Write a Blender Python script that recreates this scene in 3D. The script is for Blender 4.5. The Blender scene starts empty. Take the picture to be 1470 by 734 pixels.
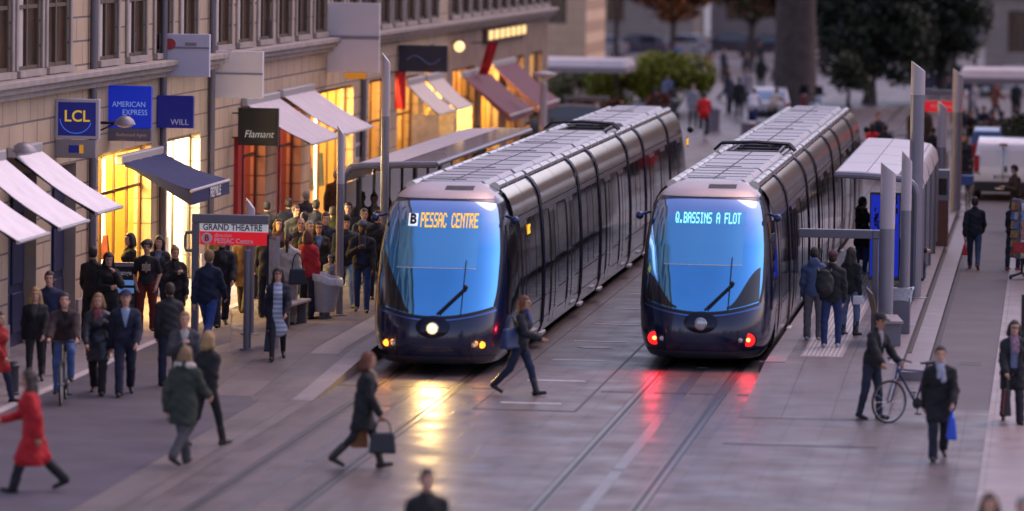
import bpy, bmesh, math, random
import numpy as np
from mathutils import Vector, Matrix
random.seed(7)
PI = math.pi
R_ = math.radians
SC = bpy.context.scene
COL = SC.collection

# ------------------------------------------------------------------ materials
_M = {}
def mat(name, color=(.5, .5, .5), rough=.5, metal=0., noise=0., nscale=4., emit=None, estr=0., ior=1.5,
        bump=0., bscale=30., coat=0., alpha=None, rnoise=0.):
    if name in _M: return _M[name]
    m = bpy.data.materials.new(name); m.use_nodes = True
    nt = m.node_tree; b = nt.nodes['Principled BSDF']
    b.inputs['Base Color'].default_value = (*color, 1); b.inputs['Roughness'].default_value = rough
    b.inputs['Metallic'].default_value = metal; b.inputs['IOR'].default_value = ior
    b.inputs['Coat Weight'].default_value = coat; b.inputs['Coat Roughness'].default_value = .08
    if emit: b.inputs['Emission Color'].default_value = (*emit, 1); b.inputs['Emission Strength'].default_value = estr
    if alpha is not None: b.inputs['Alpha'].default_value = alpha
    if noise or bump or rnoise:
        tc = nt.nodes.new('ShaderNodeTexCoord')
        n = nt.nodes.new('ShaderNodeTexNoise'); n.inputs['Scale'].default_value = nscale; n.inputs['Detail'].default_value = 5
        nt.links.new(tc.outputs['Object'], n.inputs['Vector'])
        if noise:
            r = nt.nodes.new('ShaderNodeMapRange')
            r.inputs['From Min'].default_value = .25; r.inputs['From Max'].default_value = .75
            r.inputs['To Min'].default_value = 1 - noise; r.inputs['To Max'].default_value = 1 + noise
            nt.links.new(n.outputs['Fac'], r.inputs['Value'])
            mx = nt.nodes.new('ShaderNodeVectorMath'); mx.operation = 'SCALE'
            mx.inputs[0].default_value = color
            nt.links.new(r.outputs['Result'], mx.inputs['Scale']); nt.links.new(mx.outputs[0], b.inputs['Base Color'])
        if rnoise:
            r2 = nt.nodes.new('ShaderNodeMapRange'); r2.inputs['From Min'].default_value = .3; r2.inputs['From Max'].default_value = .7
            r2.inputs['To Min'].default_value = max(.02, rough - rnoise); r2.inputs['To Max'].default_value = rough + rnoise
            nt.links.new(n.outputs['Fac'], r2.inputs['Value']); nt.links.new(r2.outputs['Result'], b.inputs['Roughness'])
        if bump:
            n2 = nt.nodes.new('ShaderNodeTexNoise'); n2.inputs['Scale'].default_value = bscale; n2.inputs['Detail'].default_value = 3
            nt.links.new(tc.outputs['Object'], n2.inputs['Vector'])
            bp = nt.nodes.new('ShaderNodeBump'); bp.inputs['Strength'].default_value = bump; bp.inputs['Distance'].default_value = .02
            nt.links.new(n2.outputs['Fac'], bp.inputs['Height']); nt.links.new(bp.outputs[0], b.inputs['Normal'])
    _M[name] = m
    return m

def brickmat(name, c1, c2, cm, bw, bh, mortar=.012, rough=.4, swiz=None, noise=.15, nscale=.6, rnoise=0., offset=.5, bump=.3, ior=1.5, stain=0., spec=.5):
    """slabs / ashlar blocks from a Brick texture in object space; swiz picks the two axes that carry the pattern"""
    if name in _M: return _M[name]
    m = bpy.data.materials.new(name); m.use_nodes = True
    nt = m.node_tree; b = nt.nodes['Principled BSDF']; N = nt.nodes.new; L = nt.links.new
    b.inputs['Roughness'].default_value = rough; b.inputs['IOR'].default_value = ior; b.inputs['Specular IOR Level'].default_value = spec
    tc = N('ShaderNodeTexCoord'); sep = N('ShaderNodeSeparateXYZ'); com = N('ShaderNodeCombineXYZ')
    L(tc.outputs['Object'], sep.inputs[0]); sw = swiz or 'XY'
    L(sep.outputs[sw[0]], com.inputs[0]); L(sep.outputs[sw[1]], com.inputs[1])
    br = N('ShaderNodeTexBrick'); br.offset = offset
    br.inputs['Scale'].default_value = 1; br.inputs['Brick Width'].default_value = bw; br.inputs['Row Height'].default_value = bh
    br.inputs['Mortar Size'].default_value = mortar; br.inputs['Mortar Smooth'].default_value = .3
    br.inputs['Color1'].default_value = (*c1, 1); br.inputs['Color2'].default_value = (*c2, 1); br.inputs['Mortar'].default_value = (*cm, 1)
    L(com.outputs[0], br.inputs['Vector'])
    n = N('ShaderNodeTexNoise'); n.inputs['Scale'].default_value = nscale; n.inputs['Detail'].default_value = 6; n.inputs['Roughness'].default_value = .65
    L(tc.outputs['Object'], n.inputs['Vector'])
    r = N('ShaderNodeMapRange'); r.inputs['From Min'].default_value = .25; r.inputs['From Max'].default_value = .75
    r.inputs['To Min'].default_value = 1 - noise; r.inputs['To Max'].default_value = 1 + noise
    L(n.outputs['Fac'], r.inputs['Value'])
    mx = N('ShaderNodeVectorMath'); mx.operation = 'SCALE'
    L(br.outputs['Color'], mx.inputs[0]); L(r.outputs['Result'], mx.inputs['Scale']); last = mx.outputs[0]
    if stain:      # dirt streaks along the street, spots of gum and fine grain in the stone
        mp = N('ShaderNodeMapping'); mp.inputs['Scale'].default_value = (1.6, .22, 1); L(tc.outputs['Object'], mp.inputs[0])
        for vec, sc_, lo, hi, amt in ((mp.outputs[0], 1.3, .50, .72, stain), (tc.outputs['Object'], 5.5, .66, .72, stain * .7), (tc.outputs['Object'], 60., .35, .75, stain * .45)):
            ns = N('ShaderNodeTexNoise'); ns.inputs['Scale'].default_value = sc_; ns.inputs['Detail'].default_value = 4; L(vec, ns.inputs['Vector'])
            rr = N('ShaderNodeMapRange'); rr.inputs['From Min'].default_value = lo; rr.inputs['From Max'].default_value = hi
            rr.inputs['To Min'].default_value = 1; rr.inputs['To Max'].default_value = 1 - amt; L(ns.outputs['Fac'], rr.inputs['Value'])
            vm = N('ShaderNodeVectorMath'); vm.operation = 'SCALE'; L(last, vm.inputs[0]); L(rr.outputs['Result'], vm.inputs['Scale']); last = vm.outputs[0]
    L(last, b.inputs['Base Color'])
    if rnoise:
        n3 = N('ShaderNodeTexNoise'); n3.inputs['Scale'].default_value = nscale * 2.3; n3.inputs['Detail'].default_value = 4
        L(tc.outputs['Object'], n3.inputs['Vector'])
        r2 = N('ShaderNodeMapRange'); r2.inputs['From Min'].default_value = .3; r2.inputs['From Max'].default_value = .7
        r2.inputs['To Min'].default_value = max(.03, rough - rnoise); r2.inputs['To Max'].default_value = rough + rnoise
        L(n3.outputs['Fac'], r2.inputs['Value']); L(r2.outputs['Result'], b.inputs['Roughness'])
    bp = N('ShaderNodeBump'); bp.inputs['Strength'].default_value = bump; bp.inputs['Distance'].default_value = .01; bp.invert = True
    L(br.outputs['Fac'], bp.inputs['Height']); L(bp.outputs[0], b.inputs['Normal'])
    _M[name] = m
    return m

# ------------------------------------------------------------------ objects
def tag(o, label=None, cat=None, group=None, kind=None):
    if label: o['label'] = label
    if cat: o['category'] = cat
    if group: o['group'] = group
    if kind: o['kind'] = kind
    return o
def thing(name, label, cat, loc=(0, 0, 0), rz=0, group=None):
    o = bpy.data.objects.new(name, None); COL.objects.link(o)
    o.location = loc; o.rotation_euler = (0, 0, rz); o.empty_display_size = .2
    return tag(o, label, cat, group)
def link(name, me, m=None, parent=None, loc=(0, 0, 0), rz=0):
    o = bpy.data.objects.new(name, me); COL.objects.link(o)
    if m is not None and not me.materials: me.materials.append(m)
    o.location = loc; o.rotation_euler = (0, 0, rz)
    if parent is not None: o.parent = parent
    return o
def copy_tree(o, parent=None):
    c = o.copy(); COL.objects.link(c)
    if parent is not None: c.parent = parent
    for ch in list(o.children): copy_tree(ch, c)
    return c

class MB:
    def __init__(s): s.v = []; s.f = []
    def add(s, vs, fs):
        n = len(s.v); s.v += [tuple(p) for p in vs]; s.f += [tuple(i + n for i in f) for f in fs]; return s
    def box(s, x0, x1, y0, y1, z0, z1):
        return s.add([(x0, y0, z0), (x1, y0, z0), (x1, y1, z0), (x0, y1, z0), (x0, y0, z1), (x1, y0, z1), (x1, y1, z1), (x0, y1, z1)],
                     [(0, 3, 2, 1), (4, 5, 6, 7), (0, 1, 5, 4), (1, 2, 6, 5), (2, 3, 7, 6), (3, 0, 4, 7)])
    def hexa(s, b, t):   # bottom and top quads
        return s.add(list(b) + list(t), [(0, 3, 2, 1), (4, 5, 6, 7), (0, 1, 5, 4), (1, 2, 6, 5), (2, 3, 7, 6), (3, 0, 4, 7)])
    def tube(s, pts, r, n=8, cap=True):
        pts = [Vector(p) for p in pts]; rs = r if isinstance(r, (list, tuple)) else [r] * len(pts)
        vs = []; up = None
        for i, p in enumerate(pts):
            d = (pts[min(i + 1, len(pts) - 1)] - pts[max(i - 1, 0)]).normalized()
            if up is None: up = Vector((0, 0, 1)) if abs(d.z) < .9 else Vector((1, 0, 0))
            a = d.cross(up).normalized(); b = a.cross(d).normalized(); up = b
            vs += [p + a * math.cos(2 * PI * k / n) * rs[i] + b * math.sin(2 * PI * k / n) * rs[i] for k in range(n)]
        fs = [(i * n + k, i * n + (k + 1) % n, (i + 1) * n + (k + 1) % n, (i + 1) * n + k) for i in range(len(pts) - 1) for k in range(n)]
        if cap: fs += [tuple(range(n - 1, -1, -1)), tuple((len(pts) - 1) * n + k for k in range(n))]
        return s.add(vs, fs)
    def lathe(s, prof, c=(0, 0, 0), n=20, axis='z', cap=True):
        vs = []
        for r, h in prof:
            for k in range(n):
                a = 2 * PI * k / n; p = (r * math.cos(a), r * math.sin(a), h)
                if axis == 'y': p = (p[0], -p[2], p[1])
                if axis == 'x': p = (p[2], p[0], p[1])
                vs.append((p[0] + c[0], p[1] + c[1], p[2] + c[2]))
        m = len(prof)
        fs = [(i * n + k, i * n + (k + 1) % n, (i + 1) * n + (k + 1) % n, (i + 1) * n + k) for i in range(m - 1) for k in range(n)]
        if cap: fs += [tuple(range(n - 1, -1, -1)), tuple((m - 1) * n + k for k in range(n))]
        return s.add(vs, fs)
    def prism(s, poly, a0, a1, axis='y'):     # 2-D outline extruded along an axis
        n = len(poly)
        def P(u, w, a): return {'y': (u, a, w), 'x': (a, u, w), 'z': (u, w, a)}[axis]
        vs = [P(u, w, a0) for u, w in poly] + [P(u, w, a1) for u, w in poly]
        fs = [tuple(range(n)), tuple(range(2 * n - 1, n - 1, -1))] + [(k, k + n, (k + 1) % n + n, (k + 1) % n) for k in range(n)]
        return s.add(vs, fs)
    def grid(s, rows, closed=False):
        n = len(rows[0]); vs = [p for r in rows for p in r]
        fs = [(i * n + k, i * n + k + 1, (i + 1) * n + k + 1, (i + 1) * n + k) for i in range(len(rows) - 1) for k in range(n - 1)]
        if closed: fs += [(i * n + n - 1, i * n, (i + 1) * n, (i + 1) * n + n - 1) for i in range(len(rows) - 1)]
        return s.add(vs, fs)
    def ball(s, c, r, n=10, sc=(1, 1, 1)):
        rows = []
        for i in range(1, n):
            t = PI * i / n
            rows.append([(c[0] + r * sc[0] * math.sin(t) * math.cos(2 * PI * k / (2 * n)), c[1] + r * sc[1] * math.sin(t) * math.sin(2 * PI * k / (2 * n)), c[2] - r * sc[2] * math.cos(t)) for k in range(2 * n)])
        n0 = len(s.v); s.grid(rows, True)
        s.add([(c[0], c[1], c[2] - r * sc[2]), (c[0], c[1], c[2] + r * sc[2])], [])
        b = len(s.v) - 2; m = 2 * n
        s.f += [(b, n0 + (k + 1) % m, n0 + k) for k in range(m)]
        e = n0 + (n - 2) * m
        s.f += [(b + 1, e + k, e + (k + 1) % m) for k in range(m)]
        return s
    def mesh(s, name, smooth=False, fix=True):
        me = bpy.data.meshes.new(name); me.from_pydata(s.v, [], s.f)
        if fix:
            bm = bmesh.new(); bm.from_mesh(me); bmesh.ops.recalc_face_normals(bm, faces=bm.faces); bm.to_mesh(me); bm.free()
        if smooth:
            me.polygons.foreach_set('use_smooth', [True] * len(me.polygons))
            try: me.set_sharp_from_angle(angle=R_(40))
            except Exception: pass
        me.update(); return me
    def build(s, name, m, parent=None, loc=(0, 0, 0), rz=0, smooth=False, bevel=0, fix=True):
        o = link(name, s.mesh(name, smooth, fix), m, parent, loc, rz)
        if bevel:
            bv = o.modifiers.new('bevel', 'BEVEL'); bv.width = bevel; bv.segments = 2; bv.limit_method = 'ANGLE'; bv.angle_limit = R_(50)
        return o

def text_mesh(txt, size, xs=1., shear=0., depth=.004, bold=0., align='CENTER'):
    """default-font lettering as a real mesh, in the XZ plane facing -Y, centred"""
    cu = bpy.data.curves.new('lettering', 'FONT'); cu.body = txt; cu.size = size; cu.shear = shear
    cu.align_x = align; cu.align_y = 'CENTER'; cu.extrude = depth; cu.offset = bold; cu.resolution_u = 3
    o = bpy.data.objects.new('lettering', cu); COL.objects.link(o)
    dg = bpy.context.evaluated_depsgraph_get(); me = bpy.data.meshes.new_from_object(o.evaluated_get(dg))
    bpy.data.objects.remove(o); bpy.data.curves.remove(cu)
    me.transform(Matrix.Rotation(PI / 2, 4, 'X') @ Matrix.Diagonal((xs, 1, 1, 1)))
    return me
def letter(txt, size, m, parent, loc, xs=1., shear=0., rz=0, bold=0., name='lettering', align='CENTER', tilt=0):
    o = link(name, text_mesh(txt, size, xs, shear, .004, bold, align), m, parent, loc, rz)
    o.rotation_euler = (tilt, 0, rz); return o

FONT57 = {'P': '1E11111E101010', 'E': '1F10101E10101F', 'S': '0F10100E01011E', 'A': '0E11111F111111', 'C': '0E11101010110E', 'N': '11191513111111', 'T': '1F040404040404', 'R': '1E11111E141211', 'Q': '0E11111115120D',
          'B': '1E11111E11111E', 'I': '0E04040404040E', 'F': '1F10101E101010', 'L': '1010101010101F', 'O': '0E11111111110E', '.': '00000000000C0C', ' ': '00000000000000'}
def led_mesh(txt, w, h):
    """LED dot lettering, w x h, centred, in the XZ plane"""
    b = MB(); n = len(txt) * 6 - 1; px, pz = w / n, h / 7
    for i, ch in enumerate(txt):
        for r in range(7):
            bits = int(FONT57[ch][2 * r:2 * r + 2], 16)
            for c in range(5):
                if bits >> (4 - c) & 1:
                    x = -w / 2 + (i * 6 + c) * px; z = h / 2 - (r + 1) * pz
                    b.add([(x - px * .12, 0, z + pz * .05), (x + px * 1.12, 0, z + pz * .05), (x + px * 1.12, 0, z + pz * .95), (x - px * .12, 0, z + pz * .95)], [(0, 1, 2, 3)])
    return b.mesh('destination_text', False, False)
def cl(v): return min(1., max(0., v))
def gz(x, y):
    """height of the walking surface"""
    if x < -1.35: return .27 * cl((y + 4.7) / 7) * cl((x + 5.7) / 2.5) * cl((58 - y) / 8)
    if 5.72 < x < 8.1: return .28 * cl((y + 5.5) / 6.8) * cl((58 - y) / 8)
    if 8.1 <= x < 8.5: return .14 * cl((y + 1) / 5) * cl((58 - y) / 8)
    return 0.
# ------------------------------------------------------------------ people: bodies and clothes as smooth implicit surfaces
def snet(F, org, h):
    s = F < 0
    c8 = [(i, j, k) for i in (0, 1) for j in (0, 1) for k in (0, 1)]
    sh = tuple(n - 1 for n in F.shape)
    cnt = np.zeros(sh, np.int8)
    for i, j, k in c8: cnt += s[i:i + sh[0], j:j + sh[1], k:k + sh[2]]
    I = np.argwhere((cnt > 0) & (cnt < 8))
    v8 = np.stack([F[I[:, 0] + i, I[:, 1] + j, I[:, 2] + k] for i, j, k in c8], 1)
    acc = np.zeros((len(I), 3)); n = np.zeros(len(I))
    for a in range(8):
        for b in range(a + 1, 8):
            ca, cb = np.array(c8[a]), np.array(c8[b])
            if abs(ca - cb).sum() != 1: continue
            va, vb = v8[:, a], v8[:, b]; x = (va < 0) != (vb < 0)
            t = np.where(x, va / np.where(x, va - vb, 1), 0)
            acc += np.where(x[:, None], ca + t[:, None] * (cb - ca), 0); n += x
    V = (I + acc / n[:, None]) * h + org
    idx = -np.ones(sh, np.int64); idx[I[:, 0], I[:, 1], I[:, 2]] = np.arange(len(I))
    Q = []
    for ax in range(3):
        u, w = (ax + 1) % 3, (ax + 2) % 3
        sl0 = [slice(1, -1)] * 3; sl1 = [slice(1, -1)] * 3
        sl0[ax] = slice(0, -1); sl1[ax] = slice(1, None)
        A = s[tuple(sl0)]; B = s[tuple(sl1)]
        E = np.argwhere(A != B); ins = A[tuple(E.T)]
        off = np.ones(3, int); off[ax] = 0
        E = E + off
        def cell(du, dw):
            q = E.copy(); q[:, u] += du; q[:, w] += dw; return idx[q[:, 0], q[:, 1], q[:, 2]]
        quad = np.stack([cell(-1, -1), cell(0, -1), cell(0, 0), cell(-1, 0)], 1)
        quad[~ins] = quad[~ins][:, ::-1]
        Q.append(quad)
    Q = np.concatenate(Q)
    Q = Q[(Q >= 0).all(1)]
    return V, Q

class SDF:
    def __init__(s): s.p = []; s.cuts = []
    def cap(s, a, b, ra, rb=None, k=.02, sy=1.):
        s.p.append(('c', np.array(a, float), np.array(b, float), ra, ra if rb is None else rb, k, sy)); return s
    def ell(s, c, r, Rm=None, k=.02):
        s.p.append(('e', np.array(c, float), np.array(r, float), np.eye(3) if Rm is None else Rm, k)); return s
    def eval(s, h, wr=0., seed=0):
        lo = np.full(3, 9.); hi = -lo; bb = []
        for q in s.p:
            if q[0] == 'c':
                r = max(q[3], q[4]); l = np.minimum(q[1], q[2]) - r; u = np.maximum(q[1], q[2]) + r
            else: r = q[2].max(); l = q[1] - r; u = q[1] + r
            bb.append((l, u)); lo = np.minimum(lo, l); hi = np.maximum(hi, u)
        lo -= 3 * h; hi += 3 * h
        n = np.ceil((hi - lo) / h).astype(int) + 1
        F = np.full(n, .2, np.float32)
        ax = [lo[i] + h * np.arange(n[i]) for i in range(3)]
        for q, (l, u) in zip(s.p, bb):
            k = q[-1] if q[0] == 'e' else q[5]
            i0 = np.maximum(0, np.floor((l - k - .05 - lo) / h).astype(int)); i1 = np.minimum(n, np.ceil((u + k + .05 - lo) / h).astype(int) + 1)
            sl = tuple(slice(a, b) for a, b in zip(i0, i1))
            x = ax[0][sl[0]][:, None, None]; y = ax[1][sl[1]][None, :, None]; z = ax[2][sl[2]][None, None, :]
            if q[0] == 'c':
                _, a, b, ra, rb, k, sy = q
                ab = b - a; L2 = max(ab @ ab, 1e-9)
                px, py, pz = x - a[0], y - a[1], z - a[2]
                t = np.clip((px * ab[0] + py * ab[1] + pz * ab[2]) / L2, 0, 1)
                d = np.sqrt((px - t * ab[0]) ** 2 + ((py - t * ab[1]) / sy) ** 2 + (pz - t * ab[2]) ** 2) - (ra + t * (rb - ra))
                if sy < 1: d = d * (.5 + .5 * sy)
            else:
                _, c, r, Rm, k = q
                px, py, pz = x - c[0], y - c[1], z - c[2]
                lx = (Rm[0, 0] * px + Rm[1, 0] * py + Rm[2, 0] * pz); ly = (Rm[0, 1] * px + Rm[1, 1] * py + Rm[2, 1] * pz); lz = (Rm[0, 2] * px + Rm[1, 2] * py + Rm[2, 2] * pz)
                k0 = np.sqrt((lx / r[0]) ** 2 + (ly / r[1]) ** 2 + (lz / r[2]) ** 2)
                k1 = np.sqrt((lx / r[0] ** 2) ** 2 + (ly / r[1] ** 2) ** 2 + (lz / r[2] ** 2) ** 2) + 1e-6
                d = k0 * (k0 - 1) / k1
            G = F[sl]
            if k > 0:
                hh = np.maximum(k - np.abs(G - d), 0) / k
                F[sl] = np.minimum(G, d) - hh * hh * k * .25
            else: F[sl] = np.minimum(G, d)
        X = ax[0][:, None, None]; Y = ax[1][None, :, None]; Z = ax[2][None, None, :]
        if wr:
            F += (wr * np.sin(26 * Z + 9 * X + seed) * np.sin(17 * X + 13 * Y + 1.7 * seed) + .7 * wr * np.sin(47 * Z - 23 * X + 2.1 * seed) * np.sin(31 * Y + seed)).astype(np.float32)
        for g in s.cuts: F = np.maximum(F, g(X, Y, Z)).astype(np.float32)
        return snet(F, lo, h)

def np_mesh(name, V, Q, mats, fm=None):
    me = bpy.data.meshes.new(name)
    me.vertices.add(len(V)); me.vertices.foreach_set('co', np.asarray(V, np.float32).ravel())
    me.loops.add(Q.size); me.loops.foreach_set('vertex_index', Q.ravel().astype(np.int32))
    me.polygons.add(len(Q)); me.polygons.foreach_set('loop_start', np.arange(0, Q.size, 4, dtype=np.int32))
    me.polygons.foreach_set('loop_total', np.full(len(Q), 4, np.int32))
    for m in mats: me.materials.append(m)
    if fm is not None: me.polygons.foreach_set('material_index', fm.astype(np.int32))
    me.polygons.foreach_set('use_smooth', np.ones(len(Q), bool))
    me.update(calc_edges=True); return me

def rotm(yaw, pitch):   # head turn about z, nod about x (positive = looks down)
    cy, sy, cp, sp = math.cos(yaw), math.sin(yaw), math.cos(pitch), math.sin(pitch)
    return np.array([[cy, -sy, 0], [sy, cy, 0], [0, 0, 1]]) @ np.array([[1, 0, 0], [0, cp, -sp], [0, sp, cp]])

# arms: (forward pitch, abduction, elbow, inward) ; legs: (forward pitch, knee, abduction); degrees
POSES = {
    'stand': dict(),
    'idle': dict(legs=[(-3, 2, 6), (8, 14, 4)], arms=[(8, 8, 25, 8), (-4, 8, 18, 5)]),
    'walk': dict(lean=4, legs=[(24, 8, 1), (-16, 24, 1)], arms=[(-20, 8, 12, 0), (22, 8, 24, 8)]),
    'walk2': dict(lean=4, legs=[(-14, 30, 1), (22, 6, 1)], arms=[(20, 8, 26, 8), (-20, 8, 10, 0)]),
    'stride': dict(lean=7, legs=[(22, 6, 1), (-20, 26, 1)], arms=[(-24, 10, 20, 0), (28, 8, 45, 12)]),
    'pockets': dict(legs=[(-2, 1, 5), (6, 8, 5)], arms=[(-12, 16, 38, 14), (-12, 16, 38, 14)]),
    'pocketwalk': dict(lean=3, legs=[(20, 6, 1), (-12, 24, 1)], arms=[(-12, 16, 40, 14), (-10, 16, 40, 14)]),
    'handchest': dict(lean=3, legs=[(14, 6, 2), (-10, 18, 2)], arms=[(6, 8, 20, 0), (30, 12, 105, 42)]),
    'phone': dict(legs=[(-2, 1, 3), (6, 8, 3)], arms=[(42, 12, 128, 30), (15, 8, 85, 45)], nod=12),
    'armscross': dict(legs=[(-2, 1, 5), (5, 8, 4)], arms=[(28, 12, 85, 62), (24, 12, 88, 62)]),
    'ride': dict(lean=22, legs=[(72, 82, 4), (38, 36, 4)], arms=[(46, 6, 14, -4), (46, 6, 14, -4)], nod=-10, seat=True),
    'pushbike': dict(lean=14, legs=[(8, 4, 3), (-6, 10, 3)], arms=[(30, 4, 22, 10), (38, 16, 10, -18)], nod=14),
    'sit': dict(lean=12, legs=[(78, 80, 8), (80, 84, 8)], arms=[(30, 8, 60, 20), (34, 8, 55, 20)], nod=16, seat=True),
    'bend': dict(lean=38, legs=[(10, 4, 4), (-4, 6, 4)], arms=[(56, 10, 22, 8), (62, 10, 20, 8)], nod=10),
    'read': dict(lean=5, legs=[(-2, 1, 4), (5, 8, 4)], arms=[(24, 10, 78, 26), (22, 10, 80, 26)], nod=24),
}
def skeleton(p):
    hip = .93
    lean = R_(p.get('lean', 0)); tor = np.array([0, -math.sin(lean), math.cos(lean)])
    P = np.array([0, 0, hip]); J = {'P': P, 'tor': tor, 'C': P + tor * .34, 'N': P + tor * .515}
    hl = lean * .35; hd = np.array([0, -math.sin(hl) - .05, math.cos(hl)])
    J['H'] = J['N'] + hd * .185
    J['HR'] = rotm(R_(p.get('turn', 0)), R_(p.get('nod', 0)))
    w = p.get('w', .175); low = 9
    for i, sg in ((0, 1), (1, -1)):
        a, ab, e, inn = [R_(t) for t in p.get('arms', [(3, 7, 12, 3)] * 2)[i]]
        S = J['N'] + tor * -.085 + np.array([sg * w, 0, 0])
        d1 = np.array([sg * math.sin(ab), -math.sin(a) * math.cos(ab), -math.cos(a) * math.cos(ab)])
        E = S + d1 * .285
        d2 = np.array([-sg * math.sin(inn), -math.sin(a + e) * math.cos(inn), -math.cos(a + e) * math.cos(inn)])
        W = E + d2 * .25
        J['S%d' % i], J['E%d' % i], J['W%d' % i], J['d%d' % i] = S, E, W, d2
        a, k, ab = [R_(t) for t in p.get('legs', [(1, 1, 4), (-2, 3, 4)])[i]]
        Hh = P + np.array([sg * .088, 0, -.03])
        t1 = np.array([sg * math.sin(ab), -math.sin(a) * math.cos(ab), -math.cos(a) * math.cos(ab)])
        K = Hh + t1 * .43
        t2 = np.array([0, -math.sin(a - k), -math.cos(a - k)])
        A = K + t2 * .40
        fp = (a - k) * .55 if not p.get('seat') else 0
        fd = np.array([sg * .12, -math.cos(fp), math.sin(fp)]); fd /= np.linalg.norm(fd)
        J['Hh%d' % i], J['K%d' % i], J['A%d' % i], J['fd%d' % i] = Hh, K, A, fd
        low = min(low, (A - np.array([0, 0, .075]) + fd * .15)[2] - .0, A[2] - .085)
    if p.get('seat'): low = p.get('seatz', 0)
    for k in list(J):
        if k[0] in 'PCNHSEWKA' and k != 'HR': J[k] = J[k] - np.array([0, 0, low])
    return J

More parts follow.
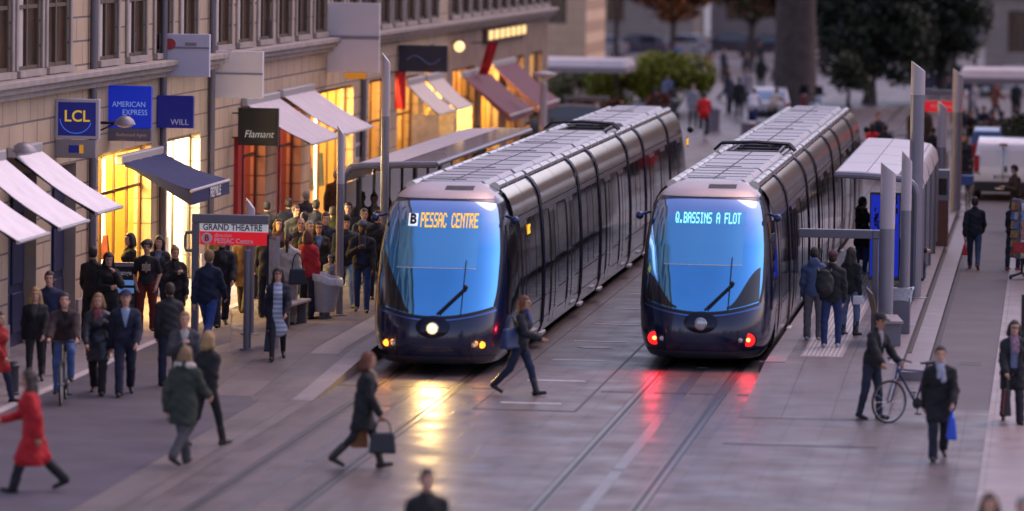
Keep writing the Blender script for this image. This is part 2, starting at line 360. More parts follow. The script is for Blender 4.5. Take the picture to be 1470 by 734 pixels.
_PC = {}
def person_meshes(pose, fem, top, bottom, hair, hat, opening, h, extra):
    key = (str(pose), fem, top, bottom, hair, hat, opening, h, extra)
    if key in _PC: return _PC[key]
    p = dict(POSES[pose]) if isinstance(pose, str) else dict(pose)
    if fem: p['w'] = p.get('w', .155)
    J = skeleton(p); w = p.get('w', .175); out = {}
    rnd = sum(map(ord, str(key))) % 50
    HR, H = J['HR'], J['H']
    hp = lambda x, y, z: H + HR @ np.array([x, y, z])
    tor = J['tor']
    Rt = np.array([[1, 0, 0], [0, tor[2], -tor[1]], [0, tor[1], tor[2]]]).T.copy()
    Rt = np.stack([np.array([1., 0, 0]), np.array([0, tor[2], -tor[1]]), tor], 1)
    def torso(s, o, kk=.05):
        s.ell(J['P'] + tor * .02, ((.158 if not fem else .165) + o, .108 + o, .13 + o), Rt, kk)
        s.ell(J['P'] + tor * .17, ((.138 if not fem else .122) + o, .098 + o, .16 + o), Rt, kk)
        s.ell(J['C'], ((.155 if not fem else .138) + o, .108 + o, .17 + o), Rt, kk)
        s.cap(J['S0'] * .85 + J['S1'] * .15, J['S1'] * .85 + J['S0'] * .15, .052 + o * .7, .052 + o * .7, kk); s.cap(J['N'] - tor * .02, J['S0'] * .8 + J['N'] * .2, .05 + o * .5, .05 + o * .6, kk); s.cap(J['N'] - tor * .02, J['S1'] * .8 + J['N'] * .2, .05 + o * .5, .05 + o * .6, kk)
        if fem: s.ell(J['C'] + tor * .0 + Rt @ np.array([0, -.075, 0]), (.12 + o, .07 + o, .07 + o), Rt, kk)
    # body: one continuous figure
    b = SDF(); torso(b, 0)
    b.cap(J['N'] - tor * .05, H + np.array([0, .01, -.06]), .056, .05, .03)
    b.ell(hp(0, .008, .022), (.074, .094, .104), HR, .03); b.ell(hp(0, -.022, -.055), (.052, .062, .058), HR, .035)
    b.cap(hp(0, -.088, .012), hp(0, -.106, -.026), .011, .015, .012); b.ell(hp(0, -.078, .036), (.05, .02, .012), HR, .015)
    for sg in (1, -1): b.ell(hp(sg * .076, .008, -.008), (.012, .022, .032), HR, .008)
    b.ell(hp(0, -.086, -.058), (.026, .012, .010), HR, .008); b.ell(hp(0, -.075, -.096), (.022, .02, .016), HR, .015)
    for i, sg in ((0, 1), (1, -1)):
        b.cap(J['S%d' % i], J['E%d' % i], .05, .038, .03); b.cap(J['E%d' % i], J['W%d' % i], .04, .027, .02)
        W, d = J['W%d' % i], J['d%d' % i]
        side = np.cross(d, np.array([sg * 1., 0, 0])); nn = np.linalg.norm(side)
        side = side / nn if nn > .2 else np.array([0, -1., 0])
        inw = np.cross(side, d) * -1; inw = inw * (1 if inw[0] * sg < 0 else -1)
        b.cap(W, W + d * .075, .03, .034, .015, .75)
        for q, (o, ln) in enumerate(((.028, .068), (.010, .078), (-.010, .074), (-.027, .06))):
            k0 = W + d * .085 + side * o; k1 = k0 + d * ln * .5 + inw * .008; k2 = k1 + d * ln * .38 + inw * .022
            b.cap(k0, k1, .0105, .010, .004); b.cap(k1, k2, .010, .009, .004)
        t0 = W + d * .03 + side * .03; t1 = t0 + d * .035 + side * .022; b.cap(t0, t1, .013, .011, .008); b.cap(t1, t1 + d * .03 + inw * .008, .011, .0095, .004)
        b.cap(J['Hh%d' % i], J['K%d' % i], .082, .055, .03); b.cap(J['K%d' % i], J['A%d' % i], .056, .036, .02)
        b.cap(J['A%d' % i] + np.array([0, 0, -.045]), J['A%d' % i] + np.array([0, 0, -.055]) + J['fd%d' % i] * .15, .036, .028, .02)
    V, Q = b.eval(h)
    c = V[Q].mean(1); lc = (c - H) @ HR; fm = np.zeros(len(Q), int)
    fr = lc[:, 1] < -.055
    for sg in (1, -1):
        fm[fr & (((lc[:, 0] - sg * .031) / .015) ** 2 + ((lc[:, 2] - .014) / .009) ** 2 < 1)] = 1
    fm[fr & ((lc[:, 0] / .026) ** 2 + ((lc[:, 2] + .058) / .010) ** 2 < 1)] = 2
    if 'beard' in extra: fm[(lc[:, 1] < .01) & (lc[:, 2] < -.045) & (lc[:, 2] > -.14) & (fm != 2) & (c[:, 2] > J['N'][2] + .02)] = 3
    out['body'] = np_mesh('body', V, Q, [None] * 4, fm)
    # trousers / skirt
    if bottom:
        t = SDF(); o = {'trousers': .020, 'jeans': .014, 'tights': .006, 'wide': .032}.get(bottom, .016)
        if bottom != 'tights':
            t.ell(J['P'] + tor * .02, (.166 + o * .4, .116 + o * .4, .12), Rt, .04)
        for i in (0, 1):
            t.cap(J['Hh%d' % i], J['K%d' % i], .084 + o, .056 + o, .03)
            t.cap(J['K%d' % i], J['A%d' % i] + np.array([0, 0, -.01]), .056 + o, (.040 if bottom in ('tights', 'jeans') else .050) + o, .02)
        V, Q = t.eval(h, 0 if bottom == 'tights' else .004, rnd); out['trousers'] = np_mesh('trousers', V, Q, [None])
    # shoes
    for i in (0, 1):
        sh = SDF(); A, fd = J['A%d' % i], J['fd%d' % i]
        sh.cap(A + np.array([0, 0, -.045]) - fd * .035, A + np.array([0, 0, -.058]) + fd * .165, .044, .032, .02)
        if 'boots' in extra: sh.cap(A, A + (J['K%d' % i] - A) * .5, .055, .062, .02)
        V, Q = sh.eval(h); out['shoe%d' % i] = np_mesh('shoe', V, Q, [None])
    # top
    if top:
        s = SDF(); o = {'tee': .014, 'shirt': .012, 'jacket': .03, 'coat': .032, 'long': .034, 'puffer': .045, 'parka': .05, 'cardigan': .022}[top]
        torso(s, o, .05)
        hem = {'tee': .02, 'shirt': 0, 'jacket': -.04, 'coat': -.27, 'long': -.47, 'puffer': -.05, 'parka': -.24, 'cardigan': -.27}[top]
        zb = J['P'] + tor * .05
        bot = J['P'] + np.array([0, 0, hem])
        s.cap(zb, bot, .13 + o, (.155 if hem < -.1 else .128) + o, .05, .78)
        if hem < -.1 and not p.get('seat'):
            for i in (0, 1):
                f_ = min(1, (-hem) / .43); s.cap(J['Hh%d' % i], J['Hh%d' % i] + (J['K%d' % i] - J['Hh%d' % i]) * f_, .10 + o * .6, .085 + o * .7, .06)
        zc = (bot[2] - .055) if hem < -.1 else (bot[2] - .07)
        if not p.get('seat') and p.get('lean', 0) < 30:
            s.cuts.append(lambda X, Y, Z: np.minimum(zc - Z, (.21 if hem < -.1 else .165) - np.sqrt(X ** 2 + .6 * (Y - bot[1]) ** 2)))
        if True:
            for i in (0, 1):
                s.cap(J['S%d' % i], J['E%d' % i], .048 + o * .9, .044 + o * .75, .03)
                if top != 'tee': s.cap(J['E%d' % i], J['W%d' % i] + J['d%d' % i] * -.0, .047 + o * .8, .040 + o * .55, .02)
                else:
                    s.p.pop(); s.cap(J['S%d' % i], J['S%d' % i] + (J['E%d' % i] - J['S%d' % i]) * .75, .066, .062, .03)
        if top in ('jacket', 'coat', 'long', 'puffer', 'parka'):
            s.cap(J['N'] - tor * .03, J['N'] + tor * .03 + np.array([0, .012, 0]), .075, .072, .02, .95)
        if 'hood' in extra:
            s.ell(J['N'] + np.array([0, .085, .03]), (.12, .075, .10), None, .03)
        if opening:
            wtop, wbot, zlow = opening
            P0, N0 = J['P'], J['N']
            def cut(X, Y, Z):
                t_ = np.clip((Z - (P0[2] + zlow)) / (N0[2] - P0[2] - zlow), 0, 1.2)
                wd = wbot + (wtop - wbot) * t_
                yc = P0[1] + (N0[1] - P0[1]) * np.clip((Z - P0[2]) / .5, 0, 1)
                return np.minimum(np.minimum(wd - np.abs(X), yc - .035 - Y), Z - (P0[2] + zlow))
            s.cuts.append(cut)
        V, Q = s.eval(h, {'tee': .004, 'shirt': .004}.get(top, .007), rnd)
        nm = {'tee': 'tshirt', 'shirt': 'shirt', 'long': 'coat', 'parka': 'parka', 'puffer': 'puffer_jacket'}.get(top, top)
        out[nm] = np_mesh(nm, V, Q, [None]); out['_top'] = nm
        if opening:
            s2 = SDF(); torso(s2, .012)
            if 'dress' in extra: s2.cap(J['P'], J['P'] + np.array([0, 0, -.30]), .165, .185, .05, .8)
            V, Q = s2.eval(h, .003, rnd); nm2 = 'dress' if 'dress' in extra else 'shirt'
            out[nm2] = np_mesh(nm2, V, Q, [None]); out['_under'] = nm2
    if 'furcollar' in extra:
        s = SDF()
        for q in range(9):
            a = 2 * PI * q / 9; a2 = 2 * PI * (q + 1) / 9
            f = lambda t: J['N'] + np.array([.13 * math.sin(t), .03 + .085 * math.cos(t), .035 + .02 * math.cos(t)])
            s.cap(f(a), f(a2), .045, .045, .01)
        V, Q = s.eval(h, .012, rnd); out['fur_hood'] = np_mesh('fur_hood', V, Q, [None])
    if 'scarf' in extra:
        s = SDF(); s.cap(J['N'] + tor * .005, J['N'] + tor * .055, .085, .074, .02, .95)
        s.cap(J['N'] + np.array([.03, -.085, 0]), J['C'] + np.array([.045, -.15, -.02]), .035, .04, .02, .6)
        s.cap(J['N'] + np.array([-.03, -.085, 0]), J['C'] + np.array([-.03, -.15, .03]), .035, .035, .02, .6)
        V, Q = s.eval(h, .006, rnd); out['scarf'] = np_mesh('scarf', V, Q, [None])
    # hair / hat in head space
    if hair != 'bald':
        s = SDF(); s.ell(hp(0, .014, .034), (.086, .104, .106), HR, .02)
        if hair == 'afro': s.ell(hp(0, .02, .06), (.115, .12, .11), HR, .03)
        if hair == 'short': s.ell(hp(0, .03, -.01), (.078, .085, .08), HR, .02)
        if hair in ('bob', 'long', 'curly'):
            dz = {'bob': -.10, 'long': -.24, 'curly': -.2}[hair]; rr = .05 if hair != 'curly' else .062
            for sg in (1, -1): s.cap(hp(sg * .062, .03, .02), hp(sg * .085, .035, dz), .045, rr, .03)
            s.cap(hp(0, .065, .0), hp(0, .075, dz), .07, .075, .03)
        if hair == 'pony': s.cap(hp(0, .1, .04), hp(0, .13, -.04), .035, .038, .02); s.cap(hp(0, .13, -.04), hp(0, .12, -.25), .038, .022, .02)
        if hair == 'bun': s.ell(hp(0, .085, .12), (.05, .05, .045), HR, .015)
        fringe = .035 if 'fringe' in extra else .062
        def fcut(X, Y, Z):
            x = X - H[0]; y = Y - H[1]; z = Z - H[2]
            lx = HR[0, 0] * x + HR[1, 0] * y + HR[2, 0] * z; ly = HR[0, 1] * x + HR[1, 1] * y + HR[2, 1] * z; lz = HR[0, 2] * x + HR[1, 2] * y + HR[2, 2] * z
            return np.minimum(np.minimum(-.028 - ly + .0 * lx, fringe - lz), .068 - np.abs(lx) + np.maximum(0, -.06 - ly) * 2)
        s.cuts.append(fcut)
        V, Q = s.eval(h, .006 if hair in ('curly', 'afro', 'long') else .003, rnd); out['hair'] = np_mesh('hair', V, Q, [None])
    if hat == 'beanie':
        s = SDF(); s.ell(hp(0, .012, .055), (.096, .112, .108), HR, .02)
        def bc(X, Y, Z):
            x = X - H[0]; y = Y - H[1]; z = Z - H[2]; lz = HR[0, 2] * x + HR[1, 2] * y + HR[2, 2] * z; return .042 - lz
        s.cuts.append(bc); V, Q = s.eval(h, .004, rnd); out['beanie'] = np_mesh('beanie', V, Q, [None])
    if hat == 'cap':
        s = SDF(); s.ell(hp(0, .012, .055), (.096, .114, .09), HR, .02); s.ell(hp(0, -.12, .058), (.075, .075, .012), HR, .02)
        def bc(X, Y, Z):
            x = X - H[0]; y = Y - H[1]; z = Z - H[2]; lz = HR[0, 2] * x + HR[1, 2] * y + HR[2, 2] * z; return .045 - lz
        s.cuts.append(bc); V, Q = s.eval(h); out['cap'] = np_mesh('cap', V, Q, [None])
    out['_J'] = J
    _PC[key] = out; return out

SKIN = {'fair': (.58, .33, .24), 'mid': (.46, .25, .16), 'dark': (.10, .05, .035)}
HAIRC = {'black': (.012, .010, .012), 'brown': (.05, .025, .015), 'dark': (.025, .015, .012), 'blonde': (.36, .22, .09), 'grey': (.25, .24, .24), 'red': (.14, .04, .02), 'fair': (.22, .13, .06)}
def cloth(c, shiny=False): return mat('%s_%.3f_%.3f_%.3f' % ('leather' if shiny else 'cloth', *c), c, .38 if shiny else .85, 0, .22, 9, bump=.25, bscale=60)
BAGS = {}
def person(X, Y, rz, label, pose='stand', fem=False, top='jacket', tc=(.015, .016, .025), bottom='trousers', bc=(.02, .02, .03), hair='short',
           hc='dark', hat=None, hatc=(.1, .1, .12), skin='fair', opening=None, uc=(.4, .4, .45), extra=(), scarfc=(.3, .25, .2), shoe=(.02, .018, .018),
           sc=1., h=.0135, shiny=False, group=None, z=None, furc=(.55, .5, .45), cache=False):
    M = person_meshes(pose, fem, top, bottom, hair, hat, opening, h, tuple(extra))
    sm = mat('skin_' + skin, SKIN[skin], .5, 0, .12, 20)
    dk = mat('eye_dark', (.02, .013, .01), .35); lip = mat('lip_' + skin, tuple(v * k for v, k in zip(SKIN[skin], (.8, .5, .55))), .45)
    bd = mat('hair_' + hc, HAIRC[hc], .55, 0, .3, 40, bump=.5, bscale=120)
    def lk(name, me, mats, parent=None):
        o = bpy.data.objects.new(name, me); COL.objects.link(o)
        for i, m in enumerate(mats): o.material_slots[i].link = 'OBJECT'; o.material_slots[i].material = m
        if parent: o.parent = parent
        return o
    r = lk('person', M['body'], [sm, dk, lip, bd])
    r.location = (X, Y, gz(X, Y) if z is None else z); r.rotation_euler = (0, 0, R_(rz)); r.scale = (sc,) * 3
    tag(r, label, 'person', group)
    if 'trousers' in M: lk({'tights': 'tights', 'jeans': 'jeans'}.get(bottom, 'trousers'), M['trousers'], [cloth(bc)], r)
    for i in (0, 1): lk('boot' if 'boots' in extra else 'shoe', M['shoe%d' % i], [mat('shoe_%.2f_%.2f_%.2f' % shoe, shoe, .45)], r)
    if top: lk(M['_top'], M[M['_top']], [cloth(tc, shiny)], r)
    if '_under' in M: lk(M['_under'], M[M['_under']], [uc if isinstance(uc, bpy.types.Material) else cloth(uc)], r)
    if 'hair' in M: lk('hair', M['hair'], [bd], r)
    if 'scarf' in M: lk('scarf', M['scarf'], [scarfc if isinstance(scarfc, bpy.types.Material) else cloth(scarfc)], r)
    if 'fur_hood' in M: lk('fur_hood', M['fur_hood'], [cloth(furc)], r)
    for k in ('beanie', 'cap'):
        if k in M: lk(k, M[k], [cloth(hatc)], r)
    r['_top'] = M.get('_top') or ''
    return r, M['_J']
def jw(r, P):   # joint -> world
    c, s = math.cos(r.rotation_euler.z), math.sin(r.rotation_euler.z); k = r.scale[0]
    return Vector((r.location.x + k * (c * P[0] - s * P[1]), r.location.y + k * (s * P[0] + c * P[1]), r.location.z + k * P[2]))
# ------------------------------------------------------------------ setting: ground, rails, platforms
PAVE = brickmat('granite_paving', (.158, .132, .134), (.143, .119, .122), (.105, .088, .089), 1.1, .55, .012, .42, 'YX', .24, .45, .12, stain=.35, spec=.22, ior=1.55)
PLATF = brickmat('platform_slabs', (.185, .163, .168), (.155, .137, .142), (.085, .075, .079), 1.6, .8, .012, .45, 'YX', .14, .5, .08, stain=.3, spec=.2)
ASPH = mat('asphalt', (.070, .065, .092), .75, 0, .25, 1.1, bump=.25, bscale=70)
ROADR = mat('grey_road', (.115, .103, .112), .7, 0, .18, .8, bump=.2, bscale=60)
STRIP = brickmat('pale_pavement', (.28, .22, .215), (.245, .19, .19), (.17, .13, .135), 1.4, .7, .01, .45, 'YX', .1, .5, .08)
KERB = mat('kerb_granite', (.215, .185, .20), .5, 0, .18, 3)
DARKJ = mat('dark_joint', (.05, .045, .05), .6)
STEEL = mat('rail_steel', (.16, .145, .15), .36, 1., .2, 2)
GROOVE = mat('rail_groove', (.02, .02, .022), .6)
PAINTW = mat('worn_white_paint', (.62, .60, .62), .5, 0, .25, 6)

def sheet(name, x0, x1, y0, y1, m, dz=0., step=None, kind='structure', f=None):
    b = MB(); nx = 1 if not step else max(1, int(round((x1 - x0) / step))); ny = 1 if not step else max(1, int(round((y1 - y0) / step)))
    f = f or (lambda x, y: 0.)
    rows = [[(x0 + (x1 - x0) * i / nx, y0 + (y1 - y0) * j / ny, 0) for i in range(nx + 1)] for j in range(ny + 1)]
    rows = [[(x, y, f(x, y) + dz) for x, y, _ in r] for r in rows]
    o = b.grid(rows).build(name, m, smooth=False, fix=False); o['kind'] = kind; return o

sheet('ground', -260, 260, -140, 900, PAVE, -.004)
# left walkway sheet rises into the platform beside the tram
eps = 1e-4
sheet('pavement_left', -8.6, -1.35 - eps, -34, 90, PLATF, .002, .5, f=gz)
o = sheet('asphalt_path', -5.85, -2.2, -60, -4.95, ASPH, .006)
b = MB(); b.add([(-5.85, -4.95, .0061), (-2.3, -4.95, .0061), (-4.3, 4.2, gz(-4.3, 4.2) + .012), (-5.85, 13, .012)], [(0, 1, 2, 3)])
o = b.build('asphalt_wedge', ASPH); o['kind'] = 'structure'
o = MB().box(-6.02, -5.86, -60, 40, -.05, .020).build('kerb_left', mat('kerb_pale', (.5, .45, .47), .5, 0, .15, 3)); o['kind'] = 'structure'
o = sheet('facade_pavement', -8.6, -6.02, -60, 92, brickmat('facade_slabs', (.27, .245, .26), (.235, .21, .23), (.15, .135, .15), .9, .6, .012, .5, 'YX', .15, .6, .08), .010, .5, f=lambda x, y: gz(x, y))
# platform kerb faces with ramps
def kerb(name, x0, x1, ys, m):
    b = MB()
    for a, c in zip(ys[:-1], ys[1:]):
        za, zc = gz(x1 if x1 < 0 else x0 + .2, a) , gz(x1 if x1 < 0 else x0 + .2, c)
        b.hexa([(x0, a, -.05), (x1, a, -.05), (x1, c, -.05), (x0, c, -.05)], [(x0, a, za + .008), (x1, a, za + .008), (x1, c, zc + .008), (x0, c, zc + .008)])
    o = b.build(name, m); o['kind'] = 'structure'; return o
kerb('platform_kerb_left', -1.70, -1.351, [-4.7 + .5 * i for i in range(15)] + [2.4 + i * 2 for i in range(1, 24)], KERB)
b = MB()
for a in range(60):
    y0_, y1_ = -4.7 + a * .8, -3.9 + a * .8
    b.add([(-1.3505, y0_, -.03), (-1.3505, y1_, -.03), (-1.3505, y1_, gz(-1.4, y1_) + .006), (-1.3505, y0_, gz(-1.4, y0_) + .006)], [(0, 1, 2, 3)])
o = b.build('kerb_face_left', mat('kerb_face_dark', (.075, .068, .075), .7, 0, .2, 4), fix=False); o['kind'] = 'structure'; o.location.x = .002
b = MB()
for x, k0, k1 in ((8.0995, .5, 1.), (8.522, 0., .5)):
    for a in range(52):
        y0_, y1_ = 2. + a, 3. + a
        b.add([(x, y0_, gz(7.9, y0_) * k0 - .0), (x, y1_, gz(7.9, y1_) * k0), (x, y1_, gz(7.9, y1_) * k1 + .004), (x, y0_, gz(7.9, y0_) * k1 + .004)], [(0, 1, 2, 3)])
o = b.build('step_risers', mat('kerb_face_dark'), fix=False); o['kind'] = 'structure'  # dark sheets over the step risers, their shading put into the colour
sheet('pavement_right', 5.72 + eps, 8.1 - eps, -5.5, 58, PLATF, .002, .5, f=gz)
kerb('platform_kerb_right', 5.721, 6.07, [1.3 + 2 * i for i in range(26)], KERB)
o = MB().box(5.62, 5.735, 1.26, 1.36, -.02, .285).build('platform_end_block', mat('dark_stone', (.06, .055, .07), .6)); o['kind'] = 'structure'
# two steps down to the road on the right
b = MB()
for a, c in [(-1 + i, i) for i in range(0, 52)]:
    pass
ys = [1.5 + 1.0 * i for i in range(57)]
for a, c in zip(ys[:-1], ys[1:]):
    for x0, x1, k in ((8.1, 8.52, .5), (7.88, 8.098, 1.)):
        za, zc = gz(7.9, a) * k, gz(7.9, c) * k
        b.hexa([(x0, a, -.05), (x1, a, -.05), (x1, c, -.05), (x0, c, -.05)], [(x0, a, za + .006), (x1, a, za + .006), (x1, c, zc + .006), (x0, c, zc + .006)])
o = b.build('platform_steps', mat('step_stone', (.24, .205, .22), .5, 0, .15, 2)); o['kind'] = 'structure'
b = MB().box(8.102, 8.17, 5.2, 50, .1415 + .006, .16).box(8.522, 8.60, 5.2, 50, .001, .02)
o = b.build('step_shadow_strip', mat('step_shadow_dark', (.04, .035, .04), .6)); o['kind'] = 'structure'  # shadow lines of the steps painted as flat dark strips
sheet('road_right', 8.56, 9.71, -3.4, 120, ROADR, .004)
sheet('road_front', 8.1, 9.71, -60, -3.4, PAVE, .003)
o = MB().box(9.71, 14.5, -70, 120, -.05, .02).build('pavement_shops_right', STRIP); o['kind'] = 'structure'
# tactile strips on both platforms
b = MB()
for i in range(9): b.box(6.32 + i * .075, 6.32 + i * .075 + .03, 2.6, 44, .287, .292)
o = b.build('tactile_strip', mat('tactile_grey', (.52, .49, .5), .5)); o['kind'] = 'structure'
o = sheet('tactile_slab', 6.27, 7.02, 2.5, 44.1, mat('tactile_base', (.31, .28, .30), .55), .2845)
o = sheet('tactile_slab_left', -2.35, -1.85, 1.2, 40, mat('tactile_base_left', (.26, .235, .25), .6, 0, .3, 25, bump=.8, bscale=45), .006, .5, f=gz)
# tram tracks, flush with the paving
D2 = 4.503
for xc in (0, D2):
    b = MB(); g = MB()
    for s in (-1, 1):
        x = xc + s * .7175
        b.box(x - .035, x + .035, -70, 150, -.02, .004); b.box(x - s * .115 - .02, x - s * .115 + .02, -70, 150, -.02, .004)
        g.box(min(x - s * .035, x - s * .095), max(x - s * .035, x - s * .095), -70, 150, -.02, .0015)
        g.box(x + s * .036 - .018, x + s * .036 + .018 + .03 * 0, -70, 150, -.02, .0012)
    o = b.build('tram_rail', STEEL); o['kind'] = 'structure'; o = g.build('rail_groove', GROOVE); o['kind'] = 'structure'
    b = MB(); k = 0
    y = -70
    while y < 150: b.box(xc - .09, xc + .09, y, y + 7.9, -.02, .003); y += 8.1
    o = b.build('power_rail', mat('power_rail_steel', (.16, .145, .155), .35, .6, .2, 2)); o['kind'] = 'structure'
    b = MB()
    for x0 in (-1.35, -.45, .15, .95):
        for i in range(14): b.box(xc + x0 + i * .04, xc + x0 + i * .04 + .022, -1.98, -1.80, -.02, .003)
    o = b.build('drain_slots', DARKJ); o['kind'] = 'structure'
# island between the tracks: pale lines across, joints round it, a manhole
b = MB()
for i in range(11): b.box(1.70, 2.70, -4.22 + 3.95 * i, -4.10 + 3.95 * i, -.02, .005)
o = b.build('paving_lines', PAINTW); o['kind'] = 'structure'
b = MB().box(1.38, 3.05, -5.30, -5.26, -.02, .004).box(3.03, 3.07, -5.26, 60, -.02, .004).box(1.37, 1.39, -5.26, 60, -.02, .0035)
o = b.build('paving_joint', DARKJ); o['kind'] = 'structure'
o = MB().lathe([(.33, -.02), (.33, .004), (.29, .004), (.29, .001)], (2.21, 6.54, 0), 28).build('manhole_cover', mat('manhole_iron', (.20, .18, .19), .45, .5, .2, 9)); o['kind'] = 'structure'
o = MB().box(9.05, 9.45, 4.6, 5.3, -.02, .007).build('road_drain', DARKJ); o['kind'] = 'structure'
# slab joints of the broad street in front
b = MB()
for y in (-9.5, -5.05): b.box(5.75, 8.1, y, y + .025, -.02, .0042)
o = b.build('street_joint', DARKJ); o['kind'] = 'structure'

# ------------------------------------------------------------------ trams
NAVY = mat('tram_navy_paint', (.010, .016, .060), .22, .35, .1, 2, coat=.6, ior=1.6)
SILV = mat('tram_silver', (.55, .52, .55), .24, .9, .08, 3)
COVE = mat('tram_cove_silver', (.52, .48, .47), .17, .9, .1, 2.5)
SIDE = mat('tram_side_grey', (.25, .24, .27), .2, .4, .15, 2, coat=.3)
ROOFM = mat('tram_roof_panel', (.40, .385, .43), .38, .35, .15, 2, rnoise=.12)
CAPM = mat('tram_cab_cap', (.50, .41, .41), .38, .45, .06, 4)
GLASSD = mat('tram_dark_glass', (.012, .011, .014), .04, 0, ior=2.1)
BLACKR = mat('black_rubber', (.012, .012, .014), .55)
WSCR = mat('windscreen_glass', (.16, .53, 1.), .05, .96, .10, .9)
BLIND = mat('sun_blind', (.22, .62, 1.), .16, .9)
BELL = mat('bellows_navy', (.010, .014, .045), .42, .2)
LEDO = mat('led_orange', (.5, .3, .02), .5, emit=(1, .46, .03), estr=.55)
LEDW = mat('led_white', (.8, .8, .8), .5, emit=(.85, .9, 1), estr=.35)
LEDC = mat('led_cyan', (.3, .7, .7), .5, emit=(.32, .95, .85), estr=.50)
LAMPW = mat('headlamp_lit', (1, .95, .8), .4, emit=(1, .86, .55), estr=6)
LAMPO = mat('marker_lamp_orange', (1, .4, .05), .4, emit=(1, .20, .015), estr=1.2)
LAMPR = mat('tail_lamp_red', (1, .02, .02), .4, emit=(1, .008, .010), estr=.75)
LAMPW2 = mat('headlamp_lens', (.9, .8, .6), .3, emit=(1, .70, .30), estr=.7)
LAMPRC = mat('tail_lamp_core', (1, .5, .2), .4, emit=(1, .45, .10), estr=1.3)
LAMPOFF = mat('lamp_unlit', (.55, .55, .58), .12, .3)
def band():      # sky reflection painted into the glass colour, paler towards its top
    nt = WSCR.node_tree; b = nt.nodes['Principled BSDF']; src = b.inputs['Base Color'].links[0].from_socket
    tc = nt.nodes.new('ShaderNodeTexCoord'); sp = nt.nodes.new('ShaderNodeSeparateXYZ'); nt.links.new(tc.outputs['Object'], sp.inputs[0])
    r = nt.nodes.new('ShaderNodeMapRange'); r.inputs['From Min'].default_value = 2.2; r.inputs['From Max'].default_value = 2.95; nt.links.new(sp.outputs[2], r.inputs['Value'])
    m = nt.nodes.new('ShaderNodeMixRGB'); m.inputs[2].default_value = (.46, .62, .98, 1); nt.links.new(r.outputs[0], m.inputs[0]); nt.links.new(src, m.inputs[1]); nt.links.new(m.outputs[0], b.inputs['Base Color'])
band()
def ip(z, tab):
    for (a, u), (c, w) in zip(tab[:-1], tab[1:]):
        if z <= c: return u + (w - u) * max(0, (z - a)) / (c - a)
    return tab[-1][1]
HW = [(.2, 1.02), (.32, 1.09), (.45, 1.145), (.7, 1.185), (1., 1.2), (1.6, 1.19), (2.2, 1.14), (2.6, 1.08), (2.85, 1.02), (3., .95), (3.1, .86), (3.18, .75), (3.24, .62), (3.28, .5)]
YF = [(.2, .20), (.3, .07), (.45, .0), (.75, -.01), (1., .06), (1.3, .2), (1.7, .40), (2.2, .67), (2.6, .91), (2.9, 1.12), (3.05, 1.27), (3.14, 1.45), (3.2, 1.68), (3.25, 2.0), (3.28, 2.35)]
YE = 2.45
def nose(x, z, off=0.):
    h = ip(z, HW); yf = ip(z, YF); q = min(1, abs(x) / h)
    sn = q ** (1 / .75); cs = math.sqrt(max(0, 1 - sn * sn))
    return Vector((x, YE - (YE - yf) * cs ** .40, z))
def nosen(x, z, off):
    e = .012; p = nose(x, z)
    sx = -1 if x > 0 else 1
    a = nose(x + sx * e, z) - p; b = nose(x, z + (e if z < 3.2 else -e)) - p
    n = a.cross(b)
    if n.y > 0: n = -n
    return p + n.normalized() * off
def patch(xf, zf, nu, nv, off):
    """rectangle (u,v in 0..1) laid on the nose: xf(u,v), zf(u,v)"""
    b = MB(); b.grid([[nosen(xf(u / nu, v / nv), zf(u / nu, v / nv), off) for u in range(nu + 1)] for v in range(nv + 1)]); return b
SIDEP = [(.22, 1.11), (.4, 1.175), (.9, 1.2), (1.6, 1.195), (2.2, 1.16), (2.62, 1.115)]
COVEP = [(2.65, 1.11), (2.8, 1.085), (2.95, 1.03), (3.07, .955), (3.15, .87)]
def sx(z): return ip(z, SIDEP + COVEP)
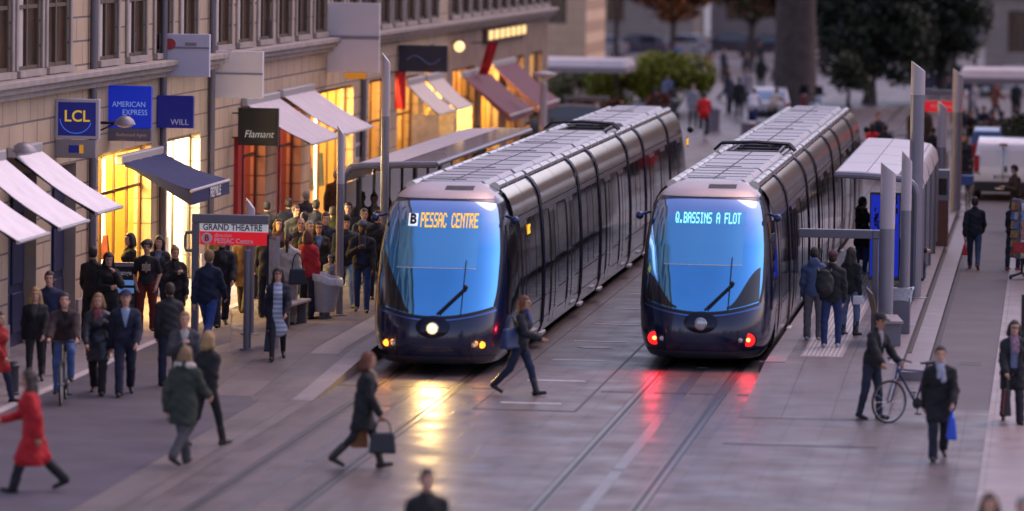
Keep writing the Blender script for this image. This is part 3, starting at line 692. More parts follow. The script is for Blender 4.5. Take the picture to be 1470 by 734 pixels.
def cab_parts(root, lit, dest, route=None, back=False):
    """front of a tram built at the origin, facing -Y"""
    zs = [.2, .26, .32, .4, .5, .6, .75, .9, 1.05, 1.2, 1.4, 1.6, 1.8, 2.0, 2.2, 2.4, 2.6, 2.75, 2.9, 3.0, 3.06, 3.12, 3.17, 3.21, 3.25, 3.28]
    ts = [-1 + 2 * i / 56 for i in range(57)]
    rows = []
    for z in zs:
        h = ip(z, HW); rows.append([nose(h * math.copysign(abs(math.sin(t * PI / 2)) ** .75, t), z) for t in ts])
    b = MB().grid(rows)
    b.add([rows[-1][0], rows[-1][-1], (rows[-1][-1][0], 2.6, 3.29), (rows[-1][0][0], 2.6, 3.29)], [(0, 1, 2, 3)])
    n = len(rows[-1]); b.add([p for p in rows[-1]] + [(0, 2.45, 3.285)], [(i, i + 1, n) for i in range(n - 1)])
    b.add([(p[0], p[1], p[2]) for p in rows[0]] + [(0, 2.45, .2)], [(i + 1, i, n) for i in range(n - 1)])
    P = [b.build('cab_shell', NAVY, root, smooth=True)]
    kw = lambda z: ip(z, [(1., .80), (1.4, .86), (2.0, .90), (2.9, .93), (3.1, .93)])
    zb = lambda u: 1.03 + .16 * (2 * u - 1) ** 2; zt = lambda u: 2.99 - .05 * (2 * u - 1) ** 4
    zz = lambda u, v: zb(u) + (zt(u) - zb(u)) * v
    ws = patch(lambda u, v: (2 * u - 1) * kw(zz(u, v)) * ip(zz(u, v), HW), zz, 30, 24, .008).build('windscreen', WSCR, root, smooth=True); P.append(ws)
    # black edge round the glass
    ed = MB()
    for sgn in (-1, 1):
        rows = []
        for v in range(25):
            z = zb(1) + (zt(1) - zb(1)) * v / 24; h = ip(z, HW) * kw(z)
            rows.append([nosen(sgn * (h - .005), z, .010), nosen(sgn * (h + .035), z, .010)])
        ed.grid(rows)
    ed.grid([[nosen((2 * u / 30 - 1) * kw(zb(u / 30)) * ip(zb(u / 30), HW), zb(u / 30) + d, .010) for u in range(31)] for d in (-.03, .012)])
    P.append(ed.build('windscreen_seal', BLACKR, root, smooth=True))
    cap = patch(lambda u, v: (2 * u - 1) * .985 * ip(3.03 + .235 * v, HW), lambda u, v: 3.03 + .235 * v, 28, 10, .006).build('roof_cap', CAPM, root, smooth=True); P.append(cap)
    v_ = MB()
    for i in range(5):
        z0 = 3.165 + i * .013; v_.grid([[nosen(-.02 + .5 * u / 8, z, .011) for u in range(9)] for z in (z0, z0 + .007)])
    P.append(v_.build('vent_slats', BLACKR, root))
    lip = patch(lambda u, v: (2 * u - 1) * .86 * ip(1.0, HW), lambda u, v: .985 + .165 * (2 * u - 1) ** 2 - .03 + .03 * v, 30, 2, .016).build('lip_highlight', mat('lip_highlight_blue', (.10, .17, .42), .2, .7), root, smooth=True); P.append(lip)  # ridge below the glass, its light blue highlight put into the colour
    sk = patch(lambda u, v: (2 * u - 1) * .93 * ip(.23 + .12 * v, HW), lambda u, v: .23 + .12 * v, 30, 3, .008).build('bumper_skirt', mat('tram_skirt', (.06, .065, .085), .35, .5), root, smooth=True); P.append(sk)
    seam = MB()
    for s in (-1, 1): seam.grid([[nosen(s * .66 + d, .24 + .07 * k, .009) for d in (-.006, .006)] for k in range(8)])
    seam.grid([[nosen((2 * u / 24 - 1) * .95, .47 + .16 * (2 * u / 24 - 1) ** 2 + d, .009) for u in range(25)] for d in (-.005, .005)])
    P.append(seam.build('panel_seam', BLACKR, root))
    # lamp plate, centre lamp, corner lamps
    rows = [[nosen(.30 * r * math.cos(a), .86 + .19 * r * math.sin(a), .045 - .03 * r ** 3) for a in [2 * PI * k / 28 for k in range(28)]] for r in (1, .8, .55, .25, .02)]
    pl = MB().grid(rows, True).build('lamp_plate', mat('lamp_plate_navy', (.006, .009, .03), .25, .3), root, smooth=True); P.append(pl)
    c = nosen(0, .83, .04)
    lp = MB().lathe([(.115, .0), (.115, .03), (.10, .04), (.09, .03)], tuple(c), 22, 'y').build('lamp_ring', mat('chrome', (.6, .6, .62), .15, 1), pl, smooth=True)
    MB().lathe([(.088, .0), (.088, .035), (.06, .05), (.01, .055)], tuple(c), 20, 'y').build('headlamp', LAMPW2 if lit == 'front' else LAMPOFF, pl, smooth=True)
    if lit == 'front': MB().lathe([(.05, .045), (.045, .06), (.02, .066), (.004, .068)], tuple(c), 18, 'y').build('lamp_core', LAMPW, pl, smooth=True)
    for s in (-1, 1):
        for x, m, r in ((.84, LAMPO if lit == 'front' else (LAMPR if lit == 'rear' else LAMPOFF), .062), (.70, LAMPOFF, .045)):
            if lit == 'rear' and x == .84: r = .125
            c = nosen(s * x, .55, .0)
            o = MB().lathe([(r * 1.25, -.02), (r * 1.25, .012), (r, .02)], tuple(c), 18, 'y').build('lamp_housing', BLACKR, root, smooth=True); P.append(o)
            MB().lathe([(r, .0), (r * .95, .022), (r * .5, .034), (.005, .038)], tuple(c), 18, 'y').build('corner_lamp', m, o, smooth=True)
            if lit == 'rear' and x == .84: MB().lathe([(r * .30, .034), (r * .26, .044), (.004, .048)], tuple(c), 16, 'y').build('lamp_core', LAMPRC, o, smooth=True)
    # sun blind behind the glass, wiper, camera pods, cab side windows
    bl = patch(lambda u, v: (-.72 + 1.40 * u), lambda u, v: 1.86 + .80 * v, 16, 12, .012).build('sun_blind', BLIND, root, smooth=True); P.append(bl)
    bl = patch(lambda u, v: (-.72 + 1.40 * u), lambda u, v: 1.845 + .012 * v, 16, 1, .014).build('blind_hem', mat('blind_hem', (.7, .82, .95), .4), root); P.append(bl)
    for s, hi in (((-1, .88),) if lit == 'front' else ((-1, .42), (1, .55))):
        rows = []; dsh = MB()
        for i in range(13):
            u = i / 12; x = s * (ip(1.2, HW) * .83) * (1 - u * .55)
            t_ = hi * ((.5 + .5 * math.cos(PI * u)) if lit != 'front' else (.5 + .5 * math.cos(PI * u ** 1.5)) * (1 - .35 * math.sin(PI * u))) + .04; z0 = 1.06 + .155 * (x / .98) ** 2
            xx = lambda z: s * min(abs(x), kw(z) * ip(z, HW) - .01)
            rows.append([nosen(xx(z0 + t_ * k / 5), z0 + t_ * k / 5, .013) for k in range(6)])
        dsh.grid(rows)
        P.append(dsh.build('dashboard', mat('dashboard_black', (.012, .012, .016), .12, ior=1.7), root, smooth=True))
    w = MB(); a = nosen(.06, 1.07, .03); e = nosen(.52, 1.52, .06)
    w.tube([a, (a + e) / 2 + Vector((0, -.03, 0)), e], .016, 8); w.tube([a + Vector((.05, 0, -.01)), e + Vector((.02, 0, -.02))], .010, 6); w.ball(tuple(e), .045, 6)
    wp = w.build('wiper_arm', BLACKR, root, smooth=True); P.append(wp)
    MB().tube([nosen(.47, 1.08, .035), nosen(.485, 1.5, .04), nosen(.50, 1.98, .035)], .010, 6).build('wiper_blade', BLACKR, wp)
    for s in (-1, 1):
        m_ = MB().ball((s * 1.25, 1.50, 2.66), .075, 8, (1, 1.1, 1)); m_.tube([(s * 1.25, 1.55, 2.68), (s * 1.06, 1.66, 2.72)], .025, 8)
        P.append(m_.build('camera_pod', mat('pod_blue', (.03, .05, .14), .2, .4), root, smooth=True))
        rows = []
        for k in range(15):
            z = 1.02 + 1.55 * k / 14
            r0 = ip(z, HW)
            q0 = [nosen(s * r0 * f, z, .008) for f in (.978, .990, .997)]
            q0.append(Vector((s * (sx(z) + .006), YE + .25, z)))
            rows.append(q0)
        P.append(MB().grid(rows).build('cab_side_window', GLASSD, root, smooth=True))
    if dest:
        txt, lm, y_, zc, wd = dest
        tiltd = -math.atan2(.91 - .67, .4)
        pz = nosen(.12, zc, .03)
        panel = patch(lambda u, v: -.52 + 1.22 * u, lambda u, v: zc - .115 + .23 * v, 16, 4, .013).build('destination_display', mat('display_' + lm.name, (.03, .05, .09), .2, .3) if False else BLIND, root, smooth=True)
        me = led_mesh(txt, wd, .245 if route else .185)
        x0 = .145 if route else .03
        me.transform(Matrix.Translation((x0, 0, zc)))
        for v in me.vertices: v.co = nosen(v.co.x, min(3.0, max(2.3, v.co.z)), .022)
        link('destination_text', me, lm, panel)
        if route:
            rt = patch(lambda u, v: -.575 + .165 * u, lambda u, v: zc - .105 + .21 * v, 3, 3, .020).build('route_panel', LEDW, root); P.append(rt)
            me = text_mesh(route, .23, .9, 0, .003, .012); me.transform(Matrix.Translation((-.492, 0, zc)))
            for v in me.vertices: v.co = nosen(v.co.x, v.co.z, .028)
            link('route_letter', me, mat('letter_black', (.03, .03, .06), .5), rt)
    return P
LENS = [6.70, 7.0, 4.05, 7.0, 4.05, 7.0, 6.70]
def loft_side(y0, y1, tab, off, sgn, ny=1, taper=0.):
    rows = []
    for z, x in tab: rows.append([(sgn * (x + off), y0 + (y1 - y0) * k / ny, z) for k in range(ny + 1)])
    return rows
def zs_tab(za, zb_, n=8): return [(za + (zb_ - za) * i / n, sx(za + (zb_ - za) * i / n)) for i in range(n + 1)]
def make_tram(label, x, y, lit, dest, route=None, panto=2, side=None):
    root = thing('tram', label, 'tram', (x, y, 0))
    cab_parts(root, lit, dest, route)
    L = sum(LENS)
    # rear cab, turned round
    hold = []
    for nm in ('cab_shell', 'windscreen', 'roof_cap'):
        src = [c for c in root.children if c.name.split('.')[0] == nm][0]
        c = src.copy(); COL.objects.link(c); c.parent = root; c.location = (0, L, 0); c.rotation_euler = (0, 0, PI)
    MB().ball((1.27, L - 1.5, 2.66), .085, 8).build('camera_pod', BLACKR, root, smooth=True)
    yb = 0
    for i, ln in enumerate(LENS):
        a = yb + (YE if i == 0 else .13); c = yb + ln - (YE if i == 6 else .13); cab = i in (0, 6)
        body = MB()
        for s in (-1, 1):
            body.grid(loft_side(a, c, SIDEP, 0, s)); 
        body.add([(-1.1, a, .22), (1.1, a, .22), (1.1, c, .22), (-1.1, c, .22)], [(0, 1, 2, 3)])
        bd = body.build('carriage_body', SIDE, root, smooth=True, fix=False)
        cv = MB()
        for s in (-1, 1): cv.grid(loft_side(a, c, COVEP, 0, s))
        cvo = cv.build('roof_cove', COVE, root, smooth=True, fix=False)
        if cab or ln > 5:
            sm_ = MB()
            for s in (-1, 1):
                q = (a + c) / 2; sm_.grid([[(s * (xx + .004), q - .012, z), (s * (xx + .004), q + .012, z)] for z, xx in COVEP])
            sm_.build('cove_seam', BLACKR, cvo)
        g = MB()
        for s in (-1, 1): g.box(min(s * 1.118, s * 1.10), max(s * 1.118, s * 1.10), a, c, 2.622, 2.648)
        g.build('gutter', BLACKR, bd)
        # roof: recessed gutter deck, cable ducts, raised panels
        rf = MB().box(-.90, .90, a - .1, c + .1, 3.02, 3.09).build('roof_deck', mat('roof_deck_dark', (.07, .065, .075), .5), root)
        for s in (-1, 1):
            d = MB().tube([(s * .75, a + .05, 3.17), (s * .75, c - .05, 3.17)], .10, 14)
            k = a + 1.2
            du = d.build('roof_duct', SILV, root, smooth=True)
            j = MB()
            while k < c - .3:
                j.tube([(s * .75, k, 3.17), (s * .75, k + .05, 3.17)], .107, 14); k += 1.45
            if j.v: j.build('duct_clip', ROOFM, du)
        if i != panto:
            pn = MB(); n = 2 if ln > 5 else 1
            for q in range(n):
                p0 = a + .02 + (c - a) * q / n; p1 = a - .02 + (c - a) * (q + 1) / n
                pn.prism([(-.64, 3.06), (.64, 3.06), (.64, 3.22), (.56, 3.29), (-.56, 3.29), (-.64, 3.22)], p0 + .04, p1 - .04)
            rp = pn.build('roof_panel', ROOFM, root, bevel=.015)
            sm_ = MB(); 
            for q in range(1, 2 * n): sm_.box(-.55, .55, a + (c - a) * q / (2 * n) - .03, a + (c - a) * q / (2 * n) + .03, 3.289, 3.296)
            sm_.box(-.018, .018, a + .08, c - .08, 3.289, 3.2935)
            sm_.box(-.5, .2, a + .35, a + .45, 3.289, 3.30)
            sm_.build('panel_joint', BLACKR, rp)
        # windows and doors each side
        spec = {6.70: [('w', .04, .17), ('d', .175, .44), ('w', .455, .74), ('w', .755, .985)] if True else 0,
                7.0: [('w', .02, .16), ('d', .175, .375), ('w', .39, .61), ('d', .625, .825), ('w', .84, .98)],
                4.05: [('w', .02, .34), ('w', .355, .645), ('w', .66, .98)]}[ln]
        if i == 6: spec = [(t, 1 - f1, 1 - f0) for t, f0, f1 in spec]
        for s in (-1, 1):
            for t, f0, f1 in spec:
                w0, w1 = a + (c - a) * f0, a + (c - a) * f1
                if t == 'w':
                    w = MB().grid(loft_side(w0, w1, zs_tab(.98, 2.52), .006, s)).build('window', GLASSD, root, smooth=True, fix=False)
                    e = MB()
                    for yy in (w0, w1): e.grid([[(s * (xx + .010), yy - .02, z), (s * (xx + .010), yy + .02, z)] for z, xx in zs_tab(.98, 2.52)])
                    e.build('window_frame', BLACKR, w, fix=False)
                else:
                    mid = (w0 + w1) / 2
                    for p0, p1 in ((w0, mid), (mid, w1)):
                        d = MB().grid(loft_side(p0 + .01, p1 - .01, zs_tab(.34, 2.50, 10), .012, s)).build('door', SIDE, root, smooth=True, fix=False)
                        MB().grid(loft_side(p0 + .09, p1 - .09, zs_tab(.55, 2.42, 10), .018, s)).build('door_glass', GLASSD, d, smooth=True, fix=False)
                        e = MB().grid([[(s * (xx + .016), p0 - .012, z), (s * (xx + .016), p0 + .022, z)] for z, xx in zs_tab(.34, 2.5)]).build('door_seal', BLACKR, d, fix=False)
            ln_ = MB(); ln_.grid([[(s * (sx(z) + .005), a + .05, z), (s * (sx(z) + .005), c - .05, z)] for z in (.90, .915)]); ln_.grid([[(s * (sx(z) + .005), a + .05, z), (s * (sx(z) + .005), c - .05, z)] for z in (.50, .51)])
            ln_.build('skirt_seam', BLACKR, bd, fix=False)
        yb += ln
        if i < 6:
            hoop = [(1.11, .24), (1.18, .45), (1.205, .9), (1.2, 1.6), (1.165, 2.2), (1.12, 2.62), (1.09, 2.82), (1.035, 2.97), (.96, 3.09), (.87, 3.17), (.6, 3.20)]
            full = [(-u, w) for u, w in hoop] + [(u, w) for u, w in reversed(hoop)]
            bl = MB()
            rows = []
            for yy, o in ((-.15, -.02), (-.14, .012), (-.06, .020), (-.03, -.01), (.0, .016), (.03, -.01), (.06, .020), (.14, .012), (.15, -.02)):
                rows.append([(u + math.copysign(o, u), yb + yy, w + (o if w > 3 else 0)) for u, w in full])
            bl.grid(rows)
            be = bl.build('bellows', BELL, root, smooth=True)
            st = MB()
            for s in (-1, 1): st.box(min(s * 1.19, s * 1.27), max(s * 1.19, s * 1.27), yb - .75, yb - .1, .24, .30)
            st.build('door_sill', mat('sill_white', (.7, .68, .7), .35, .4), root, bevel=.01)
    # pantograph, folded down in its well
    y0 = sum(LENS[:panto]) + .3; y1 = y0 + LENS[panto] - .6
    pg = MB()
    for s in (-1, 1):
        pg.tube([(s * .50, y0, 3.24), (s * .46, y1, 3.26)], .035, 8); pg.tube([(s * .28, y0 + .2, 3.38), (s * .34, y1 - .3, 3.33)], .025, 8)
        for yy in (y0 + .1, y1 - .1): pg.lathe([(.05, 3.07), (.07, 3.1), (.045, 3.14), (.07, 3.17), (.045, 3.21), (.06, 3.25)], (s * .48, yy, 0), 10)
    for yy in (y0, y0 + .35, (y0 + y1) / 2, y1 - .2): pg.tube([(-.52, yy, 3.25), (.52, yy, 3.25)], .03, 8)
    hd = MB()
    for yy in (y0 + .25, y0 + .65): hd.tube([(-.84, yy, 3.28), (-.70, yy, 3.42), (0, yy, 3.45), (.70, yy, 3.42), (.84, yy, 3.28)], .028, 8)
    hd.tube([(-.5, y0 + .25, 3.43), (-.5, y0 + .65, 3.43)], .02, 6).tube([(.5, y0 + .25, 3.43), (.5, y0 + .65, 3.43)], .02, 6)
    pgo = pg.build('pantograph', mat('pantograph_black', (.02, .02, .025), .4, .5), root, smooth=True)
    hd.build('pantograph_head', mat('pantograph_black'), pgo, smooth=True)
    MB().box(-.55, .55, y0 + .9, y1 - .1, 3.09, 3.20).build('roof_equipment', ROOFM, root, bevel=.02)
    # wheels and bogie skirts in the dark under the floor
    y_ = 0
    for i, ln in enumerate(LENS):
        if i in (0, 2, 4, 6):
            yc = y_ + ln / 2 + (.6 if i == 0 else -.6 if i == 6 else 0)
            for s in (-1, 1):
                wh = MB()
                for dy in (-.9, .9): wh = MB().lathe([(.30, -.06), (.30, .06)], (s * .72, yc + dy, .305), 20, 'x').build('wheel', BLACKR, root)
        y_ += ln
    MB().box(-.95, .95, 1.2, L - 1.2, .19, .3).build('underframe', BLACKR, root)
    if side:
        for yy in (4.35, L - 1.1):
            pz = [[(sx(z) + .02, yy - .42, z), (sx(z) + .02, yy + .42, z)] for z in (2.20, 2.44)]
            sd = MB().grid(pz).build('side_display', mat('display_black', (.01, .01, .012), .3), root, fix=False)
            me = text_mesh(side, .24, .55, 0, .003, .004); me.transform(Matrix.Rotation(PI / 2, 4, 'Z')); me.transform(Matrix.Translation((sx(2.32) + .03, yy, 2.32)))
            link('side_display_text', me, LEDO, sd)
    return root
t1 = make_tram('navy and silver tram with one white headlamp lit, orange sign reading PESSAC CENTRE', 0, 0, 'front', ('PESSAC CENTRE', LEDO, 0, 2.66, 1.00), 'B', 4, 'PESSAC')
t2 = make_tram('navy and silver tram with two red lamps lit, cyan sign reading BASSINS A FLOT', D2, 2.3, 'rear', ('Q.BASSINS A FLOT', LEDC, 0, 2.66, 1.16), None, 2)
# ------------------------------------------------------------------ buildings
STONE = brickmat('limestone_blocks', (.53, .40, .28), (.46, .345, .24), (.17, .14, .14), 1.15, .46, .022, .75, 'YZ', .16, .9, bump=.8)
STONE2 = brickmat('warm_limestone', (.47, .37, .265), (.41, .32, .23), (.18, .14, .12), 1.3, .52, .018, .75, 'YZ', .16, .9, bump=.7)
STONEX = brickmat('limestone_front', (.34, .28, .25), (.30, .25, .22), (.24, .19, .17), 1.3, .5, .018, .75, 'XZ', .16, .9, bump=.7)
CORN = mat('cornice_stone', (.34, .295, .28), .75, 0, .2, 2)
NAVYD = mat('navy_door_paint', (.018, .024, .075), .4, 0, .15, 3)
REDD = mat('dark_red_paint', (.10, .010, .012), .45, 0, .2, 3)
BROWNW = mat('brown_wood', (.11, .055, .025), .5, 0, .25, 5)
FRAMEW = mat('window_frame_paint', (.11, .08, .06), .5)
PANE = mat('window_pane', (.060, .028, .014), .12, 0, .6, 1.2, ior=1.9)
CURT = mat('curtain', (.50, .45, .44), .9, 0, .1, 4)
IRON = mat('iron_black', (.02, .02, .024), .45, .4)
def shopglass():
    m = bpy.data.materials.new('shop_glass'); m.use_nodes = True; nt = m.node_tree
    for n in list(nt.nodes):
        if n.type != 'OUTPUT_MATERIAL': nt.nodes.remove(n)
    t = nt.nodes.new('ShaderNodeBsdfTransparent'); g = nt.nodes.new('ShaderNodeBsdfGlossy'); g.inputs['Roughness'].default_value = .03
    fr = nt.nodes.new('ShaderNodeFresnel'); fr.inputs['IOR'].default_value = 1.12
    mx = nt.nodes.new('ShaderNodeMixShader'); out = [n for n in nt.nodes if n.type == 'OUTPUT_MATERIAL'][0]
    mi = nt.nodes.new('ShaderNodeMath'); mi.operation = 'MINIMUM'; mi.inputs[1].default_value = .10; nt.links.new(fr.outputs[0], mi.inputs[0]); nt.links.new(mi.outputs[0], mx.inputs[0]); nt.links.new(t.outputs[0], mx.inputs[1]); nt.links.new(g.outputs[0], mx.inputs[2]); nt.links.new(mx.outputs[0], out.inputs[0])
    return m
SGLASS = shopglass()
def litwall(name, c, e, s): return mat(name, c, .7, 0, .15, 2, emit=e, estr=s)
LIT = {'yellow': (litwall('lit_wall_yellow', (.22, .105, .015), (1, .42, .02), .30), (1, .60, .16), 20),
       'white': (litwall('lit_wall_white', (.55, .5, .4), (1, .84, .52), .48), (1, .80, .45), 20),
       'amber': (litwall('lit_wall_amber', (.30, .15, .04), (1, .42, .06), .16), (1, .55, .18), 8),
       'red': (litwall('lit_wall_red', (.16, .02, .02), (1, .10, .05), .035), (1, .35, .15), 3),
       'dim': (litwall('lit_wall_dim', (.35, .25, .15), (1, .55, .2), .10), (1, .6, .3), 4)}
TUBE = mat('shop_tube_light', (1, 1, 1), .5, emit=(1, .86, .55), estr=1.6)
def building(label, y0, y1, ops, xf=-8., sd=1, stone=None, cat='building', uppers=True, upw=(2.8, 1.95), z1=4.74, balc=False, H=15., up0=5.1, phase=.5, seed=1):
    """street front in the plane X = xf, street towards +X (sd=1) or -X (sd=-1)"""
    rnd = random.Random(seed)
    root = thing('building', label, cat, (xf, (y0 + y1) / 2, 0)); yc = (y0 + y1) / 2
    X = lambda d: -sd * d          # depth behind the front
    def bx(b, d0, d1, ya, yb, za, zb): b.box(min(X(d0), X(d1)), max(X(d0), X(d1)), ya - yc, yb - yc, za, zb)
    w = MB(); edges = [y0] + [t for o in ops for t in o[:2]] + [y1]
    for a, c in zip(edges[0::2], edges[1::2]):
        bx(w, 0, .36, a, c, -.1, z1)
    for ya, yb, zt, kind in ops:
        bx(w, .003, .36, ya, yb, zt, z1)
    nwin = []
    if uppers:
        k = y0 + phase
        while k + upw[1] < y1 - .3: nwin.append(k); k += upw[0]
        for (za, zb) in ((z1, up0), (8.2, 9.6), (12.2, H)): bx(w, .002, .75, y0, y1, za, zb)
        for (za, zb) in ((up0, 8.2), (9.6, 12.2)):
            e = [y0] + [t for n in nwin for t in (n, n + upw[1])] + [y1]
            for a, c in zip(e[0::2], e[1::2]): bx(w, .002, .75, a, c, za, zb)
    else: bx(w, .002, .75, y0, y1, z1, H)
    bx(w, .75, 9., y0 + .01, y0 + .3, 0, H); bx(w, .75, 9., y1 - .3, y1 - .01, 0, H); bx(w, 9, 9.3, y0, y1, 0, H)
    wall = w.build('wall', stone or STONE, root)
    # plinth, string courses, cornice
    c = MB()
    bx(c, -.28, .002, y0, y1, z1 - .02, z1 + .10); bx(c, -.38, .002, y0, y1, z1 + .10, z1 + .22); bx(c, -.16, .002, y0, y1, z1 - .14, z1 - .02)
    bx(c, -.5, .003, y0, y1, H - .5, H - .1); bx(c, -.1, .003, y0, y1, 8.75, 8.95)
    e = edges
    c.build('cornice', CORN, root, bevel=.02)
    for a, d in zip(edges[0::2], edges[1::2]):
        p = MB(); bx(p, -.06, .004, a + .02, d - .02, -.1, .55); p.build('plinth', CORN, root, bevel=.02)
    if uppers:
        for n in nwin:
            for za, zb in ((up0, 8.2), (9.6, 12.2)):
                f = MB()
                for a, c_ in ((n, n + .09), (n + upw[1] - .09, n + upw[1]), (n + upw[1] / 2 - .05, n + upw[1] / 2 + .05)): bx(f, .03, .09, a, c_, za, zb)
                for q in (0, .36, .72): bx(f, .035, .085, n + .09, n + upw[1] - .09, za + (zb - za) * q, za + (zb - za) * q + .07)
                fo = f.build('window', FRAMEW, root)
                g = MB(); bx(g, .07, .075, n, n + upw[1], za, zb); g.build('pane', PANE, fo)
                if rnd.random() < .5:
                    g = MB(); bx(g, .055, .066, n + .1, n + upw[1] * .38, za, zb); g.build('curtain', CURT, fo)
                s = MB(); bx(s, -.10, .03, n - .1, n + upw[1] + .1, za - .12, za + .0); s.build('sill', CORN, fo)
        # carved surrounds and shutter strips give the front its light and dark rhythm
        sr = MB()
        for n in nwin:
            for a in (n - .16, n + upw[1]): bx(sr, -.05, .0, a, a + .16, up0, 8.3)
            bx(sr, -.20, .0, n - .3, n + upw[1] + .3, 8.3, 8.5)
        sr.build('window_surround', CORN, root, bevel=.015)
        if balc:
            b = MB(); bx(b, -.95, .002, y0 + .2, y1 - .2, up0 - .22, up0 - .05); b.build('balcony', CORN, root, bevel=.02)
            b = MB(); k = y0 + .3
            while k < y1 - .3: b.tube([(sd * .9, k - yc, up0 - .05), (sd * .9, k - yc, up0 + .95)], .012, 5); k += .14
            b.tube([(sd * .9, y0 + .3 - yc, up0 + .95), (sd * .9, y1 - .3 - yc, up0 + .95)], .025, 6); b.build('balcony_railing', IRON, root)
    # shop openings
    for q, (ya, yb, zt, kind) in enumerate(ops):
        if kind in ('navy', 'wood'):
            d = MB(); bx(d, .24, .32, ya, yb, .0, zt); n = 2
            do = d.build('door', NAVYD if kind == 'navy' else BROWNW, root)
            e = MB()
            for i in range(n):
                a = ya + (yb - ya) * i / n + .12; b_ = ya + (yb - ya) * (i + 1) / n - .12
                for za, zb in ((.25, 1.0), (1.15, 2.3), (2.45, zt - .15)): bx(e, .20, .24, a, b_, za, zb)
            e.build('door_panel', NAVYD if kind == 'navy' else BROWNW, do, bevel=.02)
            j = MB(); bx(j, .0, .26, ya, ya + .04, 0, zt); bx(j, .0, .26, yb - .04, yb, 0, zt); j.build('door_jamb', mat('jamb_stone', (.34, .27, .22), .7, 0, .2, 2), root)
            continue
        lw, lc, en = LIT[kind]
        r = MB(); dp = 2.6
        bx(r, .365, dp, ya - .02, ya, .1, zt); bx(r, .365, dp, yb, yb + .02, .1, zt); bx(r, dp, dp + .02, ya, yb, .1, zt); bx(r, .365, dp, ya, yb, zt, zt + .02)
        ro = r.build('shop_interior', lw, root, fix=True)
        f = MB(); bx(f, .2, dp, ya, yb, .05, .12); f.build('shop_floor', mat('shop_floor_wood', (.30, .19, .10), .35, 0, .2, 3), ro)
        t = MB(); bx(t, 1.2, 1.28, ya + .4, yb - .4, zt - .12, zt - .06); bx(t, 1.9, 1.98, ya + .4, yb - .4, zt - .12, zt - .06)
        t.build('ceiling_tube', TUBE if kind in ('yellow', 'white') else mat('dim_tube', (1, .8, .5), .5, emit=(1, .6, .25), estr=.5), ro)
        fr = MB(); mw = .07
        nn = max(2, int((yb - ya) / 1.35))
        for i in range(nn + 1):
            k = ya + (yb - ya - mw) * i / nn; bx(fr, .22, .27, k, k + mw, .05, zt)
        bx(fr, .225, .265, ya, yb, .05, .22); bx(fr, .225, .265, ya, yb, zt - .12, zt); bx(fr, .23, .26, ya, yb, 2.35, 2.42)
        fo = fr.build('shopfront_frame', {'yellow': BROWNW, 'white': FRAMEW, 'amber': BROWNW, 'red': REDD, 'dim': IRON}[kind], root)
        g = MB(); bx(g, .24, .246, ya, yb, .2, zt - .1); g.build('shop_window', SGLASS, fo)
        # fittings: shelf uprights, boards with goods, a counter
        s = MB(); gd = {}
        for z in (.75, 1.25, 1.75, 2.2):
            bx(s, 1.5, dp - .05, yb - .42, yb - .02, z, z + .04)
            if kind != 'red':
                bx(s, dp - .4, dp - .02, ya + .3, yb - .6, z, z + .04)
        bx(s, 1.48, 1.52, yb - .42, yb - .38, .1, zt - .3); bx(s, 2.3, 2.34, yb - .42, yb - .38, .1, zt - .3)
        s.build('shelf', mat('shelf_' + kind, (.5, .33, .14) if kind != 'red' else (.14, .03, .02), .5), ro)
        for i in range(9):
            z = rnd.choice((.79, 1.29, 1.79)); d0 = 1.55 + rnd.random() * .8
            b = MB(); hh = .12 + rnd.random() * .22; bx(b, d0, d0 + .12 + rnd.random() * .12, yb - .38, yb - .12, z, z + hh)
            b.build('goods', mat('goods_%d' % (i % 5), [(.35, .05, .05), (.06, .12, .07), (.5, .42, .3), (.10, .07, .05), (.05, .07, .2)][i % 5], .6), ro, bevel=.015)
        for i in range(6):      # clothes and boxes shown close to the glass
            y_ = ya + .35 + (yb - ya - .8) * i / 5.5 + rnd.uniform(-.1, .1); w_ = rnd.uniform(.16, .34); z_ = rnd.choice((.25, .55, .9)); h_ = rnd.uniform(.35, .95)
            b = MB(); d_ = rnd.uniform(.5, .9)
            x0_, x1_ = sorted((X(d_), X(d_ + .18)))
            b.hexa([(x0_, y_ - yc, z_), (x1_, y_ - yc, z_), (x1_, y_ + w_ - yc, z_), (x0_, y_ + w_ - yc, z_)], [(x0_ + .04, y_ + w_ * .2 - yc, z_ + h_), (x1_ - .04, y_ + w_ * .2 - yc, z_ + h_), (x1_ - .04, y_ + w_ * .8 - yc, z_ + h_), (x0_ + .04, y_ + w_ * .8 - yc, z_ + h_)])
            b.build('display_item', mat('shown_%d' % (i % 6), [(.10, .02, .02), (.03, .04, .10), (.30, .20, .10), (.05, .035, .02), (.20, .05, .05), (.04, .07, .04)][i % 6], .7, 0, .3, 6), ro, bevel=.02)
        if kind in ('yellow', 'white'):
            v = MB()
            for k in (.5, .75): bx(v, .7, .76, ya + (yb - ya) * k, ya + (yb - ya) * k + .05, .3, zt - .3)
            v.build('upright_tube', TUBE, ro)
        if sd < 0: continue
        la = bpy.data.lights.new('shop_lamp', 'AREA'); la.energy = en * (26. if kind in ('yellow', 'white') else 11.); la.color = lc; la.shape = 'RECTANGLE'; la.size = .8; la.size_y = yb - ya - .4
        lo = bpy.data.objects.new('shop_lamp', la); COL.objects.link(lo); lo.parent = ro
        lo.location = (X(.9), (ya + yb) / 2 - yc, zt - .2); lo.rotation_euler = (0, R_(-sd * 42), 0)
    return root
B1 = building('pale stone bank building with navy double doors and white awnings at left edge', -13, 9.1, [(-10.5, -8, 3.2, 'navy'), (-4.8, -2.4, 3.2, 'navy'), (-1.5, 1., 3.2, 'navy'), (2., 4.4, 3.2, 'navy'), (5.6, 7.9, 3.2, 'navy')], upw=(2.5, 2.0), seed=2, phase=.6)
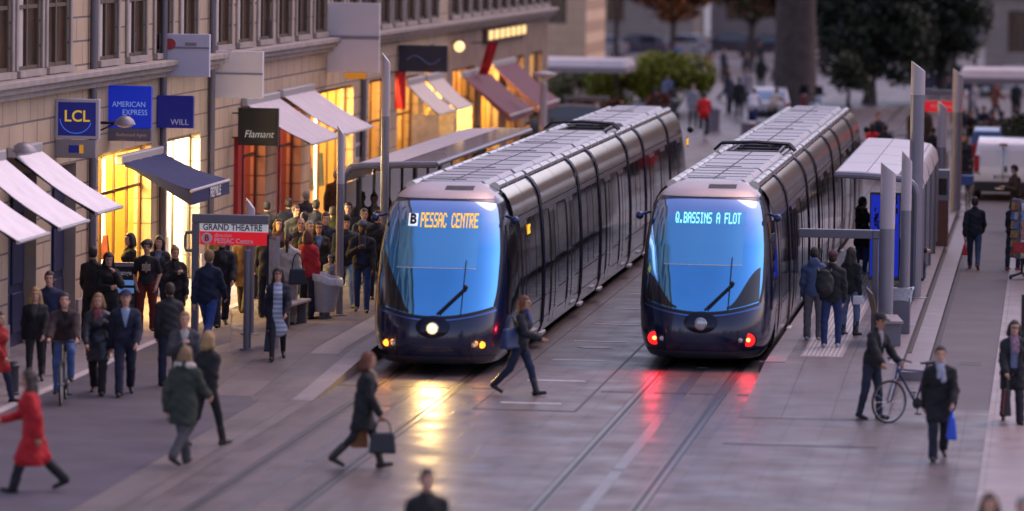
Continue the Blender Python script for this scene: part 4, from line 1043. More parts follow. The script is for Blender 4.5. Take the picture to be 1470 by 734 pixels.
B2 = building('stone building with yellow lit shop and white lit window under the navy awning', 9.1, 22.2, [(10., 15.4, 3.25, 'yellow'), (17.2, 21., 3.25, 'white')], stone=STONE2, seed=3, phase=.7, upw=(2.9, 1.9))
B3 = building('stone building with dark red shopfronts under the two white awnings', 22.2, 45.2, [(26.2, 29.6, 3.4, 'red'), (31.2, 34.9, 3.4, 'red'), (36.3, 43.6, 3.6, 'yellow')], seed=4, phase=.5)
B4 = building('stone building with amber shopfronts behind the cream awnings', 45.2, 63, [(46.5, 50.5, 3.6, 'amber'), (52, 56.5, 3.5, 'amber'), (58, 61.8, 3.5, 'yellow')], stone=STONE2, seed=5, upw=(2.6, 1.9))
B5 = building('brown stone building with burgundy cafe awnings at the far end of the row', 63, 92, [(64.5, 70, 3.4, 'amber'), (72, 76.5, 3.4, 'yellow'), (79, 84, 3.4, 'amber'), (86, 90, 3.4, 'dim')], stone=mat('brown_stone', (.25, .175, .13), .75, 0, .25, 1), seed=6, upw=(2.6, 2.0))
# the other side of the street, seen only mirrored in the trams
building('long stone shop building across the street mirrored in the tram sides', 24, 110, [(33, 38, 3.3, 'amber'), (42, 47, 3.3, 'dim'), (52, 57, 3.3, 'yellow'), (64, 69, 3.3, 'dim'), (80, 85, 3.3, 'amber')], xf=15.5, sd=-1, seed=9, stone=STONE2, H=10.)
DOWNP = mat('drainpipe_zinc', (.16, .15, .19), .45, .5)
for root, y in ((B1, 9.0), (B2, 16.2), (B2, 21.9), (B3, 44.9)):
    yc = root.location.y
    MB().tube([(.09, y - yc, .3), (.09, y - yc, 13)], .075, 10).build('drainpipe', DOWNP, root, smooth=True)
# far buildings that face down the street
def facing(label, x0, x1, y, H, stone, n, z0=1.2, ws=1.3, wh=2.4, pitch=3.6, lit=0, seed=1):
    rnd = random.Random(seed)
    root = thing('building', label, 'building', ((x0 + x1) / 2, y, 0)); xc = (x0 + x1) / 2
    w = MB().box(x0 - xc, x1 - xc, .35, 10, 0, H)
    cols = [x0 + (x1 - x0) * (i + .5) / n for i in range(n)]
    zs = []; z = z0
    while z + wh < H - 1: zs.append(z); z += pitch
    e = [x0] + [t for c_ in cols for t in (c_ - ws / 2, c_ + ws / 2)] + [x1]
    for a, c_ in zip(e[0::2], e[1::2]): w.box(a - xc, c_ - xc, 0, .35, 0, H)
    zz = [0] + [t for z in zs for t in (z, z + wh)] + [H]
    for c_ in cols:
        for a, d in zip(zz[0::2], zz[1::2]): w.box(c_ - ws / 2 - xc, c_ + ws / 2 - xc, .002, .35, a, d)
    w.build('wall', stone, root)
    b = MB()
    for z in zs[1:]: b.box(x0 - xc, x1 - xc, -.2, 0, z - .5, z - .3)
    b.box(x0 - xc - .3, x1 - xc + .3, -.5, .4, H, H + .5); b.build('cornice', CORN, root)
    for c_ in cols:
        for z in zs:
            m = MB()
            for a in (c_ - ws / 2, c_ - .04, c_ + ws / 2 - .08): m.box(a - xc, a + .08 - xc, .2, .26, z, z + wh)
            fo = m.build('window', FRAMEW, root)
            MB().box(c_ - ws / 2 - xc, c_ + ws / 2 - xc, .26, .27, z, z + wh).build('pane', LIT['amber'][0] if rnd.random() < lit else PANE, fo)
    return root
CREAM = brickmat('cream_stone', (.74, .52, .34), (.68, .47, .31), (.45, .3, .2), 1.4, .55, .015, .75, 'XZ', .12, .7)
facing('cream stone corner building beyond the left cafe canopy', -32, -12.4, 150, 16, CREAM, 6, z0=3.2, wh=2.0, pitch=4.2, lit=.3)
facing('grey stone building far behind parked cars and brown trees', -70, -15.6, 262, 20, STONEX, 14, seed=3)
facing('shaded stone building closing the far end behind the trees', -15.4, 6.5, 275, 20, mat('far_stone', (.30, .25, .25), .8, 0, .2, .4), 6, seed=4)
facing('pale stone building with amber lit windows behind the right trees', 6.7, 40, 190, 18, STONEX, 8, lit=.6, seed=5, ws=1.6)

# ------------------------------------------------------------------ awnings
def awning(label, y0, y1, zt, zf, proj, color, val=.0, xf=-8., sidec=False, text=None, name='awning', group=None):
    root = thing(name, label, 'awning', (xf, (y0 + y1) / 2, zt), 0, group); yc = (y0 + y1) / 2; w = (y1 - y0) / 2
    m = mat('awning_%.2f_%.2f_%.2f' % color, color, .8, 0, .10, 2.5, bump=.1, bscale=14)
    rows = []; n = 12
    for i in range(9):
        t = i / 8; sag = -.05 * math.sin(PI * t)
        rows.append([(.05 + proj * t, -w + 2 * w * k / n, (zf - zt) * t + sag + .010 * math.sin(k * 2.1 + i)) for k in range(n + 1)])
    b = MB().grid(rows).grid([[(x, y, z - .02) for x, y, z in r] for r in rows])
    b.build('fabric', m, root, smooth=True)
    bar = MB().tube([(.05 + proj, -w - .04, zf - zt - .01), (.05 + proj, w + .04, zf - zt - .01)], .035, 8)
    bar.build('front_bar', mat('awning_bar', (.5, .48, .5), .4, .4), root, smooth=True)
    MB().box(0, .16, -w - .06, w + .06, -.10, .10).build('cassette', mat('awning_bar'), root, bevel=.03)
    for s in (-1, 1):
        a = MB().tube([(.1, s * w * .82, -.12), (proj * .52, s * w * .55, (zf - zt) * .5 - .16), (proj, s * w * .8, zf - zt - .05)], .022, 6)
        a.build('folding_arm', IRON, root)
    if val:
        rows = [[(.06 + proj + .012 * math.sin(k * 1.7) * j, -w + 2 * w * k / n, zf - zt - .02 - val * j) for k in range(n + 1)] for j in (0, .5, 1)]
        v = MB().grid(rows).build('valance', m, root, smooth=True)
        MB().add([(.06, -w, -.02), (.06 + proj, -w, zf - zt - .02), (.06 + proj, -w, zf - zt - .02 - val), (.06 + proj * .97, -w, zf - zt - .02 - val)], [(0, 1, 2, 3)]).build('side_flap', m, root)
        if text:
            me = text_mesh(text, val * 1.05, .95, 0, .002, .006); me.transform(Matrix.Rotation(PI / 2, 4, 'Z')); me.transform(Matrix.Translation((.085 + proj, .40, zf - zt - .02 - val * .5)))
            link('lettering', me, mat('letter_white', (.75, .75, .78), .6), v)
    if sidec:
        for yy in (-w, w):
            MB().add([(.25, yy, zf - zt - .02), (.05 + proj, yy, zf - zt - .02), (.05 + proj, yy, -2.0), (.25, yy, -2.0)], [(0, 1, 2, 3)]).build('side_curtain', mat('clear_curtain', (.55, .5, .4), .3, 0, .25, 6), root)
    return root
WH = (.84, .80, .86)
awning('white shop awning cut by the left edge, nearest and lowest of the three', -4.5, -2.2, 3.65, 2.5, 1.6, WH, group='white awnings on the bank')
awning('white shop awning in the middle of the three at the left edge', -1.25, 1.1, 3.65, 2.52, 1.6, WH, group='white awnings on the bank')
awning('white shop awning below the blue bank sign, beside the yellow shop', 1.9, 4.1, 3.66, 2.6, 1.6, WH, group='white awnings on the bank')
awning('navy shop awning with white lettering on its valance over the yellow shop', 11.7, 15.9, 3.06, 2.48, 1.5, (.010, .020, .105), .27, text='FREYVILLE')
awning('pale awning under the dark script sign over the dark red shopfront', 26.2, 30.7, 3.72, 2.78, 1.6, (.58, .53, .58), group='pale awnings on the stone building')
awning('pale awning with a small white tag, second after the dark script sign', 31.3, 36.0, 3.75, 2.80, 1.6, (.60, .55, .60), group='pale awnings on the stone building')
awning('cream awning with clear side curtain, nearer of the cream pair', 53.3, 56.8, 3.35, 2.45, 1.0, (.62, .55, .50), .0, sidec=True, group='cream awnings')
awning('cream awning with clear side curtain, farther of the cream pair', 57.4, 61., 3.35, 2.45, 1.0, (.62, .55, .50), .0, sidec=True, group='cream awnings')
awning('burgundy cafe awning, nearer of two beyond the cream awnings', 66, 72.3, 3.2, 1.95, 1.6, (.15, .06, .085), .2, group='burgundy awnings')
awning('burgundy cafe awning, farther of two, beside the parked dark car', 74, 80.5, 3.3, 1.95, 1.6, (.15, .06, .085), .2, group='burgundy awnings')

# ------------------------------------------------------------------ hanging signs
def signboard(name, label, y, x0, x1, z0, z1, face, rim=None, th=.16, xw=-8., group=None):
    root = thing(name, label, 'sign', ((x0 + x1) / 2, y, z0), 0, group); w = (x1 - x0) / 2; h = z1 - z0
    MB().box(-w, w, -th / 2, th / 2, 0, h).build('sign_box', rim or face, root, bevel=.012)
    if rim: MB().box(-w + .06, w - .06, -th / 2 - .006, -th / 2, .06, h - .06).build('sign_face', face, root)
    b = MB()
    for z in (h * .2, h * .85): b.tube([(-w, 0, z), (xw - (x0 + x1) / 2 - .02, 0, z)], .018, 6)
    b.build('bracket', IRON, root)
    return root, w, h, -th / 2 - .010
BLUEE = mat('sign_blue_lit', (.006, .022, .30), .3, emit=(.008, .04, .75), estr=.13)
BLUED = mat('sign_navy_lit', (.008, .012, .12), .3, emit=(.01, .02, .35), estr=.08)
r, w, h, yf = signboard('bank_sign', 'square blue bank sign with pale rim and yellow letters LCL', 6, -8.0, -7.16, 3.74, 4.49, BLUED, mat('sign_rim', (.5, .48, .55), .4))
letter('LCL', .30, mat('sign_yellow', (.7, .45, .02), .4, emit=(1, .6, .03), estr=.14), r, (.0, yf, h * .56), .98, bold=.004)
b = MB()
for i in range(15): 
    a = PI + PI * .95 * i / 14 * .9
    b.tube([(.30 * math.cos(a) - .02, yf, h * .5 + .27 * math.sin(a)), (.30 * math.cos(a + .2) - .02, yf, h * .5 + .27 * math.sin(a + .2))], .008, 5)
b.build('emblem_arc', mat('sign_arc', (.05, .15, .7), .4, emit=(.05, .2, .9), estr=.2), r)
r2, w, h, yf = signboard('cash_sign', 'small clear cash point sign with a blue card emblem below the bank sign', 6, -8.0, -7.22, 3.38, 3.72, mat('sign_clear', (.30, .27, .30), .25))
MB().box(-.12, .08, yf - .004, yf, .1, .24).build('card_emblem', BLUED, r2); MB().box(.08, .16, yf - .004, yf, .09, .25).build('hand_emblem', mat('sign_orange', (.6, .28, .02), .5, emit=(1, .45, .04), estr=.12), r2)
r, w, h, yf = signboard('card_agency_sign', 'tall bright blue sign reading AMERICAN EXPRESS above the navy awning', 11, -8.03, -7.14, 3.74, 4.58, BLUEE)
OUTL = mat('sign_pale_blue', (.35, .5, .9), .4, emit=(.4, .6, 1), estr=.08)
letter('AMERICAN', .155, OUTL, r, (.0, yf, h * .56), .88); letter('EXPRESS', .155, OUTL, r, (.12, yf, h * .37), .88)
r, w, h, yf = signboard('agent_sign', 'grey sign strip reading Authorised Agent under the bright blue sign', 11, -8.03, -7.14, 3.48, 3.735, mat('sign_grey', (.13, .13, .19), .4))
letter('Authorised Agent', .10, mat('letter_pale', (.5, .5, .6), .5), r, (.05, yf, h * .5), .85)
r, w, h, yf = signboard('shop_sign', 'dark blue square sign reading WILL right of the bright blue sign', 16, -7.99, -7.22, 3.54, 4.22, BLUED)
letter('WILL', .17, mat('letter_silver', (.5, .5, .62), .4, emit=(.6, .6, .8), estr=.05), r, (.10, yf, h * .18), 1.0)
r, w, h, yf = signboard('shop_sign', 'black square sign with white script lettering reading Flamant', 25, -7.85, -6.92, 2.78, 3.64, mat('sign_black', (.014, .016, .014), .4))
letter('Flamant', .235, mat('letter_cream', (.75, .75, .7), .5, emit=(1, 1, .9), estr=.10), r, (.02, yf, h * .30), .92, .28, bold=-.003)
PALEB = mat('sign_pale', (.58, .57, .72), .5, 0, .05, 2); PALEP = mat('sign_offwhite', (.70, .66, .72), .5, 0, .05, 2)
r, w, h, yf = signboard('shop_sign', 'pale blue white hanging sign with a small red mark at its top, above WILL', 16.5, -8.05, -6.98, 4.60, 5.50, PALEB)
MB().lathe([(.12, 0), (.12, .02), (.02, .021)], (-.30, yf + .0, h * .76), 16, 'y').build('red_mark', mat('mark_red', (.45, .05, .06), .5), r)
MB().box(-w, w, yf - .006, yf, h * .66, h * .70).build('sign_line', mat('mark_grey', (.25, .23, .30), .5), r)
MB().box(.02, .26, yf - .006, yf, h * .73, h * .80).build('grey_mark', mat('mark_grey'), r)
r, w, h, yf = signboard('shop_sign', 'off white hanging sign of two stacked panels above the black script sign', 22.5, -7.97, -6.86, 3.95, 5.0, PALEP)
MB().box(-w, w, yf - .006, yf, h * .50, h * .54).build('sign_line', mat('mark_grey'), r)
r, w, h, yf = signboard('shop_sign', 'largest white hanging sign of two stacked panels with a small orange foot', 39, -8.0, -6.64, 4.05, 5.85, PALEP)
MB().box(-w, w, yf - .006, yf, h * .48, h * .53).build('sign_line', mat('mark_grey'), r); MB().box(-.2, .35, yf - .02, yf + .02, -.16, 0).build('orange_tag', mat('tag_orange', (.5, .22, .02), .5, emit=(1, .4, .02), estr=.1), r)
r, w, h, yf = signboard('shop_sign', 'dark navy hanging sign with a rounded emblem over the cream awnings', 52, -7.97, -6.56, 3.7, 4.46, mat('sign_slate', (.028, .032, .065), .4))
b = MB()
for i in range(12): b.tube([(-.45 + i * .08, yf, h * .45 + .12 * math.sin(i * .55)), (-.37 + i * .08, yf, h * .45 + .12 * math.sin((i + 1) * .55))], .03, 5)
b.build('emblem', mat('emblem_blue', (.12, .14, .25), .5), r)
def banner(label, y, x, z0, z1, w, lean=0):
    root = thing('banner', label, 'banner', (x, y, z0)); rows = []
    for i in range(11):
        t = i / 10; rows.append([(w * (k / 6 - .5) + lean * t, .05 * math.sin(k * 1.1 + 3 * t), (z1 - z0) * t) for k in range(7)])
    MB().grid(rows).build('flag_cloth', mat('flag_red', (.50, .012, .02), .7, 0, .15, 3), root, smooth=True, fix=False)
    MB().tube([(-8.02 - x, .06, (z1 - z0) * .98), (w / 2 + lean, .06, (z1 - z0) + .02)], .022, 6).build('flag_pole', IRON, root)
    return root
banner('narrow red banner hanging over the amber shopfront beside the tall pole', 50, -7.63, 2.70, 3.75, .30)
banner('leaning red flag high over the burgundy awnings', 69, -7.6, 3.12, 4.16, .34, .30)
o = MB().box(-8.02, -7.9, 25.3, 25.75, .3, 2.95).build('red_panel', mat('panel_red', (.42, .012, .018), .5)); tag(o, 'tall narrow bright red panel on the wall under the black script sign', 'panel')
o = MB().box(-8.02, -7.99, 44.0, 45.1, 1.55, 2.35).build('wall_poster', mat('poster_pale', (.55, .52, .52), .6)); tag(o, 'pale poster with dark photos on the pier right of the yellow shop', 'poster')
b = MB()
for yy, zz in ((44.1, 2.0), (44.62, 2.0), (44.1, 1.6), (44.62, 1.6)): b.box(-7.99, -7.984, yy, yy + .4, zz, zz + .3)
b.build('photo_print', mat('print_dark', (.05, .05, .06), .5), o)
o = thing('lit_sign', 'long warm lit lettering strip high on the brown far building', 'sign', (-7.95, 78, 4.1))
MB().box(-.05, .08, -6, 6, 0, .42).build('sign_box', mat('sign_brown', (.08, .05, .03), .5), o)
for i in range(7): MB().box(.085, .10, -5.4 + i * 1.6, -4.3 + i * 1.6, .06, .36).build('lit_letter', mat('sign_warm', (.8, .6, .3), .5, emit=(1, .62, .22), estr=.5), o)
for i, yy in enumerate((57.5, 63.6)):
    o = thing('globe_lamp', ('round warm globe lamp over the cream awnings', 'round warm globe lamp between the cream and burgundy awnings')[i], 'lamp', (-7.7, yy, 4.15))
    MB().ball((0, 0, 0), .17, 8).build('globe', mat('globe_warm', (.9, .7, .4), .4, emit=(1, .62, .25), estr=.7), o, smooth=True); MB().tube([(-.3, 0, .1), (0, 0, .2)], .02, 6).build('lamp_arm', IRON, o)
def wall_lamp(label, y, x, z, r, arm):
    root = thing('street_lamp', label, 'street lamp', (x, y, z))
    MB().lathe([(.02, .17), (r * .45, .15), (r * .8, .09), (r, .0), (r * .94, -.01), (.05, .0)], (0, 0, 0), 22).build('lamp_hood', mat('lamp_grey', (.24, .23, .27), .4, .3), root, smooth=True)
    MB().tube([(-arm, 0, .02), (r * .9, 0, .02)], .03, 8).tube([(-arm, 0, -.25), (-r, 0, .0)], .018, 6).build('lamp_arm', IRON, root)
    MB().lathe([(r * .8, -.012), (r * .6, -.05), (.02, -.07)], (0, 0, 0), 18).build('lamp_glass', mat('lamp_diffuser', (.5, .5, .55), .3), root, smooth=True)
wall_lamp('grey dome street lamp on a long arm beside the nearest white awning tops', 2, -7.72, 3.68, .24, 1.4)
wall_lamp('grey dome street lamp on an arm in front of the bright blue sign', 9, -7.28, 3.90, .21, .75)
# lettering on the wall above the lit shop and a green handbag in its window
for txt, y, z in (('LE TANNEUR', 18.6, 3.62),):
    me = text_mesh(txt, .42, .9, 0, .01, .01); me.transform(Matrix.Rotation(PI / 2, 4, 'Z')); me.transform(Matrix.Translation((-7.985 + 8, y - B2.location.y, z)))
    link('wall_lettering', me, mat('letter_bronze', (.10, .07, .05), .5), B2)
def handbag(name, label, loc, rz, size, col, strap=.18, cat='handbag'):
    root = thing(name, label, cat, loc, rz); w, d, h = size
    b = MB().hexa([(-w / 2, -d / 2, 0), (w / 2, -d / 2, 0), (w / 2, d / 2, 0), (-w / 2, d / 2, 0)], [(-w * .42, -d * .25, h), (w * .42, -d * .25, h), (w * .42, d * .25, h), (-w * .42, d * .25, h)])
    m = mat('bag_%.2f_%.2f_%.2f' % col, col, .5, 0, .15, 12)
    b.build('bag_body', m, root, bevel=min(w, d, h) * .18)
    n = 10
    MB().tube([(w * .3 * math.cos(PI * i / n), 0, h * .97 + strap * math.sin(PI * i / n)) for i in range(n + 1)], .012, 6).build('bag_handle', m, root, smooth=True)
    return root
handbag('handbag', 'green leather handbag standing in the white lit shop window', (-8.62, 19.2, 1.02), R_(20), (.42, .16, .28), (.035, .07, .04), .22)
o = MB().box(-9.0, -8.5, 18.6, 20.1, .12, 1.0).build('display_plinth', mat('plinth_white', (.7, .66, .55), .5), bevel=.01); tag(o, 'white display plinth under the green handbag in the lit window', 'plinth')
# ------------------------------------------------------------------ street furniture
GREYP = mat('grey_paint', (.16, .16, .205), .38, .35, .06, 3)
GREYL = mat('light_grey_paint', (.24, .23, .28), .4, .3, .06, 3)
OPAL = mat('opal_glass', (.52, .46, .50), .3)
WPANEL = mat('white_panel', (.56, .52, .58), .35, 0, .06, 3)
CLEAR = SGLASS
def stop_frame(label, x, y, w, z=2.3, sign=None, group=None, sc=1.):
    zg = gz(x, y); root = thing('stop_sign', label, 'stop sign', (x, y, zg), 0, group); z -= zg
    b = MB().box(-.06, .06, -.09, .09, 0, z - .165).box(-.06, w, -.10, .10, z - .165, z); b.build('sign_frame', GREYP, root, bevel=.015)
    if sign:
        MB().box(.09, w - .02, -.05, .05, z - .315, z - .168).build('name_panel', mat('sign_white_lit', (.66, .64, .70), .35, emit=(.8, .78, .9), estr=.10), root)
        rp = MB().box(.09, w - .02, -.05, .05, z - .56, z - .317).build('line_panel', mat('sign_red', (.70, .010, .020), .4, emit=(1, .012, .03), estr=.14), root)
        K = mat('letter_dark', (.02, .02, .03), .5); W = mat('letter_white', (.75, .75, .78), .6)
        letter('GRAND THEATRE', .165, K, root, ((w + .07) / 2 - .02, -.056, z - .24), .84, bold=.003)
        MB().lathe([(.10, 0), (.10, .012), (.09, .013)], (.22, -.05, z - .44), 22, 'y').build('route_disc', W, rp)
        letter('B', .165, mat('letter_red', (.6, .012, .02), .5), rp, (.22, -.070, z - .44), .95, bold=.005)
        letter('direction', .11, W, rp, (.36, -.056, z - .385), .82, align='LEFT'); letter('PESSAC Centre', .125, W, rp, (.36, -.056, z - .49), .90, bold=.002, align='LEFT')
        MB().tube([(-.06, -.02, z - .35), (-.17, -.02, z - .35), (-.19, -.02, z - .42), (-.19, -.02, z - .62), (-.17, -.02, z - .68), (-.06, -.02, z - .68)], .03, 8).build('side_handle', GREYP, root, smooth=True)
    return root
stop_frame('grey framed stop sign with white and red panel reading GRAND THEATRE', -5.05, 4.6, 1.37, 2.46, True)
f2 = stop_frame('bare grey stop frame without panel over the right platform', 7.36, 8.3, .12, 2.2)
MB().box(-1.46, -.06, -.10, .10, 2.2 - .28 - .165, 2.2 - .28).build('sign_beam', GREYP, f2, bevel=.015)
def pole(label, x, y, r, h, m=None, top=None, cat='pole', name='pole', group=None, ztop=None):
    z = gz(x, y); root = thing(name, label, cat, (x, y, z), 0, group); hh = ztop - z
    hs = hh - (top or 0)
    MB().lathe([(r * 1.9, 0), (r * 1.9, .02), (r, .03), (r, hs)], (0, 0, 0), 18).build('shaft', m or GREYP, root, smooth=True)
    if top:
        n = 18; b = MB(); rr = r * 1.02
        vs = [(rr * math.cos(2 * PI * k / n), rr * math.sin(2 * PI * k / n), hs) for k in range(n)] + [(rr * math.cos(2 * PI * k / n), rr * math.sin(2 * PI * k / n), hh - .11 - .11 * math.cos(2 * PI * k / n)) for k in range(n)]
        b.add(vs, [(k, (k + 1) % n, n + (k + 1) % n, n + k) for k in range(n)] + [tuple(range(n, 2 * n))]); b.build('lamp_column', OPAL, root, smooth=True)
    return root
pole('plain grey round post holding the red stop sign panel', -3.6, 1.9, .07, 0, ztop=2.0)
pole('lamp column with white glass top rising from the crowd by the bin', -3.02, 8.95, .075, 0, GREYL, 1.15, 'lamp column', 'lamp_column_post', ztop=3.98)
pole('lamp column with white glass top standing behind the red stop sign', -4.2, 5.6, .085, 0, GREYL, .85, 'lamp column', 'lamp_column_post', ztop=2.72)
pole('tall grey mast left of the headlamp tram, white at its top', -2.88, 14.0, .085, 0, GREYL, 1.3, 'mast', 'lighting_mast', ztop=5.25)
pole('tallest grey mast at right with a white slanted top', 7.86, 16.6, .145, 0, GREYL, .7, 'mast', 'lighting_mast', ztop=5.2)
pole('white topped lamp column with a slanted cut, nearest on the right platform', 7.61, 7.2, .14, 0, GREYL, 1.25, 'lamp column', 'lamp_column_post', ztop=3.55)
pole('white topped lamp column just behind the nearest one, beside the shelter', 7.88, 9.6, .10, 0, GREYL, 1.15, 'lamp column', 'lamp_column_post', ztop=3.66)
pole('far right lamp column with white top beyond the shelter', 7.84, 39.5, .12, 0, GREYL, 1.2, 'lamp column', 'lamp_column_post', ztop=3.6)
pole('farthest right lamp column with white top near the parked bicycle', 8.06, 47.6, .14, 0, GREYL, 1.2, 'lamp column', 'lamp_column_post', ztop=4.2)
pole('pale lamp column with a wide pale lantern before the burgundy awnings', -5.75, 70, .12, 0, GREYL, 1.6, 'lamp column', 'lamp_column_post', ztop=3.0)
o = MB().lathe([(.12, 0), (.42, .14), (.42, .20), (.05, .26)], (-5.75, 70, 2.98), 20).build('lantern', OPAL, bpy.data.objects['lamp_column_post.005'] if False else None, smooth=True); tag(o, 'wide pale lantern on top of the column before the burgundy awnings', 'lantern')
pole('black thin post at the right edge beside the woman with the scarf', 10.24, -5, .035, 0, IRON, ztop=2.05)
def bollard(label, x, y, h, r, m): 
    o = MB().lathe([(r * 1.15, 0), (r * 1.15, .05), (r, .06), (r, h * .80), (r * 1.18, h * .82), (r * 1.18, h * .90), (r, h * .92), (r * .85, h), (.01, h * 1.02)], (0, 0, 0), 20).build('bollard', m, None, (x, y, gz(x, y)), smooth=True); tag(o, label, 'bollard')
bollard('dark iron bollard on the pavement at the left edge', -6.28, -5.1, .56, .085, mat('bollard_iron', (.06, .06, .085), .45, .4))
bollard('thick grey bollard in the far street left of the silver car', -2.6, 103, .98, .27, GREYL)
bollard('thick grey bollard partly hidden by the tram roof near the silver car', -.9, 98, .62, .3, GREYL)
# litter bin on the left platform, lined with clear plastic, leaning
bn = thing('litter_bin', 'grey tapered litter bin with clear bag rim tilted by the bench', 'bin', (-3.22, 8.4, gz(-3.22, 8.4)))
b = MB(); rows = []
for i in range(7):
    t = i / 6; r = .19 + .085 * t; rows.append([(r * math.cos(2 * PI * k / 26) + .05 * t, r * math.sin(2 * PI * k / 26), .12 + .68 * t + .07 * t * -math.cos(2 * PI * k / 26)) for k in range(26)])
b.grid(rows, True); b.add(rows[0], [tuple(range(26))]).build('bin_body', mat('bin_grey', (.40, .42, .52), .4, .4, .1, 8), bn, smooth=True)
MB().lathe([(.15, 0), (.15, .03), (.10, .04), (.10, .13)], (0, 0, 0), 20).build('bin_foot', GREYP, bn, smooth=True); bn.scale = (1.05, 1.05, 1.0)
rim = MB(); rr = [[(q * (.285 * math.cos(2 * PI * k / 26)) + .05, q * .285 * math.sin(2 * PI * k / 26), .80 + dz - .07 * math.cos(2 * PI * k / 26) + .012 * math.sin(5 * k)) for k in range(26)] for q, dz in ((1.02, -.12), (1.05, .0), (1.0, .025), (.92, -.05))]
rim.grid(rr, True).build('bin_liner', mat('clear_liner', (.55, .58, .66), .25, 0, .2, 20, ior=1.45), bn, smooth=True)
def bench(label, x, y, rz, L=1.7, back=False):
    root = thing('bench', label, 'bench', (x, y, gz(x, y)), rz)
    MB().box(-L / 2, L / 2, -.22, .22, .42, .48).build('seat', mat('bench_grey', (.28, .25, .27), .5, 0, .15, 6), root, bevel=.015)
    for s in (-1, 1): MB().box(s * L * .36 - .05, s * L * .36 + .05, -.19, .19, 0, .418).build('leg', GREYP, root, bevel=.01)
    if back: MB().hexa([(-L / 2, .22, .5), (L / 2, .22, .5), (L / 2, .26, .5), (-L / 2, .26, .5)], [(-L / 2, .34, .98), (L / 2, .34, .98), (L / 2, .38, .98), (-L / 2, .38, .98)]).build('backrest', mat('bench_wood', (.16, .09, .05), .5, 0, .3, 6), root, bevel=.01)
bench('low grey bench on the left platform behind the woman in the striped dress', -3.66, 6.8, R_(84))
bench('bench with wooden back on the right platform by the plastic bin', 7.72, 5.6, R_(96), 1.5, True)
bR = thing('litter_bin', 'square grey bin with clear plastic bag beside the white lamp columns', 'bin', (7.86, 7.9, gz(7.86, 7.9)))
MB().box(-.19, .19, -.19, .19, 0, .84).build('bin_body', GREYP, bR, bevel=.02)
rows = [[(q * .24 * math.copysign(abs(math.cos(a)) ** .5, math.cos(a)), q * .24 * math.copysign(abs(math.sin(a)) ** .5, math.sin(a)), z + .02 * math.sin(3 * a)) for a in [2 * PI * k / 24 for k in range(24)]] for q, z in ((.86, .62), (.95, .78), (1.08, .86), (.92, .84), (.8, .7))]
MB().grid(rows, True).build('bin_liner', mat('clear_liner'), bR, smooth=True)
# information panes
gp = thing('info_pane', 'narrow glass information pane with map on the left platform', 'information board', (-3.3, 2.4, gz(-3.3, 2.4)), R_(-68))
MB().box(-.02, .02, -.04, .04, 0, 2.0).build('post', IRON, gp, bevel=.005); MB().box(.72, .75, -.03, .03, 0, 2.0).build('post', GREYL, gp)
MB().box(.02, .72, -.012, .012, .18, 1.98).build('glass', mat('map_glass', (.20, .22, .27), .1, 0, .2, 4), gp)
MB().box(.05, .69, -.016, -.012, 1.0, 1.92).build('map_sheet', mat('map_sheet', (.50, .52, .56), .4, 0, .35, 9), gp); MB().box(.05, .69, -.016, -.012, .60, .98).build('blue_sheet', mat('map_blue', (.05, .12, .35), .4, 0, .3, 5), gp)
ab = thing('exchange_board', 'dark money change board with white headline and blue rows by the yellow shop', 'sign board', (-7.05, 7.6, 0), R_(4)); ab.scale = (.72, .8, .76)
MB().box(-.42, .42, -.05, .05, .05, 1.62).build('board', mat('board_black', (.015, .018, .022), .35), ab, bevel=.02)
MB().box(-.42, .42, -.07, .07, 1.62, 1.72).build('board_rim', GREYL, ab); letter('Change', .17, mat('letter_white', (.75, .75, .78), .6), ab, (.05, -.055, 1.46), .95, bold=.003)
for i, z in enumerate((1.22, 1.02, .82, .62, .42)): MB().box(-.36, .36, -.056, -.05, z - .07, z + .06).build('rate_row', mat('rate_blue', (.10, .20, .42), .4, emit=(.15, .35, .8), estr=.15) if i < 2 else mat('rate_grey', (.06, .07, .09), .4), ab)
